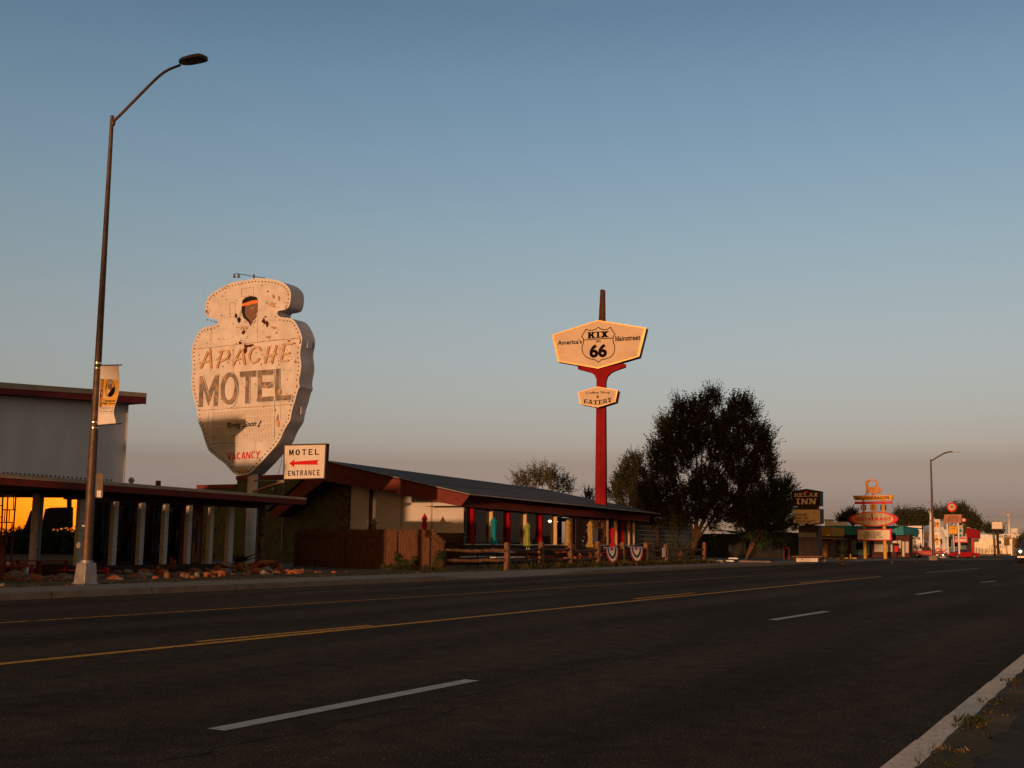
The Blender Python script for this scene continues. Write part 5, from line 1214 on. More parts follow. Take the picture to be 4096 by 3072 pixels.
# ------------------------------------------------------------------ trees
def foliage(name, mat_, root, blobs, dens, tl, ll, lw, m=9, base=None, seed=1, up=.7, jitter=.35, shell=.5):
    R = np.random.default_rng(seed); pts = []; dirs = []
    for c, r in blobs:
        n = max(6, int(dens*(r[0]*r[2])))
        v = R.normal(size=(n, 3)); v /= np.linalg.norm(v, axis=1)[:, None]
        rr = shell+(1-shell)*R.random(n)**.6; p = np.array(c)+v*np.array(r)*rr[:, None]
        o = (p-np.array(base)) if base is not None else v
        o = o/np.linalg.norm(o, axis=1)[:, None]
        d = o*.75+v*.35+np.array([0, 0, up])+R.normal(size=(n, 3))*jitter; d /= np.linalg.norm(d, axis=1)[:, None]
        pts.append(p); dirs.append(d)
    p = np.concatenate(pts); d = np.concatenate(dirs); n = len(p)
    t = np.linspace(0, 1, m)[None, :, None]; L = (tl*R.uniform(.5, 1.25, n))[:, None, None]
    bend = R.normal(size=(n, 1, 3))*.12
    P = p[:, None, :]+d[:, None, :]*L*t+bend*t*t*L
    a = np.cross(d, R.normal(size=(n, 3))); a /= np.linalg.norm(a, axis=1)[:, None]; a = a[:, None, :].repeat(m, 1)
    b = np.cross(d[:, None, :].repeat(m, 1), a); ang = (np.arange(m)*2.4)[None, :, None]+R.random((n, 1, 1))*6
    s = a*np.cos(ang)+b*np.sin(ang)
    ld = d[:, None, :]*.75+s*.75+R.normal(size=(n, m, 3))*.25; ld /= np.linalg.norm(ld, axis=2)[:, :, None]
    w = np.cross(ld, R.normal(size=(n, m, 3))); w /= np.linalg.norm(w, axis=2)[:, :, None]
    l = ll*R.uniform(.6, 1.2, (n, m, 1))*(1.1-.5*t); k = lw*R.uniform(.7, 1.2, (n, m, 1))
    V = np.stack([P, P+ld*l*.45+w*k, P+ld*l, P+ld*l*.45-w*k], axis=2).reshape(-1, 3)
    # thin twig as one sliver along the spray
    tw = np.stack([p, p+d*L[:, 0]*.5+a[:, 0]*.012, p+d*L[:, 0]+bend[:, 0]*L[:, 0], p+d*L[:, 0]*.5-a[:, 0]*.012], axis=1).reshape(-1, 3)
    V = np.concatenate([V, tw]); nf = len(V)//4
    org = np.array(root.location) if root else np.zeros(3)
    me = bpy.data.meshes.new(name); me.vertices.add(len(V)); me.vertices.foreach_set('co', (V-org).astype(np.float32).ravel())
    me.loops.add(nf*4); me.loops.foreach_set('vertex_index', np.arange(nf*4, dtype=np.int32)); me.polygons.add(nf)
    me.polygons.foreach_set('loop_start', np.arange(0, nf*4, 4, dtype=np.int32)); me.polygons.foreach_set('loop_total', np.full(nf, 4, dtype=np.int32))
    me.update(calc_edges=True); me.materials.append(M[mat_]); o = bpy.data.objects.new(name, me); COL.objects.link(o)
    if root: o.parent = root
    return o
def view_plane(x, y): 
    v = Vector((x, y, 0)).normalized(); return Plane((x, y, 1), -v)
def blobs_px(cr, L, pl, k, depth=.9, dj=.0):
    out = []
    for cx, cy, r in L:
        c = pl.hit(*cr(cx, cy)); D = (c-CAM).dot(_f); R_ = r*k*D/4536
        c = c - pl.n*rnd.uniform(-1, 1)*R_*.5*dj; out.append(((c.x, c.y, c.z), (R_, R_*depth, R_)))
    return out
t1c = crop(2400, 1500, .51249)
def limb(mb, pts, r0, r1): 
    n = len(pts); P = [Vector(p)+Vector((rnd.gauss(0, .03), rnd.gauss(0, .03), 0))*(0 if i == 0 else 1) for i, p in enumerate(pts)]
    mb.tube(P, [r0+(r1-r0)*i/(n-1) for i in range(n)], 8)
tb_ = ZP(.1).hit(2752, 2243); PTR = view_plane(tb_.x, tb_.y)
bt = thing('tree', 'big dark multi-stemmed elm tree past the diner, tallest tree in view', 'tree', (tb_.x, tb_.y, .1), 'trees along the street')
BB = [(880, 190, 75), (870, 140, 38), (925, 150, 30), (1100, 250, 115), (1190, 290, 62), (640, 300, 100), (765, 245, 90), (600, 235, 48), (490, 400, 75), (560, 440, 150), (800, 400, 180), (1040, 450, 190), (1230, 460, 120), (1310, 520, 75), (1290, 640, 120), (1350, 740, 62), (430, 590, 80), (400, 690, 60), (580, 640, 190), (840, 860, 200), (1120, 720, 190), (480, 840, 160), (690, 1010, 190), (980, 1000, 170), (1180, 880, 150), (930, 600, 130), (720, 560, 110), (1000, 300, 60), (540, 1050, 110), (380, 1000, 110), (450, 1090, 95), (620, 1120, 100), (850, 1120, 85), (330, 1080, 90), (1150, 1040, 130), (1050, 1120, 70)]
bl = blobs_px(t1c, [(800+(x-800)*.93+4, y+22+(14 if y < 500 else 0), r*.78) for x, y, r in BB], PTR, .51249, .85, .8)
fbase = PTR.hit(*t1c(800, 1180))
foliage('crown', 'leaf_warm', bt, bl, 240, .95, .2, .044, 10, (fbase.x, fbase.y, fbase.z), 3, .45)
foliage('crown', 'leaf_dark', bt, bl, 140, .85, .19, .044, 9, (fbase.x, fbase.y, fbase.z), 4, .45)
tr = MB(); fk = PTR.hit(*c5(1880, 730)); b0 = Vector((tb_.x, tb_.y, .05))
limb(tr, [b0, b0.lerp(fk, .5)+Vector((.06, 0, 0)), fk], .26, .22)
for q, r_ in (((560, 640), .10), ((760, 500), .14), ((880, 300), .12), ((1080, 500), .14), ((1200, 800), .09), ((620, 900), .08), ((950, 800), .1)):
    e = PTR.hit(*t1c(*q)); m_ = fk.lerp(e, .35)+Vector((0, 0, .25)); limb(tr, [fk-Vector((0, 0, .15)), fk.lerp(m_, .5), m_, m_.lerp(e, .5)+Vector((rnd.gauss(0, .2), rnd.gauss(0, .2), .1)), e], r_, .025)
tr.build('trunk', 'bark', bt)
# smaller growth each side
def tree(lab, cr, L, pl, k, mat_, dens, tl, ll, lw, m=8, base=None, trunk=None, seed=5, name='tree', up=.45, group='trees along the street', mat2=None, tw_=.1):
    bs = blobs_px(cr, L, pl, k, .85, .7); q = pl.hit(*cr(*base)); 
    o = thing(name, lab, 'tree' if name == 'tree' else 'shrub', (q.x, q.y, .1), group)
    foliage('crown', mat_, o, bs, dens, tl, ll, lw, m, (q.x, q.y, max(.3, q.z)), seed, up)
    if mat2: foliage('crown', mat2, o, bs, dens*.5, tl, ll, lw, m, (q.x, q.y, max(.3, q.z)), seed+1, up)
    mb = MB()
    for c, r in bs[:6]: limb(mb, [(q.x, q.y, .05), Vector((q.x, q.y, .05)).lerp(Vector(c), .5)+Vector((0, 0, .2)), c], tw_, tw_*.25)
    mb.build('trunk', 'bark', o); return o
P2 = view_plane(tb_.x+4, tb_.y+3.5)
tree('dark rounded tree tucked between the diner sign pole and the big elm', t1c, [(250, 730, 85), (290, 690, 45), (210, 800, 85), (300, 860, 120), (170, 890, 80), (230, 960, 120), (110, 930, 55), (330, 980, 110)], P2, .51249, 'leaf_warm', 210, .7, .18, .042, 8, (280, 1180), seed=8, mat2='leaf_dark')
p3 = ZP(.1).hit(*c6(285, 1450)); P3 = view_plane(p3.x, p3.y)
c6b = lambda x, y: c6(x, y)
o3 = tree('green spreading tree right of the big elm, brushing the brown inn sign', c6, [(690, 330, 80), (760, 400, 100), (880, 360, 62), (920, 430, 52), (840, 480, 130), (700, 560, 170), (900, 560, 70), (560, 700, 220), (780, 700, 180), (920, 700, 70), (650, 900, 200), (860, 880, 130), (980, 930, 75), (400, 850, 200), (480, 1080, 190), (760, 1050, 140), (300, 1000, 140), (1020, 990, 45), (950, 330, 40), (985, 420, 28), (960, 620, 45), (1030, 700, 30)], P3, .27125, 'leaf_green', 210, .8, .18, .042, 9, (290, 1420), seed=12, mat2='leaf_dark', tw_=.055)
P4 = view_plane(78, 45); 
tree('olive tree showing above the diner roof left of the red pole', c5, [(90, 90, 110), (200, 50, 95), (320, 110, 100), (40, 40, 60), (280, 10, 70), (400, 150, 75), (470, 190, 45), (440, 95, 50), (-20, 130, 80), (-90, 80, 50), (150, -10, 50)], P4, .36166, 'leaf_olive', 110, .9, .2, .045, 8, (190, 420), seed=20, mat2='leaf_warm')
tree('small dark bush showing over the roof at the foot of the red pole', c5, [(700, 230, 45), (680, 260, 40), (730, 255, 35)], view_plane(84, 40), .36166, 'leaf_dark', 300, .6, .18, .045, 8, (705, 420), seed=22)
sb = view_plane(tb_.x-2.6, tb_.y-1.6)
tree('dark shrub under the big elm beside its trunk', c5, [(1660, 760, 75), (1740, 800, 80), (1660, 860, 95), (1780, 860, 85), (1830, 740, 50), (1720, 930, 80), (1620, 920, 60), (1800, 940, 60)], sb, .36166, 'leaf_green', 90, .38, .09, .025, 8, (1720, 980), seed=25, name='shrub', group=None, mat2='leaf_dark')
for i, (cr, L, X, lab) in enumerate([(c4, [(525, 940, 35), (560, 985, 40), (630, 985, 45), (520, 905, 22), (610, 1010, 40), (720, 935, 25), (725, 965, 22)], 35.8, 'weedy dark vine climbing the lit end of the board fence'), (c4, [(1000, 890, 42), (1035, 870, 28), (960, 950, 40), (1040, 920, 22)], 35.8, 'small dark bush at the corner where board fence meets split rails')]):
    pl = XP(X); q = pl.hit(*cr(L[0][0], 1030)); o = thing('shrub', lab, 'shrub', (q.x, q.y, .1), 'weeds at the foot of the fences')
    bs = [((X-.06, pl.hit(*cr(a, b)).y, pl.hit(*cr(a, b)).z), (.05, r*.36166*42/4536, r*.36166*42/4536)) for a, b, r in L]
    foliage('leaves', 'leaf_green', o, bs, 3500, .12, .07, .028, 5, None, 30+i, .3)
    mb = MB()
    for c, r in bs: mb.tube([(X-.05, q.y+rnd.uniform(-.1, .1), .1), c], .008, 4)
    mb.build('stems', 'bark', o)

# ------------------------------------------------------------------ rock border, benches and oddments before the lobby
def rock_mesh(i, m):
    bmx = bmesh.new(); bmesh.ops.create_icosphere(bmx, subdivisions=2, radius=1); R = random.Random(100+i)
    offs = [(Vector((R.gauss(0, 1), R.gauss(0, 1), R.gauss(0, 1))).normalized(), R.uniform(.62, .92)) for _ in range(9)]
    for v in bmx.verts:
        for nrm, d in offs:
            k = v.co.dot(nrm)
            if k > d: v.co -= nrm*(k-d)
        v.co += Vector((R.gauss(0, .03), R.gauss(0, .03), R.gauss(0, .03)))
    me = bpy.data.meshes.new('rock'); bmx.to_mesh(me); bmx.free(); me.materials.append(M[m]); return me
RM = {k: [rock_mesh(i+j*10, m) for i in range(5)] for j, (k, m) in enumerate((('r', 'stone_red'), ('g', 'stone_grey'), ('b', 'stone_brown')))}
RL = {'r': 'rusty red sandstone chunk in the low rock border before the lobby', 'g': 'grey stone in the low rock border before the lobby', 'b': 'dark brown stone in the low rock border before the lobby'}
def rock(p, sx, sy, sz, k, lab=None, rz=None):
    o = bpy.data.objects.new('rock', rnd.choice(RM[k])); COL.objects.link(o); o.location = (p[0], p[1], p[2]+sz*.62); o.scale = (sx, sy, sz)
    o.rotation_euler = (rnd.uniform(-.2, .2), rnd.uniform(-.2, .2), rnd.uniform(0, 6.28) if rz is None else rz)
    tag(o, lab or RL[k], 'rock', 'rocks bordering the lobby'); return o
def rockpx(cr, k, cx, yb, w, h, t, lab=None, lift=0.0):
    p = ZP(.11).hit(*cr(cx, yb)); D = (p-CAM).dot(_f); s = D/4536*k
    if p.y > 27: p = YP(26.6).hit(*cr(cx, yb)); p.z = max(p.z, .11)
    return rock((p.x, p.y, p.z+lift), max(.08, w*s*.56), max(.08, w*s*.4), max(.05, h*s*.60), t, lab, rz=-.9 if w > 1.6*h else None)
for a in [(90, 1175, 80, 50, 'b'), (255, 1175, 150, 60, 'g'), (440, 1225, 120, 90, 'g'), (300, 1255, 140, 70, 'r'), (120, 1290, 110, 50, 'g'), (650, 1175, 90, 60, 'r'), (735, 1130, 60, 70, 'r'), (800, 1140, 40, 45, 'r'), (600, 1250, 130, 80, 'g'), (690, 1275, 110, 60, 'r'), (870, 1260, 110, 110, 'b'), (960, 1245, 70, 80, 'b'), (1050, 1215, 80, 70, 'r'), (1130, 1245, 90, 90, 'r'), (1205, 1262, 70, 90, 'b'), (1240, 1195, 40, 50, 'r'), (1330, 1250, 110, 90, 'g'), (1295, 1268, 70, 40, 'r'), (1510, 1215, 130, 60, 'r'), (1610, 1255, 110, 50, 'r'), (1520, 1165, 120, 90, 'b'), (1650, 1165, 130, 90, 'g'), (1790, 1200, 190, 70, 'b'), (1740, 1245, 120, 80, 'r'), (1690, 1110, 110, 60, 'r'), (1800, 1150, 90, 60, 'r'), (1940, 1170, 90, 70, 'r'), (2040, 1140, 120, 120, 'r')]:
    rockpx(e6, .24864, *a)
rockpx(e6, .24864, 1790, 1062, 200, 50, 'g', 'pale flat grey slab on top of the rock border left of the big red slab')
rockpx(c3, .42194, 825, 1352, 290, 62, 'r', 'large orange-red sandstone slab crowning the rock pile by the sign pole')
for a in [(770, 1412, 110, 60, 'r'), (690, 1405, 60, 60, 'b'), (1000, 1402, 66, 100, 'r'), (880, 1385, 150, 55, 'r'), (960, 1418, 90, 40, 'b'), (845, 1418, 70, 50, 'g'), (1090, 1420, 40, 22, 'r'), (440, 1440, 120, 62, 'r'), (300, 1440, 90, 50, 'r'), (360, 1450, 70, 28, 'r'), (170, 1458, 60, 34, 'b'), (80, 1452, 66, 64, 'b'), (205, 1448, 74, 62, 'g'), (610, 1362, 70, 66, 'r'), (650, 1398, 50, 44, 'r'), (560, 1410, 70, 50, 'b'), (530, 1375, 90, 55, 'b'), (740, 1380, 120, 50, 'b'), (920, 1350, 100, 45, 'b'), (480, 1350, 90, 50, 'r')]:
    rockpx(c3, .42194, *a)
rockpx(e5, .22604, 500, 1362, 310, 72, 'g', 'long pale flat stone lying left of the lamp base under the red bench')
rockpx(e5, .22604, 1190, 1425, 190, 90, 'g', 'pale rounded stone right against the left side of the lamp base')
for a in [(340, 1440, 110, 60, 'r'), (570, 1435, 170, 66, 'r'), (695, 1450, 95, 84, 'r'), (1080, 1440, 130, 50, 'r'), (45, 1540, 70, 80, 'g'), (840, 1430, 110, 66, 'b'), (960, 1440, 100, 70, 'b'), (200, 1420, 100, 44, 'b'), (2080, 1290, 110, 50, 'g'), (1990, 1330, 70, 60, 'b'), (2150, 1380, 100, 50, 'g')]:
    rockpx(e5, .22604, *a)
for _ in range(190):
    x = rnd.uniform(18.5, 31); y = rnd.uniform(23.6, 26.9); s_ = rnd.uniform(.05, .10)+rnd.random()**3*.14; rock((x, y, .085-s_*.3), s_*rnd.uniform(1.1, 1.6), s_, s_*rnd.uniform(.6, 1.0), rnd.choice('bbgbrr'))
PBn = YP(26.3)
def bench(lab, L, m='red_wood', d=.34, Y=26.3, k='bench'):
    # L: list of (name, [poly in e5]) traced bars
    pl = YP(Y); q = pl.hit(*e5(*L[0][1][0])); o = thing('bench', lab, 'bench', (q.x, Y, .1), 'red benches before the lobby')
    for nm, poly, dy0, dy1 in [(a[0], a[1], a[2], a[3]) for a in L]: MB().prism([p+Vector((0, dy0, 0)) for p in trace(e5, poly, pl)], (0, dy1-dy0, 0)).build(nm, m, o)
    return o
R4 = lambda x0, y0, x1, y1: [(x0, y0), (x1, y0), (x1, y1), (x0, y1)]
bench('long dull red timber bench left of the lamp base, before the mirrored window', [('seat', [(330, 1072), (1218, 1062), (1218, 1084), (330, 1094)], 0, .42), ('leg', R4(715, 1090, 752, 1325), .05, .12), ('leg', R4(800, 1090, 835, 1310), .3, .37), ('leg', R4(338, 1094, 366, 1300), .05, .12), ('leg', [(1182, 1080), (1216, 1080), (1188, 1345), (1155, 1345)], .0, .08)], 'lattice_red')
bench('low red timber bench behind the lamp base', [('seat', R4(1190, 1236, 1870, 1258), 0, .4), ('stretcher', R4(1190, 1318, 1830, 1336), .1, .15), ('leg', R4(1162, 1175, 1195, 1345), 0, .08), ('leg', R4(1676, 1165, 1712, 1345), 0, .08), ('leg', R4(1893, 1190, 1932, 1360), 0, .08)], 'red_paint')
bench('short red bench at the left edge beside the white bucket', [('seat', [(75, 1168), (615, 1140), (615, 1188), (75, 1200)], 0, .4), ('leg', R4(555, 1185, 590, 1290), 0, .08), ('leg', R4(487, 1185, 512, 1300), .3, .38), ('leg', R4(66, 1200, 104, 1400), 0, .08)], 'red_wood', Y=25.6)
def bucket(lab, cr, x0, x1, yt, yb, Y):
    pl = YP(Y); a = pl.hit(*cr(x0, yb)); b = pl.hit(*cr(x1, yb)); t = pl.hit(*cr((x0+x1)/2, yt)); r = (b-a).length/2; c = (a+b)/2
    o = thing('bucket', lab, 'bucket', (c.x, Y, c.z), 'white buckets by the benches')
    MB().lathe((c.x, Y, c.z), [(r*.86, 0), (r*.9, .02), (r, (t.z-c.z)*.9), (r*1.06, (t.z-c.z)*.92), (r*1.06, t.z-c.z)], 18).build('body', 'white_plain', o)
    MB().tube([(c.x-r, Y, t.z-.03), (c.x-r*.6, Y-r*1.0, t.z-.14), (c.x+r*.6, Y-r*1.0, t.z-.14), (c.x+r, Y, t.z-.03)], .006, 5).build('handle', 'dark_metal', o)
bucket('white plastic bucket under the short red bench', e5, 360, 490, 1185, 1310, 26.0)
bucket('white plastic bucket behind the red trellis at the left edge', e5, 108, 192, 1100, 1172, 26.8)
# timber trellis
PTl = YP(25.4)
tq = PTl.hit(*e5(150, 1350)); tre = thing('trellis', 'rusty red ladder-like garden trellis at the left edge of the lobby', 'trellis', (tq.x, 25.4, .1))
def bars(nm, L, w, m='lattice_red'):
    mb = MB()
    for a, b in L: mb.tube([PTl.hit(*e5(*a)), PTl.hit(*e5(*b))], w, 4)
    mb.build(nm, m, tre)
bars('upright', [((284, -100), (212, 860))], .024); bars('upright', [((142, -100), (88, 880))], .022); bars('upright', [((50, -100), (20, 860))], .026); bars('upright', [((-100, -100), (-120, 860))], .026)
bars('crossbars', [((60, 172), (282, 176)), ((0, 395), (254, 400)), ((-100, 622), (240, 628)), ((-110, 100), (60, 100)), ((-110, 300), (40, 300)), ((242, -90), (238, 172)), ((90, 180), (78, 385)), ((168, 180), (158, 392)), ((212, 402), (204, 615)), ((64, 640), (48, 820)), ((134, 640), (122, 800))], .014)
mb = MB(); mb.prism(trace(e5, [(-60, 850), (82, 838), (60, 1350), (-60, 1350)], YP(25.3)), (0, .06, 0)); mb.build('planter_panel', 'lattice_red', tre)
bars('leg', [((206, 850), (200, 1385))], .03); bars('leg', [((88, 880), (90, 1380))], .022)
# rusty metal rabbit
PR = YP(26.2); rb0 = PR.hit(*e6(955, 1125)); rbt = thing('rabbit_statue', 'rusty metal rabbit figure sitting behind the rock border', 'statue', (rb0.x, 26.2, rb0.z))
f_ = lambda x, y: PR.hit(*e6(x, y))
b1_, h1_ = f_(950, 1085), f_(980, 1062); mb = MB(); mb.ball(b1_, .17, .11, .11, 12, 8).ball(h1_, .085, .07, .075, 12, 8).ball(f_(890, 1095), .06, .06, .06)
mb.build('body', 'rust', rbt)
M['rust_orange'] = mat('rust_orange', (.24, .06, .025), .8, .3, 8)
for (a, b) in (((962, 1050), (942, 915)), ((992, 1048), (1008, 955))):
    p, q = f_(*a), f_(*b); MB().tube([p, p.lerp(q, .4), p.lerp(q, .8), q], [.022, .042, .03, .006], 8).build('ear', 'rust_orange', rbt)
# spiky plant at the sign pole
PA_ = YP(28.6); ag = PA_.hit(*c3(610, 1290)); agv = thing('agave_plant', 'dark spiky arching plant beside the white sign pole', 'plant', (ag.x, 28.6, .1)); mb = MB()
for i in range(18):
    w = rnd.uniform(0, 6.28); l_ = rnd.uniform(.5, .95); el_ = rnd.uniform(.5, 1.4); P = []
    for k in range(6): t = k/5; P.append((ag.x+math.cos(w)*l_*t*math.cos(el_)*1.2, 28.6+math.sin(w)*l_*t*math.cos(el_), .35+l_*math.sin(el_)*t*(1-.45*t)))
    mb.tube(P, [.03, .035, .03, .022, .013, .003], 4)
mb.build('leaves', 'leaf_green', agv); MB().ball((ag.x, 28.6, .22), .25, .22, .2).build('base', 'bark', agv)

# ------------------------------------------------------------------ farther along the street
def R_(x0, y0, x1, y1): return [(x0, y0), (x1, y0), (x1, y1), (x0, y1)]
def slab(root, name, m, cr, poly, X, th=.3, eps=0.0, **k):
    return MB().prism(trace(cr, poly, XP(X), eps), (th, 0, 0)).build(name, m, root, **k)
def paint(root, name, m, cr, poly, X, eps=.01):
    return MB().face(trace(cr, poly, XP(X), eps)).build(name, m, root)
def lettering(root, s_, m, cr, q, X, eps=.02, **k):
    return text(MB(), s_, cr, q, XP(X), eps, **k).build('lettering', m, root)
def base_at(cr, x, y, X, z=.1): p = XP(X).hit(*cr(x, y)); return (p.x, p.y, z)
def post(root, name, m, cr, x0, x1, yt, yb, X, th=None):
    a = XP(X).hit(*cr((x0+x1)/2, yt)); b = XP(X).hit(*cr((x0+x1)/2, yb)); w = abs((XP(X).hit(*cr(x0, yb))-XP(X).hit(*cr(x1, yb))).y)
    return MB().box(X, X+(th or w), b.y-w/2, b.y+w/2, min(b.z, .1), a.z).build(name, m, root)

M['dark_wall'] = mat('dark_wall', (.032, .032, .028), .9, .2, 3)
# dark low motel behind the trees
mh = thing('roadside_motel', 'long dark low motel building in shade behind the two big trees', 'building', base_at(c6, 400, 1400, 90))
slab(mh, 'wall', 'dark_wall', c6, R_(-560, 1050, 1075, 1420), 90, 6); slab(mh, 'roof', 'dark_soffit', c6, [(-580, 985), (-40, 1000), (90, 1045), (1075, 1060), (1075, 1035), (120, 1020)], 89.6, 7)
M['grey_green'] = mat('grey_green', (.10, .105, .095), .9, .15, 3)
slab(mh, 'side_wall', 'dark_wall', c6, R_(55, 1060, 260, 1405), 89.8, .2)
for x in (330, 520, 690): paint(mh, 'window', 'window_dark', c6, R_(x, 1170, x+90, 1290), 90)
fr_ = thing('pipe_frame', 'thin reddish metal frame standing in the shade left of the inn sign', 'frame', base_at(c6, 900, 1395, 82))
for x, yt in ((868, 1190), (945, 1252)): post(fr_, 'post', 'red_wood', c6, x-5, x+5, yt, 1395, 82)
slab(fr_, 'crossbar', 'red_wood', c6, R_(868, 1250, 945, 1260), 82, .05)
def stop(lab, cr, x0, x1, y0, y1, X, m, grp):
    p = XP(X); a = p.hit(*cr(x0, y1)); b = p.hit(*cr(x1, y1)); t = p.hit(*cr(x0, y0)); z0 = a.z; h = t.z-z0
    mb = MB().prism([(X, a.y, z0), (X, b.y, z0), (X+.02, b.y+.05, z0+h*.7), (X+.04, b.y+.07, z0+h), (X+.04, a.y-.07, z0+h), (X+.02, a.y-.05, z0+h*.7)], (.16, 0, 0))
    o = mb.build('parking_stop', m, None, loc=(X, (a.y+b.y)/2, z0), bev=.015); tag(o, lab, 'parking stop', grp); return o
stop('upper white painted block beside the sidewalk in front of the dark motel', c6, 42, 190, 1402, 1422, 66.5, 'white_plain', 'white blocks by the sidewalk')
stop('lower white painted block nearest the fence end', c6, -10, 130, 1438, 1462, 65.5, 'white_plain', 'white blocks by the sidewalk')
stop('long grey concrete block under the green tree', c6, 190, 676, 1444, 1468, 67, 'concrete', 'white blocks by the sidewalk')
stop('whitewashed low block to the right of the split-rail fence', c5, 2000, 2190, 938, 966, 64, 'white_plain', 'white blocks by the sidewalk')

# inn sign
IX = 74.0
inn = thing('inn_sign', 'dark brown two-box roadside sign with cream lettering over a pale reader board', 'sign', base_at(c6, 1230, 1400, IX))
def box6(root, name, poly, side, th=.75, off=0): return MB().prism(trace(c6, poly, XP(IX+off)), (th, 0, 0)).build(name, side, root)
M['inn_brown'] = mat('inn_brown', (.024, .017, .016), .5, .15, 3)
M['inn_cream'] = mat('inn_cream', (.76, .68, .50), .5, .08, 3)
uc = box6(inn, 'upper_box', [(983, 425), (1195, 387), (1405, 421), (1405, 641), (988, 641)], 'dark_metal')
paint(uc, 'face_panel', 'inn_brown', c6, [(996, 434), (1195, 398), (1394, 430), (1394, 630), (1000, 630)], IX, .012)
mb = MB(); XI = XP(IX); glyphs(mb, 'RELAX', c6, [(1020, 452), (1376, 446), (1376, 502), (1020, 508)], XI, .02, gap=.04); mb.build('lettering', 'inn_cream', uc)
mb = MB(); glyphs(mb, 'INN', c6, [(1044, 533), (1356, 531), (1344, 614), (1044, 616)], XI, .02, gap=.05, widths={'I': .62}); mb.build('lettering', 'inn_cream', uc)
mb = MB(); mb.face(trace(c6, [(1155, 438), (1175, 422), (1225, 422), (1240, 440), (1200, 450)], XI, .018)); mb.build('emblem', 'sign_red', uc)
paint(uc, 'flame', 'yellow', c6, [(1186, 445), (1196, 420), (1207, 445)], IX, .022)
box6(inn, 'neck', [(1070, 641), (1362, 641), (1362, 686), (1070, 686)], 'dark_metal', .5, .1)
lcb = box6(inn, 'reader_box', [(1000, 688), (1412, 684), (1416, 898), (1212, 930), (1002, 898)], 'dark_metal')
paint(lcb, 'face_panel', 'board_face', c6, [(1008, 697), (1404, 694), (1406, 888), (1210, 916), (1010, 890)], IX, .012)
for s_, q in (("D.D.PHONES", [(1014, 754), (1207, 754), (1207, 790), (1014, 790)]), ("SEN CIT DISC", [(1020, 805), (1234, 804), (1234, 838), (1020, 838)]), ("COLOR CABLE TV", [(1068, 854), (1336, 851), (1336, 886), (1068, 888)])): lettering(lcb, s_, 'black_paint', c6, q, IX, .02, bold=.02)
lettering(lcb, 'HBO', 'maroon_print', c6, [(1298, 718), (1350, 718), (1350, 742), (1298, 742)], IX, .02)
paint(lcb, 'emblem', 'maroon_print', c6, [(1168, 905), (1210, 893), (1252, 904), (1210, 918)], IX, .022)
bd = box6(inn, 'body', [(1084, 925), (1374, 925), (1384, 1400), (1088, 1400)], 'inn_brown', .9, .05)
paint(bd, 'panel', 'grey_green', c6, R_(1086, 1032, 1346, 1098), IX+.05, .012)
slab(bd, 'centre_strip', 'dark_metal', c6, R_(1216, 1100, 1230, 1400), IX+.04, .04)
pb2 = thing('planter_bench', 'long orange-lit plank bench on a whitewashed block below the inn sign', 'bench', base_at(c6, 1210, 1465, 70.5))
slab(pb2, 'plank', 'wood_rail', c6, R_(983, 1378, 1440, 1398), 70.5, .4); slab(pb2, 'block', 'white_paint', c6, R_(1052, 1410, 1368, 1466), 70.7, .35); slab(pb2, 'skirt', 'dark_frame', c6, [(985, 1398), (1438, 1398), (1380, 1462), (1010, 1462)], 70.95, .3)
stop('short white concrete block just right of the planter bench', c6, 1452, 1492, 1414, 1462, 71, 'concrete', 'white blocks by the sidewalk')

# restaurant building with the teal roof band
DX = 105.0
db = thing('restaurant_building', 'low restaurant building with a teal metal roof band and dark red walls', 'building', base_at(c7, 600, 1400, DX))
cnr = XP(DX-1.2).hit(*c7(1150, 935)); cnb = XP(DX-1.2).hit(*c7(1160, 1070))
slab(db, 'roof_band', 'teal', c7, [(-220, 935), (1150, 935), (1160, 1070), (-220, 1065)], DX-1.2, .4)
e1_ = XP(DX+4.5).hit(*c7(1375, 968)); e2_ = XP(DX+4.5).hit(*c7(1377, 1098))
MB().prism([cnr, e1_, e2_, cnb], (.3, .3, 0)).build('roof_band', 'teal', db)
slab(db, 'wall', 'maroon_wall', c7, R_(-60, 1060, 1245, 1400), DX, 1.5)
slab(db, 'roof', 'dark_soffit', c7, R_(-200, 948, 1180, 960), DX-.7, 9)
slab(db, 'teal_panel', 'teal_wall', c7, R_(392, 1155, 665, 1362), DX-.06, .1); paint(db, 'window', 'window_dark', c7, R_(460, 1188, 562, 1284), DX-.06)
slab(db, 'white_panel', 'panel_white', c7, R_(726, 1156, 994, 1318), DX-.06, .1)
for q in (R_(1073, 1150, 1122, 1325), R_(1138, 1166, 1172, 1386), R_(1188, 1166, 1234, 1330)): slab(db, 'boarded_window', 'panel_white', c7, q, DX-.05, .08)
w_ = slab(db, 'window', 'panel_white', c7, R_(240, 1168, 324, 1268), DX-.06, .1); paint(w_, 'pane', 'window_dark', c7, R_(247, 1175, 270, 1262), DX-.06); paint(w_, 'pane', 'window_dark', c7, R_(278, 1175, 318, 1258), DX-.06)
slab(db, 'duct', 'white_plain', c7, [(65, 932), (65, 876), (290, 876), (325, 888), (345, 915), (347, 932)], DX+3, 1.2); slab(db, 'duct', 'white_plain', c7, R_(-5, 850, 66, 932), DX+3, 1.5); slab(db, 'duct_cap', 'grey_steel', c7, R_(-15, 838, 86, 852), DX+2.9, 1.7)
post(db, 'vent_pipe', 'rust', c7, 340, 352, 785, 930, DX+4)
slab(db, 'rooftop_unit', 'white_plain', c7, [(1000, 935), (1003, 920), (1012, 918), (1014, 935)], DX+2, .4)
an2 = thing('brick_annex', 'small brick annex with mustard parapet and sloping canopy beside the teal restaurant', 'building', base_at(c6, 1470, 1400, 92))
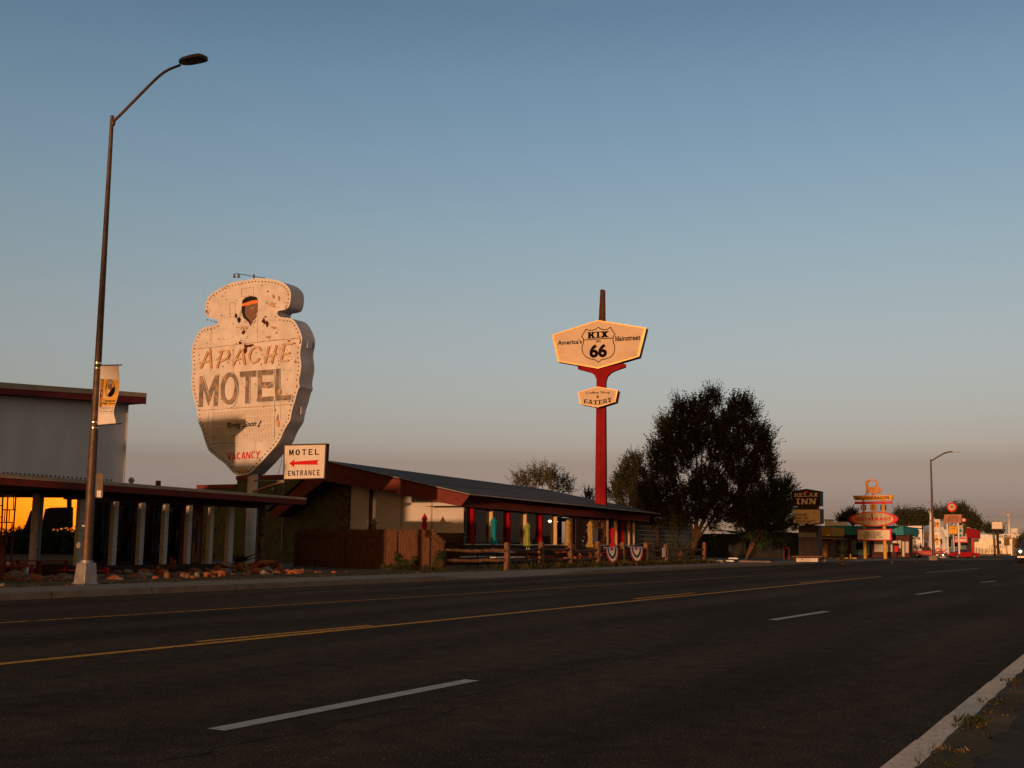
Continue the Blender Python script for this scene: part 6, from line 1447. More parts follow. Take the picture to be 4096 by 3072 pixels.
slab(an2, 'parapet', 'mustard', c6, R_(1376, 955, 1580, 1084), 92, 4); slab(an2, 'canopy', 'maroon_wall', c6, [(1376, 1076), (1700, 1112), (1710, 1126), (1376, 1096)], 90.8, 2.5); slab(an2, 'canopy_edge', 'yellow', c6, [(1376, 1098), (1710, 1128), (1710, 1138), (1376, 1110)], 90.78, .1)
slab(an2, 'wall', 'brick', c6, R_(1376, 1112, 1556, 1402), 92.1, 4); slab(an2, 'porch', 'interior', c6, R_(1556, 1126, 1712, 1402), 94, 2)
paint(an2, 'number_plate', 'white_plain', c6, R_(1508, 1062, 1546, 1080), 92)
for i, (x0, x1, lab) in enumerate(((30, 110, 'leftmost yellow parking stop before the brick annex'), (130, 220, 'yellow parking stop just right of the leftmost one, before the dark porch'), (265, 345, 'yellow parking stop under the small white-framed window'), (390, 470, 'yellow parking stop nearest the left post of the dragon sign'))):
    stop(lab, c7, x0, x1, 1400, 1420, 91.5, 'yellow', 'yellow parking stops')
o = MB().lathe(base_at(c7, 377, 1405, 93), [(.06, 0), (.06, .34), (.045, .38), (.01, .40)], 12).build('bollard', 'yellow', None, loc=base_at(c7, 377, 1405, 93)); tag(o, 'short yellow bollard left of the dragon sign posts', 'bollard')
lad = thing('step_ladder', 'small yellow ladder-like rack against the brick annex wall', 'ladder', base_at(c6, 1480, 1385, 91.6))
for x in (1458, 1494): slab(lad, 'rail', 'yellow', c6, [(x, 1305), (x+6, 1305), (x+12, 1385), (x+5, 1385)], 91.6, .06)
for y in (1325, 1350): slab(lad, 'rung', 'yellow', c6, R_(1462, y, 1500, y+5), 91.62, .04)

# dragon sign
GXs = 98.0; XG = XP(GXs)
ds = thing('dragon_sign', 'yellow and red restaurant sign with a golden dragon cutout, red oval and reader board', 'sign', base_at(c7, 735, 1410, GXs))
for xt, xb, w in ((566, 587, 40), (860, 884, 44)):
    a = XG.hit(*c7(xt, 555)); b = XG.hit(*c7(xb, 1412)); r = w*.27119*105/4536/2; MB().tube([(GXs+.15, b.y, .06), (GXs+.15, b.y, b.lerp(a, .5).z), (GXs+.15, b.y, a.z)], [r, r, r*.8], 14).build('post', 'yellow', ds)
tb2 = slab(ds, 'top_board', 'sign_yellow', c7, [(405, 489), (1012, 480), (990, 553), (437, 556)], GXs-.1, .3)
for q in ([(420, 492), (440, 491), (462, 553), (446, 554)], [(985, 484), (1000, 484), (985, 551), (968, 551)]): paint(tb2, 'stripe', 'mustard', c7, q, GXs-.1, .006)
lettering(tb2, 'GOLDENDRAGON', 'maroon_print', c7, [(452, 504), (946, 494), (946, 540), (452, 548)], GXs-.1, .012, bold=.035)
slab(ds, 'top_rail', 'dark_metal', c7, [(543, 486), (868, 481), (868, 487), (543, 491)], GXs-.02, .1)
slab(ds, 'red_bar', 'pinkred', c7, [(435, 577), (986, 572), (988, 607), (437, 613)], GXs-.12, .25)
for x in (523, 590, 815, 886): post(ds, 'hanging_bar', 'black_paint', c7, x, x+17, 625, 705, GXs-.05, .08) if False else slab(ds, 'hanging_bar', 'black_paint', c7, [(x, 628), (x+14, 624), (x+17, 700), (x+3, 706)], GXs, .08)
for x0, x1 in ((540, 600), (832, 890)): slab(ds, 'bar_bracket', 'yellow', c7, R_(x0, 660, x1, 666), GXs+.04, .05)
circ = lambda cx, cy, rx, ry, n=28: [(cx+rx*math.cos(2*math.pi*i/n), cy+ry*math.sin(2*math.pi*i/n)) for i in range(n)]
dk = slab(ds, 'disc', 'sign_yellow', c7, circ(707, 660, 52, 51), GXs-.08, .2)
mb = MB()
for L in ([(678, 634), (707, 616), (736, 634)], [(690, 638), (724, 636)], [(684, 650), (730, 648)], [(707, 636), (707, 660)], [(680, 664), (734, 661)], [(692, 672), (690, 702)], [(700, 672), (718, 670)], [(697, 684), (722, 681)], [(706, 672), (706, 702), (728, 698)], [(722, 668), (730, 690)]): stroke(mb, c7, L, 5, XP(GXs-.08), .01)
mb.build('characters', 'maroon_print', dk)
ov = slab(ds, 'oval', 'pinkred', c7, circ(716, 833, 357, 111, 44), GXs-.2, .5)
paint(ov, 'oval_trim', 'sign_yellow', c7, circ(712, 833, 298, 97, 44), GXs-.2, .008); paint(ov, 'oval_face', 'faded_face', c7, circ(711, 833, 290, 91, 44), GXs-.2, .016)
lettering(ov, 'RESTAURANT', 'pinkred', c7, [(440, 812), (982, 806), (982, 856), (440, 864)], GXs-.2, .024, bold=.04)
paint(ov, 'stain', 'rust_bare', c7, [(682, 750), (700, 748), (703, 800), (715, 840), (700, 842), (686, 800)], GXs-.2, .028)
rbd = slab(ds, 'reader_board', 'pinkred', c7, [(468, 984), (480, 980), (972, 980), (985, 990), (972, 1060), (985, 1140), (972, 1153), (480, 1148), (468, 1136), (478, 1060)], GXs-.15, .4)
paint(rbd, 'face_panel', 'board_face', c7, R_(486, 996, 956, 1136), GXs-.15, .01)
for s_, q in (("ALLU CAN EAT", [(580, 1020), (836, 1020), (836, 1046), (580, 1047)]), ("LUNCH BUFFET", [(570, 1056), (826, 1054), (826, 1080), (570, 1082)]), ("SUN THRU  FRI", [(574, 1091), (850, 1090), (850, 1115), (574, 1117)])): lettering(rbd, s_, 'black_paint', c7, q, GXs-.15, .018, bold=.02)
DR = [(600, 420), (608, 395), (606, 372), (594, 345), (587, 315), (592, 288), (610, 265), (645, 250), (690, 246), (735, 252), (762, 270), (778, 295), (784, 312), (770, 330), (752, 345), (744, 352), (752, 325), (748, 300), (735, 278), (705, 264), (665, 268), (638, 285), (624, 310), (625, 335), (640, 358), (665, 362), (690, 354), (720, 358), (742, 368), (765, 360), (776, 345), (782, 338), (790, 350), (798, 370), (803, 392), (792, 402), (784, 410), (800, 414), (812, 405), (818, 392), (814, 375), (830, 365), (845, 372), (832, 382), (836, 400), (828, 424), (812, 445), (785, 450), (750, 457), (715, 456), (708, 470), (690, 478), (684, 462), (690, 452), (655, 442), (636, 432), (632, 448), (640, 470), (622, 474), (612, 462), (615, 440)]
dg = slab(ds, 'dragon_figure', 'orange_dragon', c7, DR, GXs, .14)
mb = MB()
for L in ([(624, 318), (632, 296), (648, 280), (670, 270)], [(742, 352), (752, 325)], [(606, 424), (606, 452)], [(745, 372), (765, 345)], [(784, 392), (792, 402)], [(690, 452), (690, 474)], [(632, 436), (634, 466)]): stroke(mb, c7, L, 3.2, XG, .012)
for i in range(9):
    a = 3.7-i*.33; x, y = 690+68*math.cos(a), 318-52*math.sin(a); mb.face(trace(c7, [(x, y), (x+10*math.cos(a+2.7), y-10*math.sin(a+2.7)), (x+12*math.cos(a+3.4), y-12*math.sin(a+3.4))], XG, .014))
mb.build('dragon_lines', 'rust_bare', dg)
for a, b in (((610, 455), (592, 485)), ((716, 460), (708, 484))): MB().tube([XP(GXs+.1).hit(*c7(*a)), XP(GXs+.1).hit(*c7(*b))], .03, 5).build('brace', 'dark_metal', ds)
# drive-through notice and red box
dn = thing('pay_sign', 'small white notice on a dark post with a red box, right of the dragon sign', 'sign', base_at(c7, 1028, 1414, 100))
post(dn, 'post', 'dark_metal', c7, 1018, 1036, 1186, 1414, 100); sg = slab(dn, 'panel', 'white_plain', c7, R_(990, 1155, 1058, 1188), 99.9, .06)
lettering(sg, 'PAY AT', 'maroon_print', c7, R_(1000, 1158, 1048, 1170), 99.9, .012); lettering(sg, 'COUNTER', 'maroon_print', c7, R_(998, 1174, 1050, 1185), 99.9, .012)
slab(dn, 'red_box', 'sign_red', c7, R_(1028, 1228, 1072, 1318), 99.8, .5)

# second street lamp with a banner
L2X = 96.5; XL2 = XP(L2X)
l2 = thing('street_lamp', 'distant thin street lamp with curved arm, standing by the painted teepee', 'street lamp', base_at(c8, 408, 1472, L2X), 'street lamps')
b = XL2.hit(*c8(408, 1472)); tz = XL2.hit(*c8(371, 265)); zz = XL2.hit(*c8(408, 1425)).z
frustum(MB(), b.x, b.y, .06, zz, .32, .25).build('base', 'concrete', l2, bev=.02); MB().tube([(b.x, b.y, zz), (b.x, tz.y*.35+b.y*.65, zz+(tz.z-zz)*.35), (b.x, tz.y, tz.z)], [.115, .10, .06], 12).build('pole', 'rust_pole', l2)
MB().tube(trace(c8, [(374, 284), (430, 250), (500, 208), (545, 186), (585, 175), (640, 172)], XL2), .055, 8).build('arm', 'rust_pole', l2)
h_ = trace(c8, [(632, 166), (660, 163), (717, 169), (717, 173), (632, 178)], XP(L2X-.15)); MB().prism(h_, (.34, 0, 0)).build('lamp_head', 'grey_steel', l2)
b2 = thing('street_banner', 'white banner with a small yellow portrait panel on the distant street lamp', 'banner', XL2.hit(*c8(450, 1132)), 'banners hung on street lamps')
def wavy(cr, q, X, n=8):
    g = quad_pt(cr, q, XP(X), 0); P = [[g(i/n, j/n)+Vector((.06*math.sin(i*1.3+j*.5), 0, 0)) for i in range(n+1)] for j in range(n+1)]
    return MB().mesh([p for r in P for p in r], [[j*(n+1)+i, j*(n+1)+i+1, (j+1)*(n+1)+i+1, (j+1)*(n+1)+i] for j in range(n) for i in range(n)])
wavy(c8, [(412, 985), (485, 986), (488, 1132), (412, 1130)], L2X-.05).build('cloth', 'canvas', b2)
paint(b2, 'printed_panel', 'sign_yellow', c8, R_(418, 1020, 478, 1080), L2X-.12); paint(b2, 'portrait', 'skin_brown', c8, circ(453, 1040, 12, 18, 14), L2X-.13); paint(b2, 'side_strip', 'maroon_print', c8, R_(418, 1020, 427, 1080), L2X-.125)
for y in (983, 1131): MB().tube([XL2.hit(*c8(400, y)), XL2.hit(*c8(494, y))], .02, 5).build('rod', 'dark_metal', b2)

# curio shop: white block, painted teepee front, red awning
CX = 190.0
cu = thing('curio_shop', 'white stucco curio shop with a painted teepee front and dark red awning', 'building', base_at(c8, 450, 1440, CX))
slab(cu, 'wall', 'white_plain', c8, [(88, 1068), (278, 1065), (278, 1425), (88, 1425)], CX, .3)
sd_ = MB(); a = XP(CX).hit(*c8(278, 1065)); d = XP(CX+8).hit(*c8(352, 1078)); bt_ = XP(CX).hit(*c8(278, 1425)); sd_.prism([a, (d.x, d.y, a.z), (d.x, d.y, .0), (a.x, a.y, .0)], (0, .2, 0)); sd_.build('side_wall', 'white_plain', cu)
YC = a.y; 
lettering(cu, 'CURIOS', 'black_paint', c8, [(86, 1200), (244, 1200), (244, 1233), (86, 1233)], CX, .02, bold=.05); lettering(cu, 'PEE', 'black_paint', c8, [(180, 1120), (236, 1120), (236, 1168), (180, 1168)], CX, .02, bold=.05)
slab(cu, 'poster', 'brick', c8, R_(288, 1148, 349, 1218), CX-.05, .06); slab(cu, 'window', 'window_dark', c8, R_(292, 1268, 326, 1330), CX-.05, .06)
slab(cu, 'store_front', 'teal_wall', c8, R_(540, 1195, 830, 1425), CX+3.5, 3); slab(cu, 'upper_wall', 'white_plain', c8, R_(350, 1085, 830, 1198), CX+3.3, 3)
for q in (R_(580, 1212, 626, 1328), R_(655, 1262, 740, 1328)):
    w_ = slab(cu, 'window', 'tan_cap', c8, q, CX+3.4, .1); paint(w_, 'pane', 'window_dark', c8, R_(q[0][0]+6, q[0][1]+6, q[2][0]-6, q[2][1]-6), CX+3.4)
slab(cu, 'door', 'dark_frame', c8, R_(800, 1220, 835, 1415), CX+3.35, .1)
av0, av1 = XP(CX+1.5).hit(*c8(820, 1088)), XP(CX+6).hit(*c8(970, 1128)); ab0, ab1 = XP(CX+1.5).hit(*c8(820, 1212)), XP(CX+6).hit(*c8(970, 1222))
MB().prism([av0, av1, ab1, ab0], (.4, .4, 0)).build('awning', 'red_paint', cu)
slab(cu, 'red_column', 'red_paint', c8, R_(866, 1222, 892, 1410), CX+5, .4)
def loft(rows, cr, X, bulge, m, name, root, n=14):
    V = []; F = []
    for y, xl, xr in rows:
        a = XP(X).hit(*cr(xl, y)); b = XP(X).hit(*cr(xr, y)); w = (a-b).length/2; c = (a+b)/2
        for i in range(n+1): t = math.pi*i/n; V.append(Vector((c.x-w*bulge*math.sin(t), c.y+w*math.cos(t), c.z)))
    k = n+1
    for j in range(len(rows)-1):
        for i in range(n): F.append([j*k+i, j*k+i+1, (j+1)*k+i+1, (j+1)*k+i])
    F.append(list(range(k))); return MB().mesh(V, F).build(name, m, root)
TPX = CX-1.2
tp = loft([(912, 358, 386), (965, 356, 412), (1030, 354, 452), (1090, 352, 492), (1150, 350, 526), (1220, 347, 556), (1300, 343, 582), (1380, 340, 598), (1456, 338, 606)], c8, TPX, .75, 'white_plain', 'teepee_front', cu)
def onteepee(cr, x, y, e=.03):
    # a point on the lofted front at photograph pixel height y, fraction across
    rows = [(912, 358, 386), (965, 356, 412), (1030, 354, 452), (1090, 352, 492), (1150, 350, 526), (1220, 347, 556), (1300, 343, 582), (1380, 340, 598), (1456, 338, 606)]
    for (y0, l0, r0), (y1, l1, r1_) in zip(rows[:-1], rows[1:]):
        if y0 <= y <= y1:
            t = (y-y0)/(y1-y0); l = l0+(l1-l0)*t; r = r0+(r1_-r0)*t; break
    a = XP(TPX).hit(*cr(l, y)); b = XP(TPX).hit(*cr(r, y)); w = (a-b).length/2; c = (a+b)/2; u = max(-.995, min(.995, (x-(l+r)/2)/((r-l)/2)))
    return Vector((c.x-(w*.75+e)*math.sqrt(1-u*u)-e*.3, c.y-w*u, c.z))
def zig(pts, w, m, e):
    mb = MB()
    for (x0, y0), (x1, y1) in zip(pts[:-1], pts[1:]):
        n = 6
        for i in range(n):
            t0_, t1_ = i/n, (i+1)/n; A = (x0+(x1-x0)*t0_, y0+(y1-y0)*t0_); B = (x0+(x1-x0)*t1_, y0+(y1-y0)*t1_)
            mb.face([onteepee(c8, A[0], A[1]-w/2, e), onteepee(c8, B[0], B[1]-w/2, e), onteepee(c8, B[0], B[1]+w/2, e), onteepee(c8, A[0], A[1]+w/2, e)])
    mb.build('painted_zigzag', m, tp)
zig([(345, 1332), (412, 1378), (478, 1335), (540, 1380), (572, 1345)], 16, 'sign_red', .03)
zig([(420, 1410), (490, 1366), (545, 1408), (590, 1385)], 18, 'blue_stripe', .035)
zig([(356, 992), (372, 1004), (386, 990), (404, 1004)], 8, 'sign_red', .03); zig([(356, 1004), (372, 1016), (386, 1002), (408, 1016)], 6, 'blue_stripe', .035)
mb = MB()
for q in (R_(434, 1175, 460, 1215), R_(450, 1258, 478, 1300), R_(414, 1222, 440, 1254), R_(472, 1228, 514, 1252)):
    mb.face([onteepee(c8, x, y, .03) for x, y in q])
mb.face([onteepee(c8, x, y, .04) for x, y in circ(457, 1237, 24, 26, 18)]); mb.build('painted_sun', 'sign_yellow', tp)
MB().face([onteepee(c8, x, y, .05) for x, y in circ(457, 1237, 17, 19, 18)]).build('painted_figure', 'black_paint', tp); MB().face([onteepee(c8, x, y, .06) for x, y in circ(460, 1243, 9, 8, 12)]).build('painted_figure', 'white_plain', tp)
for a, b in (((360, 915), (345, 885)), ((368, 915), (362, 874)), ((378, 915), (384, 882))): MB().tube([XP(TPX).hit(*c8(*a)), XP(TPX).hit(*c8(*b))], .04, 5).build('tent_pole', 'white_plain', cu)
spr = thing('spear_post', 'thin dark post with a leaf-shaped top before the painted teepee', 'post', base_at(c8, 499, 1450, 182))
post(spr, 'post', 'dark_metal', c8, 496, 502, 1270, 1450, 182); slab(spr, 'head', 'rust', c8, [(499, 1212), (508, 1232), (507, 1262), (499, 1280), (488, 1262), (488, 1232)], 181.9, .08)

# gift shop sign: shingled hood on three white posts with a wheel on top
HX = 178.0
hs = thing('hooded_sign', 'faded pink hood sign on white posts with a red and white wheel on top', 'sign', base_at(c8, 640, 1452, HX))
for x0, x1, yb in ((559, 573, 1450), (692, 708, 1456)): 
    a = XP(HX).hit(*c8(x0+ (x1-x0)/2, 1032)); b = XP(HX).hit(*c8((x0+x1)/2+16, yb)); MB().tube([(HX+.1, b.y, .06), (HX+.1, a.y, a.z+.1)], .12, 8).build('post', 'white_plain', hs)
a = XP(HX+1.5).hit(*c8(634, 1032)); MB().tube([(HX+1.5, a.y, .06), (HX+1.5, a.y, a.z+.1)], .13, 8).build('post', 'white_plain', hs)
M['hood_pink'] = mat('hood_pink', (.46, .22, .14), .8, .2, 3, .2, stretch=(5, 5, .4))
P = trace(c8, [(530, 928), (733, 926), (742, 1030), (522, 1033)], XP(HX)); hm2 = MB(); hm2.prism([P[0]+Vector((.5, 0, 0)), P[1]+Vector((.5, 0, 0)), P[2]+Vector((-.25, 0, 0)), P[3]+Vector((-.25, 0, 0))], (1.0, 0, 0)); hd2 = hm2.build('hood', 'hood_pink', hs)
M['hood_letter'] = mat('hood_letter', (.38, .15, .09), .8, .2, 3)
lettering(hd2, 'GIFTS', 'hood_letter', c8, [(570, 945), (706, 943), (706, 1008), (570, 1010)], HX-.28, .03, bold=.05)
hw = slab(hs, 'wheel', 'sign_red', c8, circ(625, 840, 59, 57, 30), HX+.2, .4); paint(hw, 'wheel_face', 'board_face', c8, circ(625, 840, 40, 39, 30), HX+.2, .01)
mb = MB()
for i in range(18):
    a = i*math.pi/9; mb.face(trace(c8, [(625+26*math.cos(a-.05), 840+25*math.sin(a-.05)), (625+40*math.cos(a-.07), 840+39*math.sin(a-.07)), (625+40*math.cos(a+.07), 840+39*math.sin(a+.07)), (625+26*math.cos(a+.05), 840+25*math.sin(a+.05))], XP(HX+.2), .016))
mb.build('spokes', 'brick', hw); paint(hw, 'hub', 'amber', c8, circ(625, 842, 24, 20, 18), HX+.2, .02); paint(hw, 'hub_mark', 'black_paint', c8, [(603, 838), (612, 824), (640, 824), (648, 838), (625, 832)], HX+.2, .026)
post(hs, 'mast', 'dark_metal', c8, 622, 629, 895, 930, HX+.4)
yp = slab(hs, 'hanging_panel', 'mustard', c8, R_(587, 1066, 690, 1166), HX, .12); paint(yp, 'panel_face', 'sign_yellow', c8, R_(593, 1072, 684, 1160), HX, .01)
mb = MB()
for q in (R_(640, 1072, 650, 1080), R_(612, 1090, 622, 1100), R_(634, 1094, 648, 1104), R_(656, 1096, 664, 1110), R_(598, 1108, 606, 1120), R_(664, 1074, 674, 1082)): mb.face(trace(c8, q, XP(HX), .02))
mb.build('worn_marks', 'rust_bare', yp)
# curios neon sign behind
NX = 184.0
ns = thing('curios_sign', 'painted teepee and cactus sign with a red CURIOS band, behind the hooded sign', 'sign', base_at(c8, 735, 1420, NX))
M['sky_cloth'] = mat('sky_cloth', (.42, .50, .52), .6, .1, 3)
slab(ns, 'cactus_panel', 'mustard', c8, [(738, 1040), (772, 1034), (770, 1130), (800, 1165), (805, 1180), (700, 1180)], NX+.1, .2)
nt_ = slab(ns, 'teepee_panel', 'sky_cloth', c8, [(722, 1048), (742, 1048), (792, 1165), (812, 1212), (660, 1212), (680, 1165)], NX, .25)
mb = MB(); stroke(mb, c8, [(668, 1192), (690, 1176), (712, 1192), (735, 1176), (758, 1192), (780, 1178), (804, 1194)], 8, XP(NX), .02); stroke(mb, c8, [(710, 1080), (724, 1090), (738, 1078), (750, 1090)], 5, XP(NX), .02); mb.build('zigzag', 'sign_red', nt_)
mb = MB(); mb.face(trace(c8, [(730, 1100), (748, 1124), (730, 1146), (712, 1124)], XP(NX), .02)); mb.face(trace(c8, circ(730, 1182, 12, 18, 12), XP(NX), .022)); mb.build('painted_mark', 'blue_stripe', nt_)
cb = slab(ns, 'red_band', 'red_paint', c8, R_(656, 1208, 816, 1270), NX-.1, .3); lettering(cb, 'CURIOS', 'white_plain', c8, [(664, 1222), (806, 1220), (806, 1256), (664, 1258)], NX-.1, .02, bold=.05)
teb = slab(ns, 'red_box', 'red_paint', c8, [(736, 980), (756, 974), (792, 975), (803, 990), (800, 1012), (760, 1020), (736, 1018)], NX-.05, .25); lettering(teb, 'EE', 'white_plain', c8, R_(740, 980, 785, 1010), NX-.05, .02, bold=.05)
cac = MB(); 
for L in ([(772, 1190), (776, 1100), (774, 1040)], [(774, 1130), (792, 1110), (792, 1036)]): cac.tube(trace(c8, L, XP(NX-.05)), .16, 8)
cac.build('cactus', 'leaf_green', ns); post(ns, 'post', 'grey_steel', c8, 728, 736, 1270, 1420, NX)

# parts store: white block with lit corrugated front
PXs_ = 206.0
ps = thing('parts_store', 'low white auto parts store with a sunlit corrugated metal front and railing', 'building', base_at(c8, 1150, 1425, PXs_))
slab(ps, 'parapet', 'white_plain', c8, R_(965, 1168, 1500, 1226), PXs_, 6)
g = quad_pt(c8, [(893, 1226), (1356, 1226), (1356, 1425), (893, 1425)], XP(PXs_-.1), 0); mb = MB(); n = 72
for i in range(n):
    a, b = i/n, (i+1)/n; oa = Vector((-.22 if i % 4 in (0, 1) else 0, 0, 0)); ob_ = Vector((-.22 if (i+1) % 4 in (0, 1) else 0, 0, 0)); mb.face([g(a, 1)+oa, g(b, 1)+ob_, g(b, 0)+ob_, g(a, 0)+oa])
mb.build('corrugated_front', 'corrugated', ps); slab(ps, 'wall', 'white_plain', c8, R_(893, 1228, 1356, 1425), PXs_, 6); slab(ps, 'brick_base', 'brick', c8, R_(880, 1405, 1340, 1426), PXs_-.4, .2); slab(ps, 'side_wall', 'brick', c8, R_(1356, 1226, 1470, 1425), PXs_+3, 2)
for q in (R_(1088, 1292, 1156, 1336), R_(1214, 1292, 1281, 1338)): slab(ps, 'window', 'grey_steel', c8, q, PXs_-.25, .1)
s1 = slab(ps, 'sign_panel', 'board_face', c8, R_(1188, 1176, 1252, 1208), PXs_-.1, .08); lettering(s1, 'AUTO', 'black_paint', c8, R_(1196, 1180, 1242, 1190), PXs_-.1, .01, bold=.05); lettering(s1, 'REPAIR', 'black_paint', c8, R_(1194, 1194, 1248, 1204), PXs_-.1, .01, bold=.05)
s2 = slab(ps, 'sign_panel', 'black_paint', c8, R_(1257, 1177, 1297, 1208), PXs_-.1, .08); lettering(s2, '66', 'board_face', c8, R_(1266, 1182, 1288, 1203), PXs_-.1, .01, bold=.05)
M['navy_paint'] = mat('navy_paint', (.02, .025, .07), .5, .1, 3)
s3 = slab(ps, 'sign_panel', 'sign_yellow', c8, R_(1304, 1178, 1462, 1224), PXs_-.3, .2); paint(s3, 'sign_band', 'navy_paint', c8, R_(1312, 1184, 1452, 1218), PXs_-.3, .01); lettering(s3, 'NAPA', 'white_plain', c8, R_(1322, 1190, 1440, 1212), PXs_-.3, .02, bold=.04)
rl = thing('ramp_railing', 'dark metal ramp railing in front of the corrugated store front', 'railing', base_at(c8, 1040, 1420, PXs_-4))
XR_ = XP(PXs_-4)
for L in ([(838, 1320), (1040, 1348)], [(838, 1345), (1040, 1372)], [(1035, 1352), (1075, 1336), (1150, 1350), (1200, 1348), (1232, 1376)], [(1035, 1380), (1080, 1362), (1150, 1376), (1232, 1402)], [(838, 1370), (1040, 1396)]): MB().tube(trace(c8, L, XR_), .028, 5).build('rail', 'dark_metal', rl)
for x in (840, 880, 920, 960, 1000, 1038, 1075, 1112, 1150, 1190, 1230): MB().tube([XR_.hit(*c8(x, 1322+(x-838)*.13 if x < 1040 else 1350)), (PXs_-4, XR_.hit(*c8(x, 1410)).y, .08)], .028, 5).build('post', 'dark_metal', rl)
# blank sign, banner pole, turbine
bs_ = thing('blank_sign', 'blank white sign board on a dark pole before the corrugated store', 'sign', base_at(c8, 1182, 1430, 190))
q = slab(bs_, 'box', 'rust_pole', c8, [(1103, 1011), (1240, 1011), (1243, 1108), (1104, 1107)], 190, .4); paint(q, 'face_panel', 'sign_face', c8, [(1108, 1017), (1235, 1017), (1237, 1101), (1110, 1100)], 190, .02)
a = XP(190.2).hit(*c8(1172, 1108)); b = XP(190.2).hit(*c8(1190, 1430)); MB().tube([(190.2, b.y, .05), (190.2, (a.y+b.y)/2, (a.z)/2), (190.2, a.y, a.z)], .2, 10).build('pole', 'dark_frame', bs_)
slab(bs_, 'side_plate', 'dark_metal', c8, circ(1208, 1265, 15, 21, 12), 189.7, .15)
bp_ = thing('street_banner', 'white banner with small red print on a dark pole at the far right', 'banner', base_at(c8, 1392, 1430, 180), 'banners hung on street lamps')
wavy(c8, [(1338, 1098), (1420, 1096), (1426, 1207), (1341, 1203)], 179.6, 6).build('cloth', 'canvas', bp_); post(bp_, 'pole', 'rust_pole', c8, 1382, 1396, 1200, 1430, 180)
slab(bp_, 'pole', 'rust_pole', c8, R_(1384, 1096, 1392, 1204), 180, .25)
lettering(bp_, 'Class of', 'maroon_print', c8, R_(1356, 1140, 1408, 1150), 179.5, .03); lettering(bp_, '2020', 'maroon_print', c8, R_(1366, 1156, 1400, 1166), 179.5, .03)
wt = thing('wind_turbine', 'pale three-bladed wind turbine far behind the corrugated store', 'turbine', base_at(c8, 1318, 1170, 300, 0))
XW = XP(300); hb_ = XW.hit(*c8(1310, 943)); bz = XW.hit(*c8(1318, 1180))
MB().tube([(300, bz.y, 0), (300, bz.y, bz.z), hb_], [.27, .25, .17], 12).build('tower', 'white_plain', wt); MB().ball(hb_+Vector((-.8, 0, .1)), .7, .34, .34).build('nacelle', 'white_plain', wt)
M['blade'] = mat('blade', (.30, .26, .24), .5, .1, 2)
for e in ((1080, 845), (1440, 866), (1305, 1150)):
    t = XW.hit(*c8(*e)); t = Vector((299, t.y, t.z)); h = hb_+Vector((-1.2, 0, 0)); d = (t-h).normalized(); w = d.cross(Vector((1, 0, 0))).normalized(); L = (t-h).length
    MB().prism([h+w*.10, h+d*L*.15+w*.22, t+w*.03, t-w*.03, h+d*L*.15-w*.12, h-w*.10], (.12, 0, 0)).build('blade', 'blade', wt)

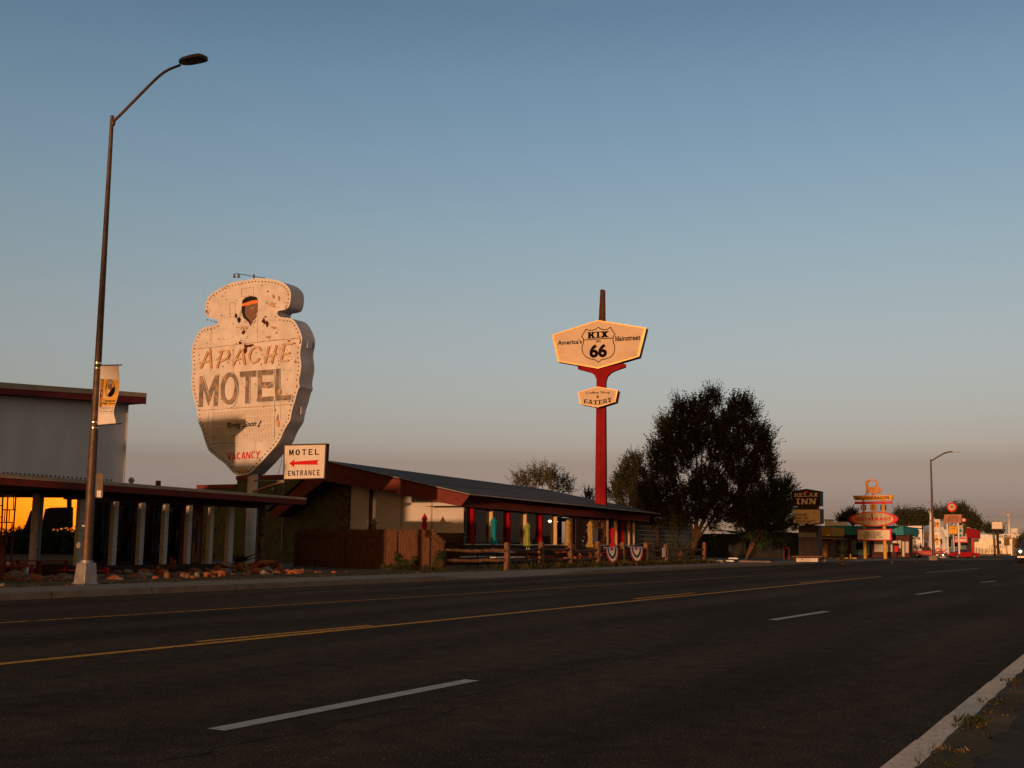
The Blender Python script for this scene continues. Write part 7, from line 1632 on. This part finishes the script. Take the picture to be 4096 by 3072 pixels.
# vehicles
def car(name, lab, x, y, hd, L, W, H, body, prof, cab, wheel_r, wx, z=.1, lights=False, group=None, cat='car'):
    o = thing(name, lab, cat, (x, y, z), group); c, s = math.cos(hd), math.sin(hd)
    T = lambda u, v, w: (x+u*c-v*s, y+u*s+v*c, z+w)
    def loftbody(pts, wf, nm, m):
        n = len(pts); V = []; F = []
        for k, v in enumerate((-1, -.86, .86, 1)):
            for (u, w) in pts:
                ins = 0 if abs(v) < .9 else .06*H
                cu_ = sum(p[0] for p in pts)/n; cw = sum(p[1] for p in pts)/n
                V.append(T(u+(cu_-u)*ins*.25, v*W/2*wf(w), w+(cw-w)*ins*.5))
        for k in range(3):
            for i in range(n): F.append([k*n+i, k*n+(i+1) % n, (k+1)*n+(i+1) % n, (k+1)*n+i])
        F.append(list(range(n))[::-1]); F.append([3*n+i for i in range(n)])
        return MB().mesh(V, F).build(nm, m, o, bev=.03)
    loftbody(prof, lambda w: 1.0, 'body', body)
    roof = loftbody(cab, lambda w: .9-.16*(w-cab[0][1])/max(.01, max(p[1] for p in cab)-cab[0][1]), 'cabin', body)
    # glazing set just proud of the cabin sides
    cu_ = sum(p[0] for p in cab)/len(cab); cw = sum(p[1] for p in cab)/len(cab)
    for v in (-1, 1):
        G = [(u+(cu_-u)*.16, w+(cw-w)*.24) for u, w in cab]; MB().face([T(u, v*(W/2*(.9-.16*(w-cab[0][1])/max(.01, max(p[1] for p in cab)-cab[0][1]))+.012), w) for u, w in G]).build('side_window', 'car_glass', o)
    b0, b1, b2_, b3 = cab[0], cab[1], cab[-2], cab[-1]
    for (p, q, sgn) in ((b0, b1, -1), (b3, b2_, 1)):
        a_ = (p[0]+(q[0]-p[0])*.12, p[1]+(q[1]-p[1])*.15); b_ = (p[0]+(q[0]-p[0])*.86, p[1]+(q[1]-p[1])*.86); e = .035*sgn
        MB().face([T(a_[0]+e, -W*.40, a_[1]+.02), T(a_[0]+e, W*.40, a_[1]+.02), T(b_[0]+e, W*.35, b_[1]+.02), T(b_[0]+e, -W*.35, b_[1]+.02)]).build('windscreen' if sgn == 1 else 'rear_window', 'car_glass', o)
    for u in wx:
        for v in (-1, 1):
            p0 = Vector(T(u, v*(W/2-.2), wheel_r)); p1 = Vector(T(u, v*(W/2+.015), wheel_r)); w_ = MB().tube([p0, p1], wheel_r, 20).build('wheel', 'tyre', o)
            MB().tube([p1-(p1-p0)*.02, p1+(p1-p0).normalized()*.012], wheel_r*.58, 16).build('rim', 'grey_steel', w_)
    fx = max(p[0] for p in prof); rx = min(p[0] for p in prof); hz_ = sorted(p[1] for p in prof)[-1]*.78
    for v in (-.36, .36):
        MB().ball(T(fx-.02, v*W*2/2, hz_), .09, .09, .09).build('headlight', 'head_glow' if lights else 'faded_face', o); MB().obox(T(rx+.0, v*W, hz_*.95), Vector((.03*c, .03*s, 0)), Vector((-.14*s, .14*c, 0)), (0, 0, .06)).build('tail_light', 'sign_red', o)
    MB().obox(T(fx+.04, 0, hz_*.55), Vector((.05*c, .05*s, 0)), Vector((-s*W*.47, c*W*.47, 0)), (0, 0, .06)).build('bumper', 'chrome', o); MB().obox(T(rx-.04, 0, hz_*.6), Vector((.05*c, .05*s, 0)), Vector((-s*W*.47, c*W*.47, 0)), (0, 0, .06)).build('bumper', 'chrome', o)
    return o
cp = base_at(c8, 742, 1458, 180)
car('parked_car', 'red and white classic coupe parked by the hooded sign', cp[0]+.8, cp[1], rad(-50), 4.7, 1.8, 1.35, 'car_red', [(-2.3, .35), (-2.35, .72), (-2.1, .86), (-.9, .92), (.9, .9), (2.2, .82), (2.35, .7), (2.3, .32), (1.9, .22), (-1.9, .24)], [(-1.75, .88), (-.75, 1.32), (.25, 1.34), (1.05, .90)], .33, (-1.35, 1.4), group='parked red vehicles', z=gz(182)+.09)
cq = base_at(c8, 322, 1452, 184)
car('pickup_truck', 'old red pickup truck parked nose toward the street lamp before the curio shop', cq[0], cq[1], rad(-80), 4.6, 1.8, 1.75, 'car_red', [(-2.3, .5), (-2.3, 1.0), (-.2, 1.02), (.9, 1.05), (2.0, .98), (2.25, .8), (2.25, .4), (1.8, .3), (-1.9, .34)], [(-.75, 1.0), (-.6, 1.68), (.45, 1.70), (.85, 1.04)], .38, (-1.4, 1.5), group='parked red vehicles', cat='truck', z=gz(182)+.09)
vq = ZP(.0).hit(*c8(1475, 1468)); vq.x = min(vq.x, 92); vq = XP(92).hit(*c8(1612, 1440))
car('oncoming_car', 'dark oncoming vehicle with a lit headlight at the right edge of the road', vq.x, vq.y, rad(180), 4.6, 1.85, 1.75, 'car_dark', [(-2.2, .45), (-2.25, 1.0), (-.2, 1.08), (1.0, 1.1), (2.0, 1.02), (2.2, .85), (2.2, .45), (1.8, .35), (-1.8, .38)], [(-2.0, 1.04), (-1.8, 1.72), (.35, 1.74), (.95, 1.08)], .38, (-1.4, 1.4), z=.0, lights=True)
kt = base_at(c8, 165, 1440, 186); cart = thing('cart', 'small black buggy with a scrap metal figure left of the red pickup', 'cart', kt)
mb = MB(); mb.obox((kt[0], kt[1], .55+gz(186)), (.5, 0, 0), (0, 1.1, 0), (0, 0, .16)); mb.obox((kt[0], kt[1]-.5, .85+gz(186)), (.4, 0, 0), (0, .45, 0), (0, 0, .2)); mb.build('body', 'black_paint', cart, bev=.03)
for dy in (-.75, .75):
    for dx in (-.5, .5): MB().tube([(kt[0]+dx-.08, kt[1]+dy, .38+gz(186)), (kt[0]+dx+.08, kt[1]+dy, .38+gz(186))], .3, 14).build('wheel', 'tyre', cart)
sc_ = thing('scrap_sculpture', 'spindly grey metal sculpture standing behind the black buggy', 'statue', base_at(c8, 178, 1410, 188)); XS_ = XP(188)
for L, w in (([(160, 1410), (165, 1330), (180, 1290), (175, 1245)], .05), ([(205, 1410), (200, 1340), (182, 1290)], .05), ([(182, 1290), (150, 1330), (140, 1370)], .035), ([(182, 1285), (210, 1320), (205, 1360)], .035), ([(150, 1410), (150, 1320), (176, 1300)], .03)): MB().tube(trace(c8, L, XS_), w, 6).build('limb', 'grey_steel', sc_)
MB().ball(XS_.hit(*c8(175, 1250)), .14, .14, .16).build('head', 'grey_steel', sc_); MB().ball(XS_.hit(*c8(180, 1310)), .2, .22, .32).build('torso', 'grey_steel', sc_)
fgr = thing('iron_figure', 'small black iron figure standing up behind the red pickup cab', 'statue', base_at(c8, 246, 1335, 187)); XF_ = XP(187)
slab(fgr, 'body', 'black_paint', c8, [(236, 1335), (238, 1312), (244, 1302), (240, 1290), (250, 1288), (252, 1302), (258, 1314), (258, 1335)], 187, .2); MB().tube(trace(c8, [(236, 1285), (242, 1278), (254, 1278), (260, 1286)], XF_), .04, 5).build('handle', 'black_paint', fgr)
# mounds, shrub and drain by the kerb
for cr, x, y, w, lab in ((c7, 195, 1450, 90, 'brown boulder at the kerb below the dragon sign'), (c7, 992, 1478, 34, 'small pale stone on the far kerb edge'), (c7, 1342, 1466, 26, 'small pale stone on the kerb near the curio shop')):
    p = ZP(.1).hit(*cr(x, y)); D = (p-CAM).dot(_f); s_ = w*.27119*D/4536/2; o = bpy.data.objects.new('rock', RM['b'][1]); COL.objects.link(o); o.location = (p.x, p.y, .1+s_*.3); o.scale = (s_, s_, s_*.7); tag(o, lab, 'rock')
p = ZP(.1).hit(*c7(258, 1492)); tree('dark small bush on the kerb left of the dragon sign posts', c7, [(255, 1470, 30), (235, 1478, 20), (285, 1472, 22), (250, 1420, 26), (260, 1350, 30), (250, 1300, 25)], view_plane(p.x, p.y), .27119, 'leaf_dark', 1100, .4, .12, .035, 6, (258, 1488), seed=40, name='shrub', group=None, tw_=.03)
# trees beyond the roofs
FT = [('broad dark tree behind the left half of the teal roof', c7, [(400, 790, 55), (330, 830, 75), (260, 870, 60), (430, 860, 90), (230, 900, 45), (340, 900, 90)], 135),
 ('dark tree group behind the right half of the teal roof', c7, [(1110, 800, 62), (1210, 800, 75), (1280, 840, 70), (1130, 880, 90), (1060, 850, 40), (1240, 900, 80)], 243),
 ('dark round tree between the teal roof and the curio shop', c7, [(1360, 830, 65), (1430, 830, 70), (1390, 890, 90), (1480, 870, 60)], 255),
 ('low dark tree behind the white curio block left of the lamp', c8, [(240, 970, 42), (290, 1000, 50), (210, 1020, 50), (320, 1030, 40), (260, 1040, 50)], 243),
 ('dark tree just right of the distant lamp pole', c8, [(430, 930, 35), (450, 965, 40), (480, 990, 30), (425, 980, 40)], 234),
 ('dark tree behind the wheel on the hooded sign', c8, [(545, 910, 36), (590, 930, 40), (520, 950, 30), (640, 930, 36), (560, 980, 50)], 239),
 ('big dark tree behind the CURIOS sign and the red awning', c8, [(700, 880, 45), (750, 890, 50), (680, 930, 50), (790, 940, 60), (760, 1000, 80), (850, 990, 60), (890, 1040, 60), (920, 1090, 55), (820, 1060, 80), (960, 1110, 35)], 236),
 ('small dark tree over the corrugated store left of the blank sign', c8, [(1040, 1110, 34), (1065, 1130, 35), (1030, 1140, 28), (1085, 1140, 28)], 283),
 ('small dark tree over the corrugated store between blank sign and turbine', c8, [(1130, 1140, 34), (1170, 1150, 36), (1210, 1150, 34), (1145, 1120, 22)], 299),
 ('dark bush at the far right edge behind the oncoming vehicle', c8, [(1485, 1270, 45), (1500, 1310, 55), (1470, 1330, 36), (1520, 1240, 40)], 140)]
for i, (lab, cr, L, D) in enumerate(FT):
    k = .27119 if cr is c7 else .33155; yb = 1250 if cr is c7 else 1350
    d = ray(*cr(L[0][0], L[0][1])); d.z = 0; d.normalize(); tree(lab, cr, L, view_plane(d.x*D, d.y*D), k, 'leaf_dark', 230*(140/D)**2, .9*D/140, .24*D/140, .07*D/140, 6, (sum(l[0] for l in L)/len(L), yb), seed=60+i, group='trees beyond the roofs', mat2='leaf_warm', tw_=.12)

# ------------------------------------------------------------------ unseen blocks and trees added to shade the scene, and what the glass mirrors
ca_, sa_ = math.cos(SUN_AZ), math.sin(SUN_AZ); TEL = math.tan(SUN_EL)
def SV(s, v, z=0.0): return Vector((s*ca_-v*sa_, s*sa_+v*ca_, z))
def shade_block(lab, s0, v0, v1, H, dep=9, m='stucco', storeys=2):  # building-shaped sun blocker, added out of view to cast shade
    c = SV(s0, (v0+v1)/2); o = thing('shade_building', lab, 'building', (c.x, c.y, 0), 'added shade blocks out of view')
    a, b = SV(s0, v0), SV(s0, v1); d = Vector((-ca_, -sa_, 0))*dep; up = Vector((0, 0, H))
    MB().prism([a, b, b+up, a+up], d).build('wall', m, o)
    e = (b-a).normalized()*.3; f = Vector((ca_, sa_, 0))*.3
    MB().prism([a-e+f+up*.965, b+e+f+up*.965, b+e+f+up, a-e+f+up], d*1.05).build('roof', 'fascia', o)
    L = (b-a).length; n = max(1, int(L/2.6)); k = (b-a).normalized(); g_ = Vector((ca_, sa_, 0))*.03
    for st in range(storeys):
        for i in range(n if L > 1.5 else 0):
            p = a+k*(L*(i+.5)/n-.6)+g_+Vector((0, 0, 1.0+st*H/storeys)); w = MB().prism([p, p+k*1.2, p+k*1.2+Vector((0, 0, 1.3)), p+Vector((0, 0, 1.3))], -g_*.9).build('window', 'window_dark', o)
    return o
def hh(z, s, s0): return z+(s-s0)*TEL
shade_block('unseen two-storey shade block added just beyond the left edge, tallest of three', -5, 26.6, 30.2, hh(6.05, 38, -5), 7)
shade_block('unseen brick shade block added beyond the left edge, middle in height of three', -5.5, 24.45, 26.5, hh(4.2, 38, -5.5), 6, 'brick')
shade_block('unseen low flat-roofed shade block added beyond the left edge, lowest of three', 13, 20.35, 23.55, hh(2.62, 38, 13), 6, 'panel_white', 1)
shade_block('unseen two-storey shade block added farther back beyond the left edge', -50, 30.4, 36.6, hh(4.7, 50, -50), 8)
shade_block('unseen low shade block added in the gap between the others beyond the left edge', -4, 23.45, 24.6, hh(2.46, 24, -4), 3, 'stucco', 0)  # added low blocker, keeps the sun off the lobby columns
def back_tree(lab, s0, v, z0, z1, r, seed, n=7):
    c = SV(s0, v); o = thing('tree', lab, 'tree', (c.x, c.y, 0), 'trees behind the camera'); R = random.Random(seed); B = []
    for i in range(n):
        zz = z0+r*.5+(z1-z0-r*1.1)*i/(n-1); k = r*(.95 if 0 < i < n-2 else .68)
        for _ in range(2): q = SV(s0+R.uniform(-1, 1), v+R.uniform(-.45, .45)*r); B.append(((q.x, q.y, zz), (k*.8, k*.8, k*.62)))
    foliage('crown', 'leaf_dark', o, B, 70, 1.2, .42, .17, 7, (c.x, c.y, z0), seed, .3, .4, .35)
    mb = MB(); limb(mb, [(c.x, c.y, 0), (c.x+.1, c.y, z0), (c.x, c.y, z0+(z1-z0)*.5)], .2, .08); mb.build('trunk', 'bark', o)
for i, (s0, v, z0, z1, r, nm) in enumerate(((-70, 7.2, 8.4, 13.2, .8, 'smallest and farthest right'), (-72, 8.5, 7.9, 13.4, 1.5, 'second from the right'), (-100, 10.8, 8.6, 18.6, 2.1, 'third from the right'), (-110, 13.2, 9.8, 20.0, 2.2, 'third from the left'), (-125, 15.6, 10.4, 20.4, 1.9, 'second from the left'), (-130, 17.3, 11.2, 16.5, 1.3, 'leftmost of the big ones'))):  # unseen crowns added to shade the elm and the signs beyond it
    back_tree('tall dark tree added behind the camera to cast shade, %s of its row' % nm, s0, v, z0, z1, r, 200+i)
# a two-panel billboard just outside the left edge, mirrored in the lobby end window
def mirror(sx, sy, dist):
    p = PG.hit(*e5(sx, sy)); d = (p-CAM).normalized(); r_ = d-gn*2*d.dot(gn); return p, r_
pm, rm = mirror(900, 400, 1); BPl = (pm+rm*15, -rm)
def mpt(sx, sy):
    p, r_ = mirror(sx, sy, 1); t = (BPl[0]-p).dot(BPl[1])/r_.dot(BPl[1]); return p+r_*t
bb = thing('billboard', 'dark two-panel roadside billboard just beyond the left edge of the view', 'billboard', (BPl[0].x, BPl[0].y, 0))
for q in ([(720, 550), (1290, 510), (1300, 150), (900, 158), (800, 180)], [(395, 600), (592, 585), (606, 190), (540, 212)]): MB().prism([mpt(*p) for p in q], -BPl[1]*.35).build('panel', 'dark_frame', bb)
for x0, x1, y0, y1 in ((1105, 1172, 530, 1000), (1185, 1270, -260, 160)):
    a, b = mpt(x0, y0), mpt(x1, y0); c, e = mpt(x1, y1), mpt(x0, y1); MB().prism([a, b, Vector((c.x, c.y, max(0, c.z))), Vector((e.x, e.y, max(0, e.z)))], -BPl[1]*.3).build('post', 'dark_metal', bb)
# low scrub line mirrored below it
for i, (sx, sy) in enumerate(((60, 790), (250, 770), (420, 745), (560, 720), (700, 700), (800, 670), (900, 690), (1050, 650), (1180, 630), (1320, 600))):
    p, r_ = mirror(sx, 690-(790-sy)*.3, 1); t = 45; q = p+r_*t; lab = 'low scrub bush beyond the left edge, mirrored in the lobby window'
    o = thing('shrub', lab, 'shrub', (q.x, q.y, 0), 'scrub line mirrored in the lobby window'); hz_ = max(.8, q.z)
    foliage('leaves', 'leaf_dark', o, [((q.x, q.y, hz_*.45), (2.2, 2.6, hz_*.55)), ((q.x, q.y+1.5, hz_*.6), (1.2, 1.4, hz_*.4))], 60, .6, .25, .1, 6, (q.x, q.y, 0), 300+i, .4)
# across the road to the right, mirrored dimly in the front glass
def plain_building(lab, x0, x1, y0, y1, H, m, rm_):
    o = thing('shop_building', lab, 'building', ((x0+x1)/2, y1, 0), 'shops across the road to the right')
    MB().box(x0, x1, y0, y1, 0, H).build('wall', m, o); MB().box(x0-.3, x1+.3, y0-.3, y1+.5, H, H+.35).build('roof', rm_, o)
    n = int((x1-x0)/3)
    for i in range(n):
        x = x0+(x1-x0)*(i+.5)/n; w = MB().box(x-.8, x+.8, y1, y1+.05, .9, 2.3).build('window', 'tan_cap', o); MB().face([(x-.72, y1+.055, .98), (x+.72, y1+.055, .98), (x+.72, y1+.055, 2.22), (x-.72, y1+.055, 2.22)]).build('pane', 'window_dark', w)
plain_building('tan stucco shop across the road just out of view to the right', 34, 46, -24, -14, 3.6, 'hood_pink', 'fascia')
plain_building('pale shop across the road beyond the tan one, out of view', 56, 70, -26, -15, 3.9, 'stucco', 'tan_cap')
for i, (x, y) in enumerate(((28, -20), (51, -19), (76, -22))): back_tree('dark tree across the road out of view, %s of three between the shops' % ('nearest', 'middle', 'farthest')[i], *(lambda p: (p.x*ca_+p.y*sa_, -p.x*sa_+p.y*ca_))(Vector((x, y, 0))), 1.6, 8+i, 2.2, 400+i, 6)
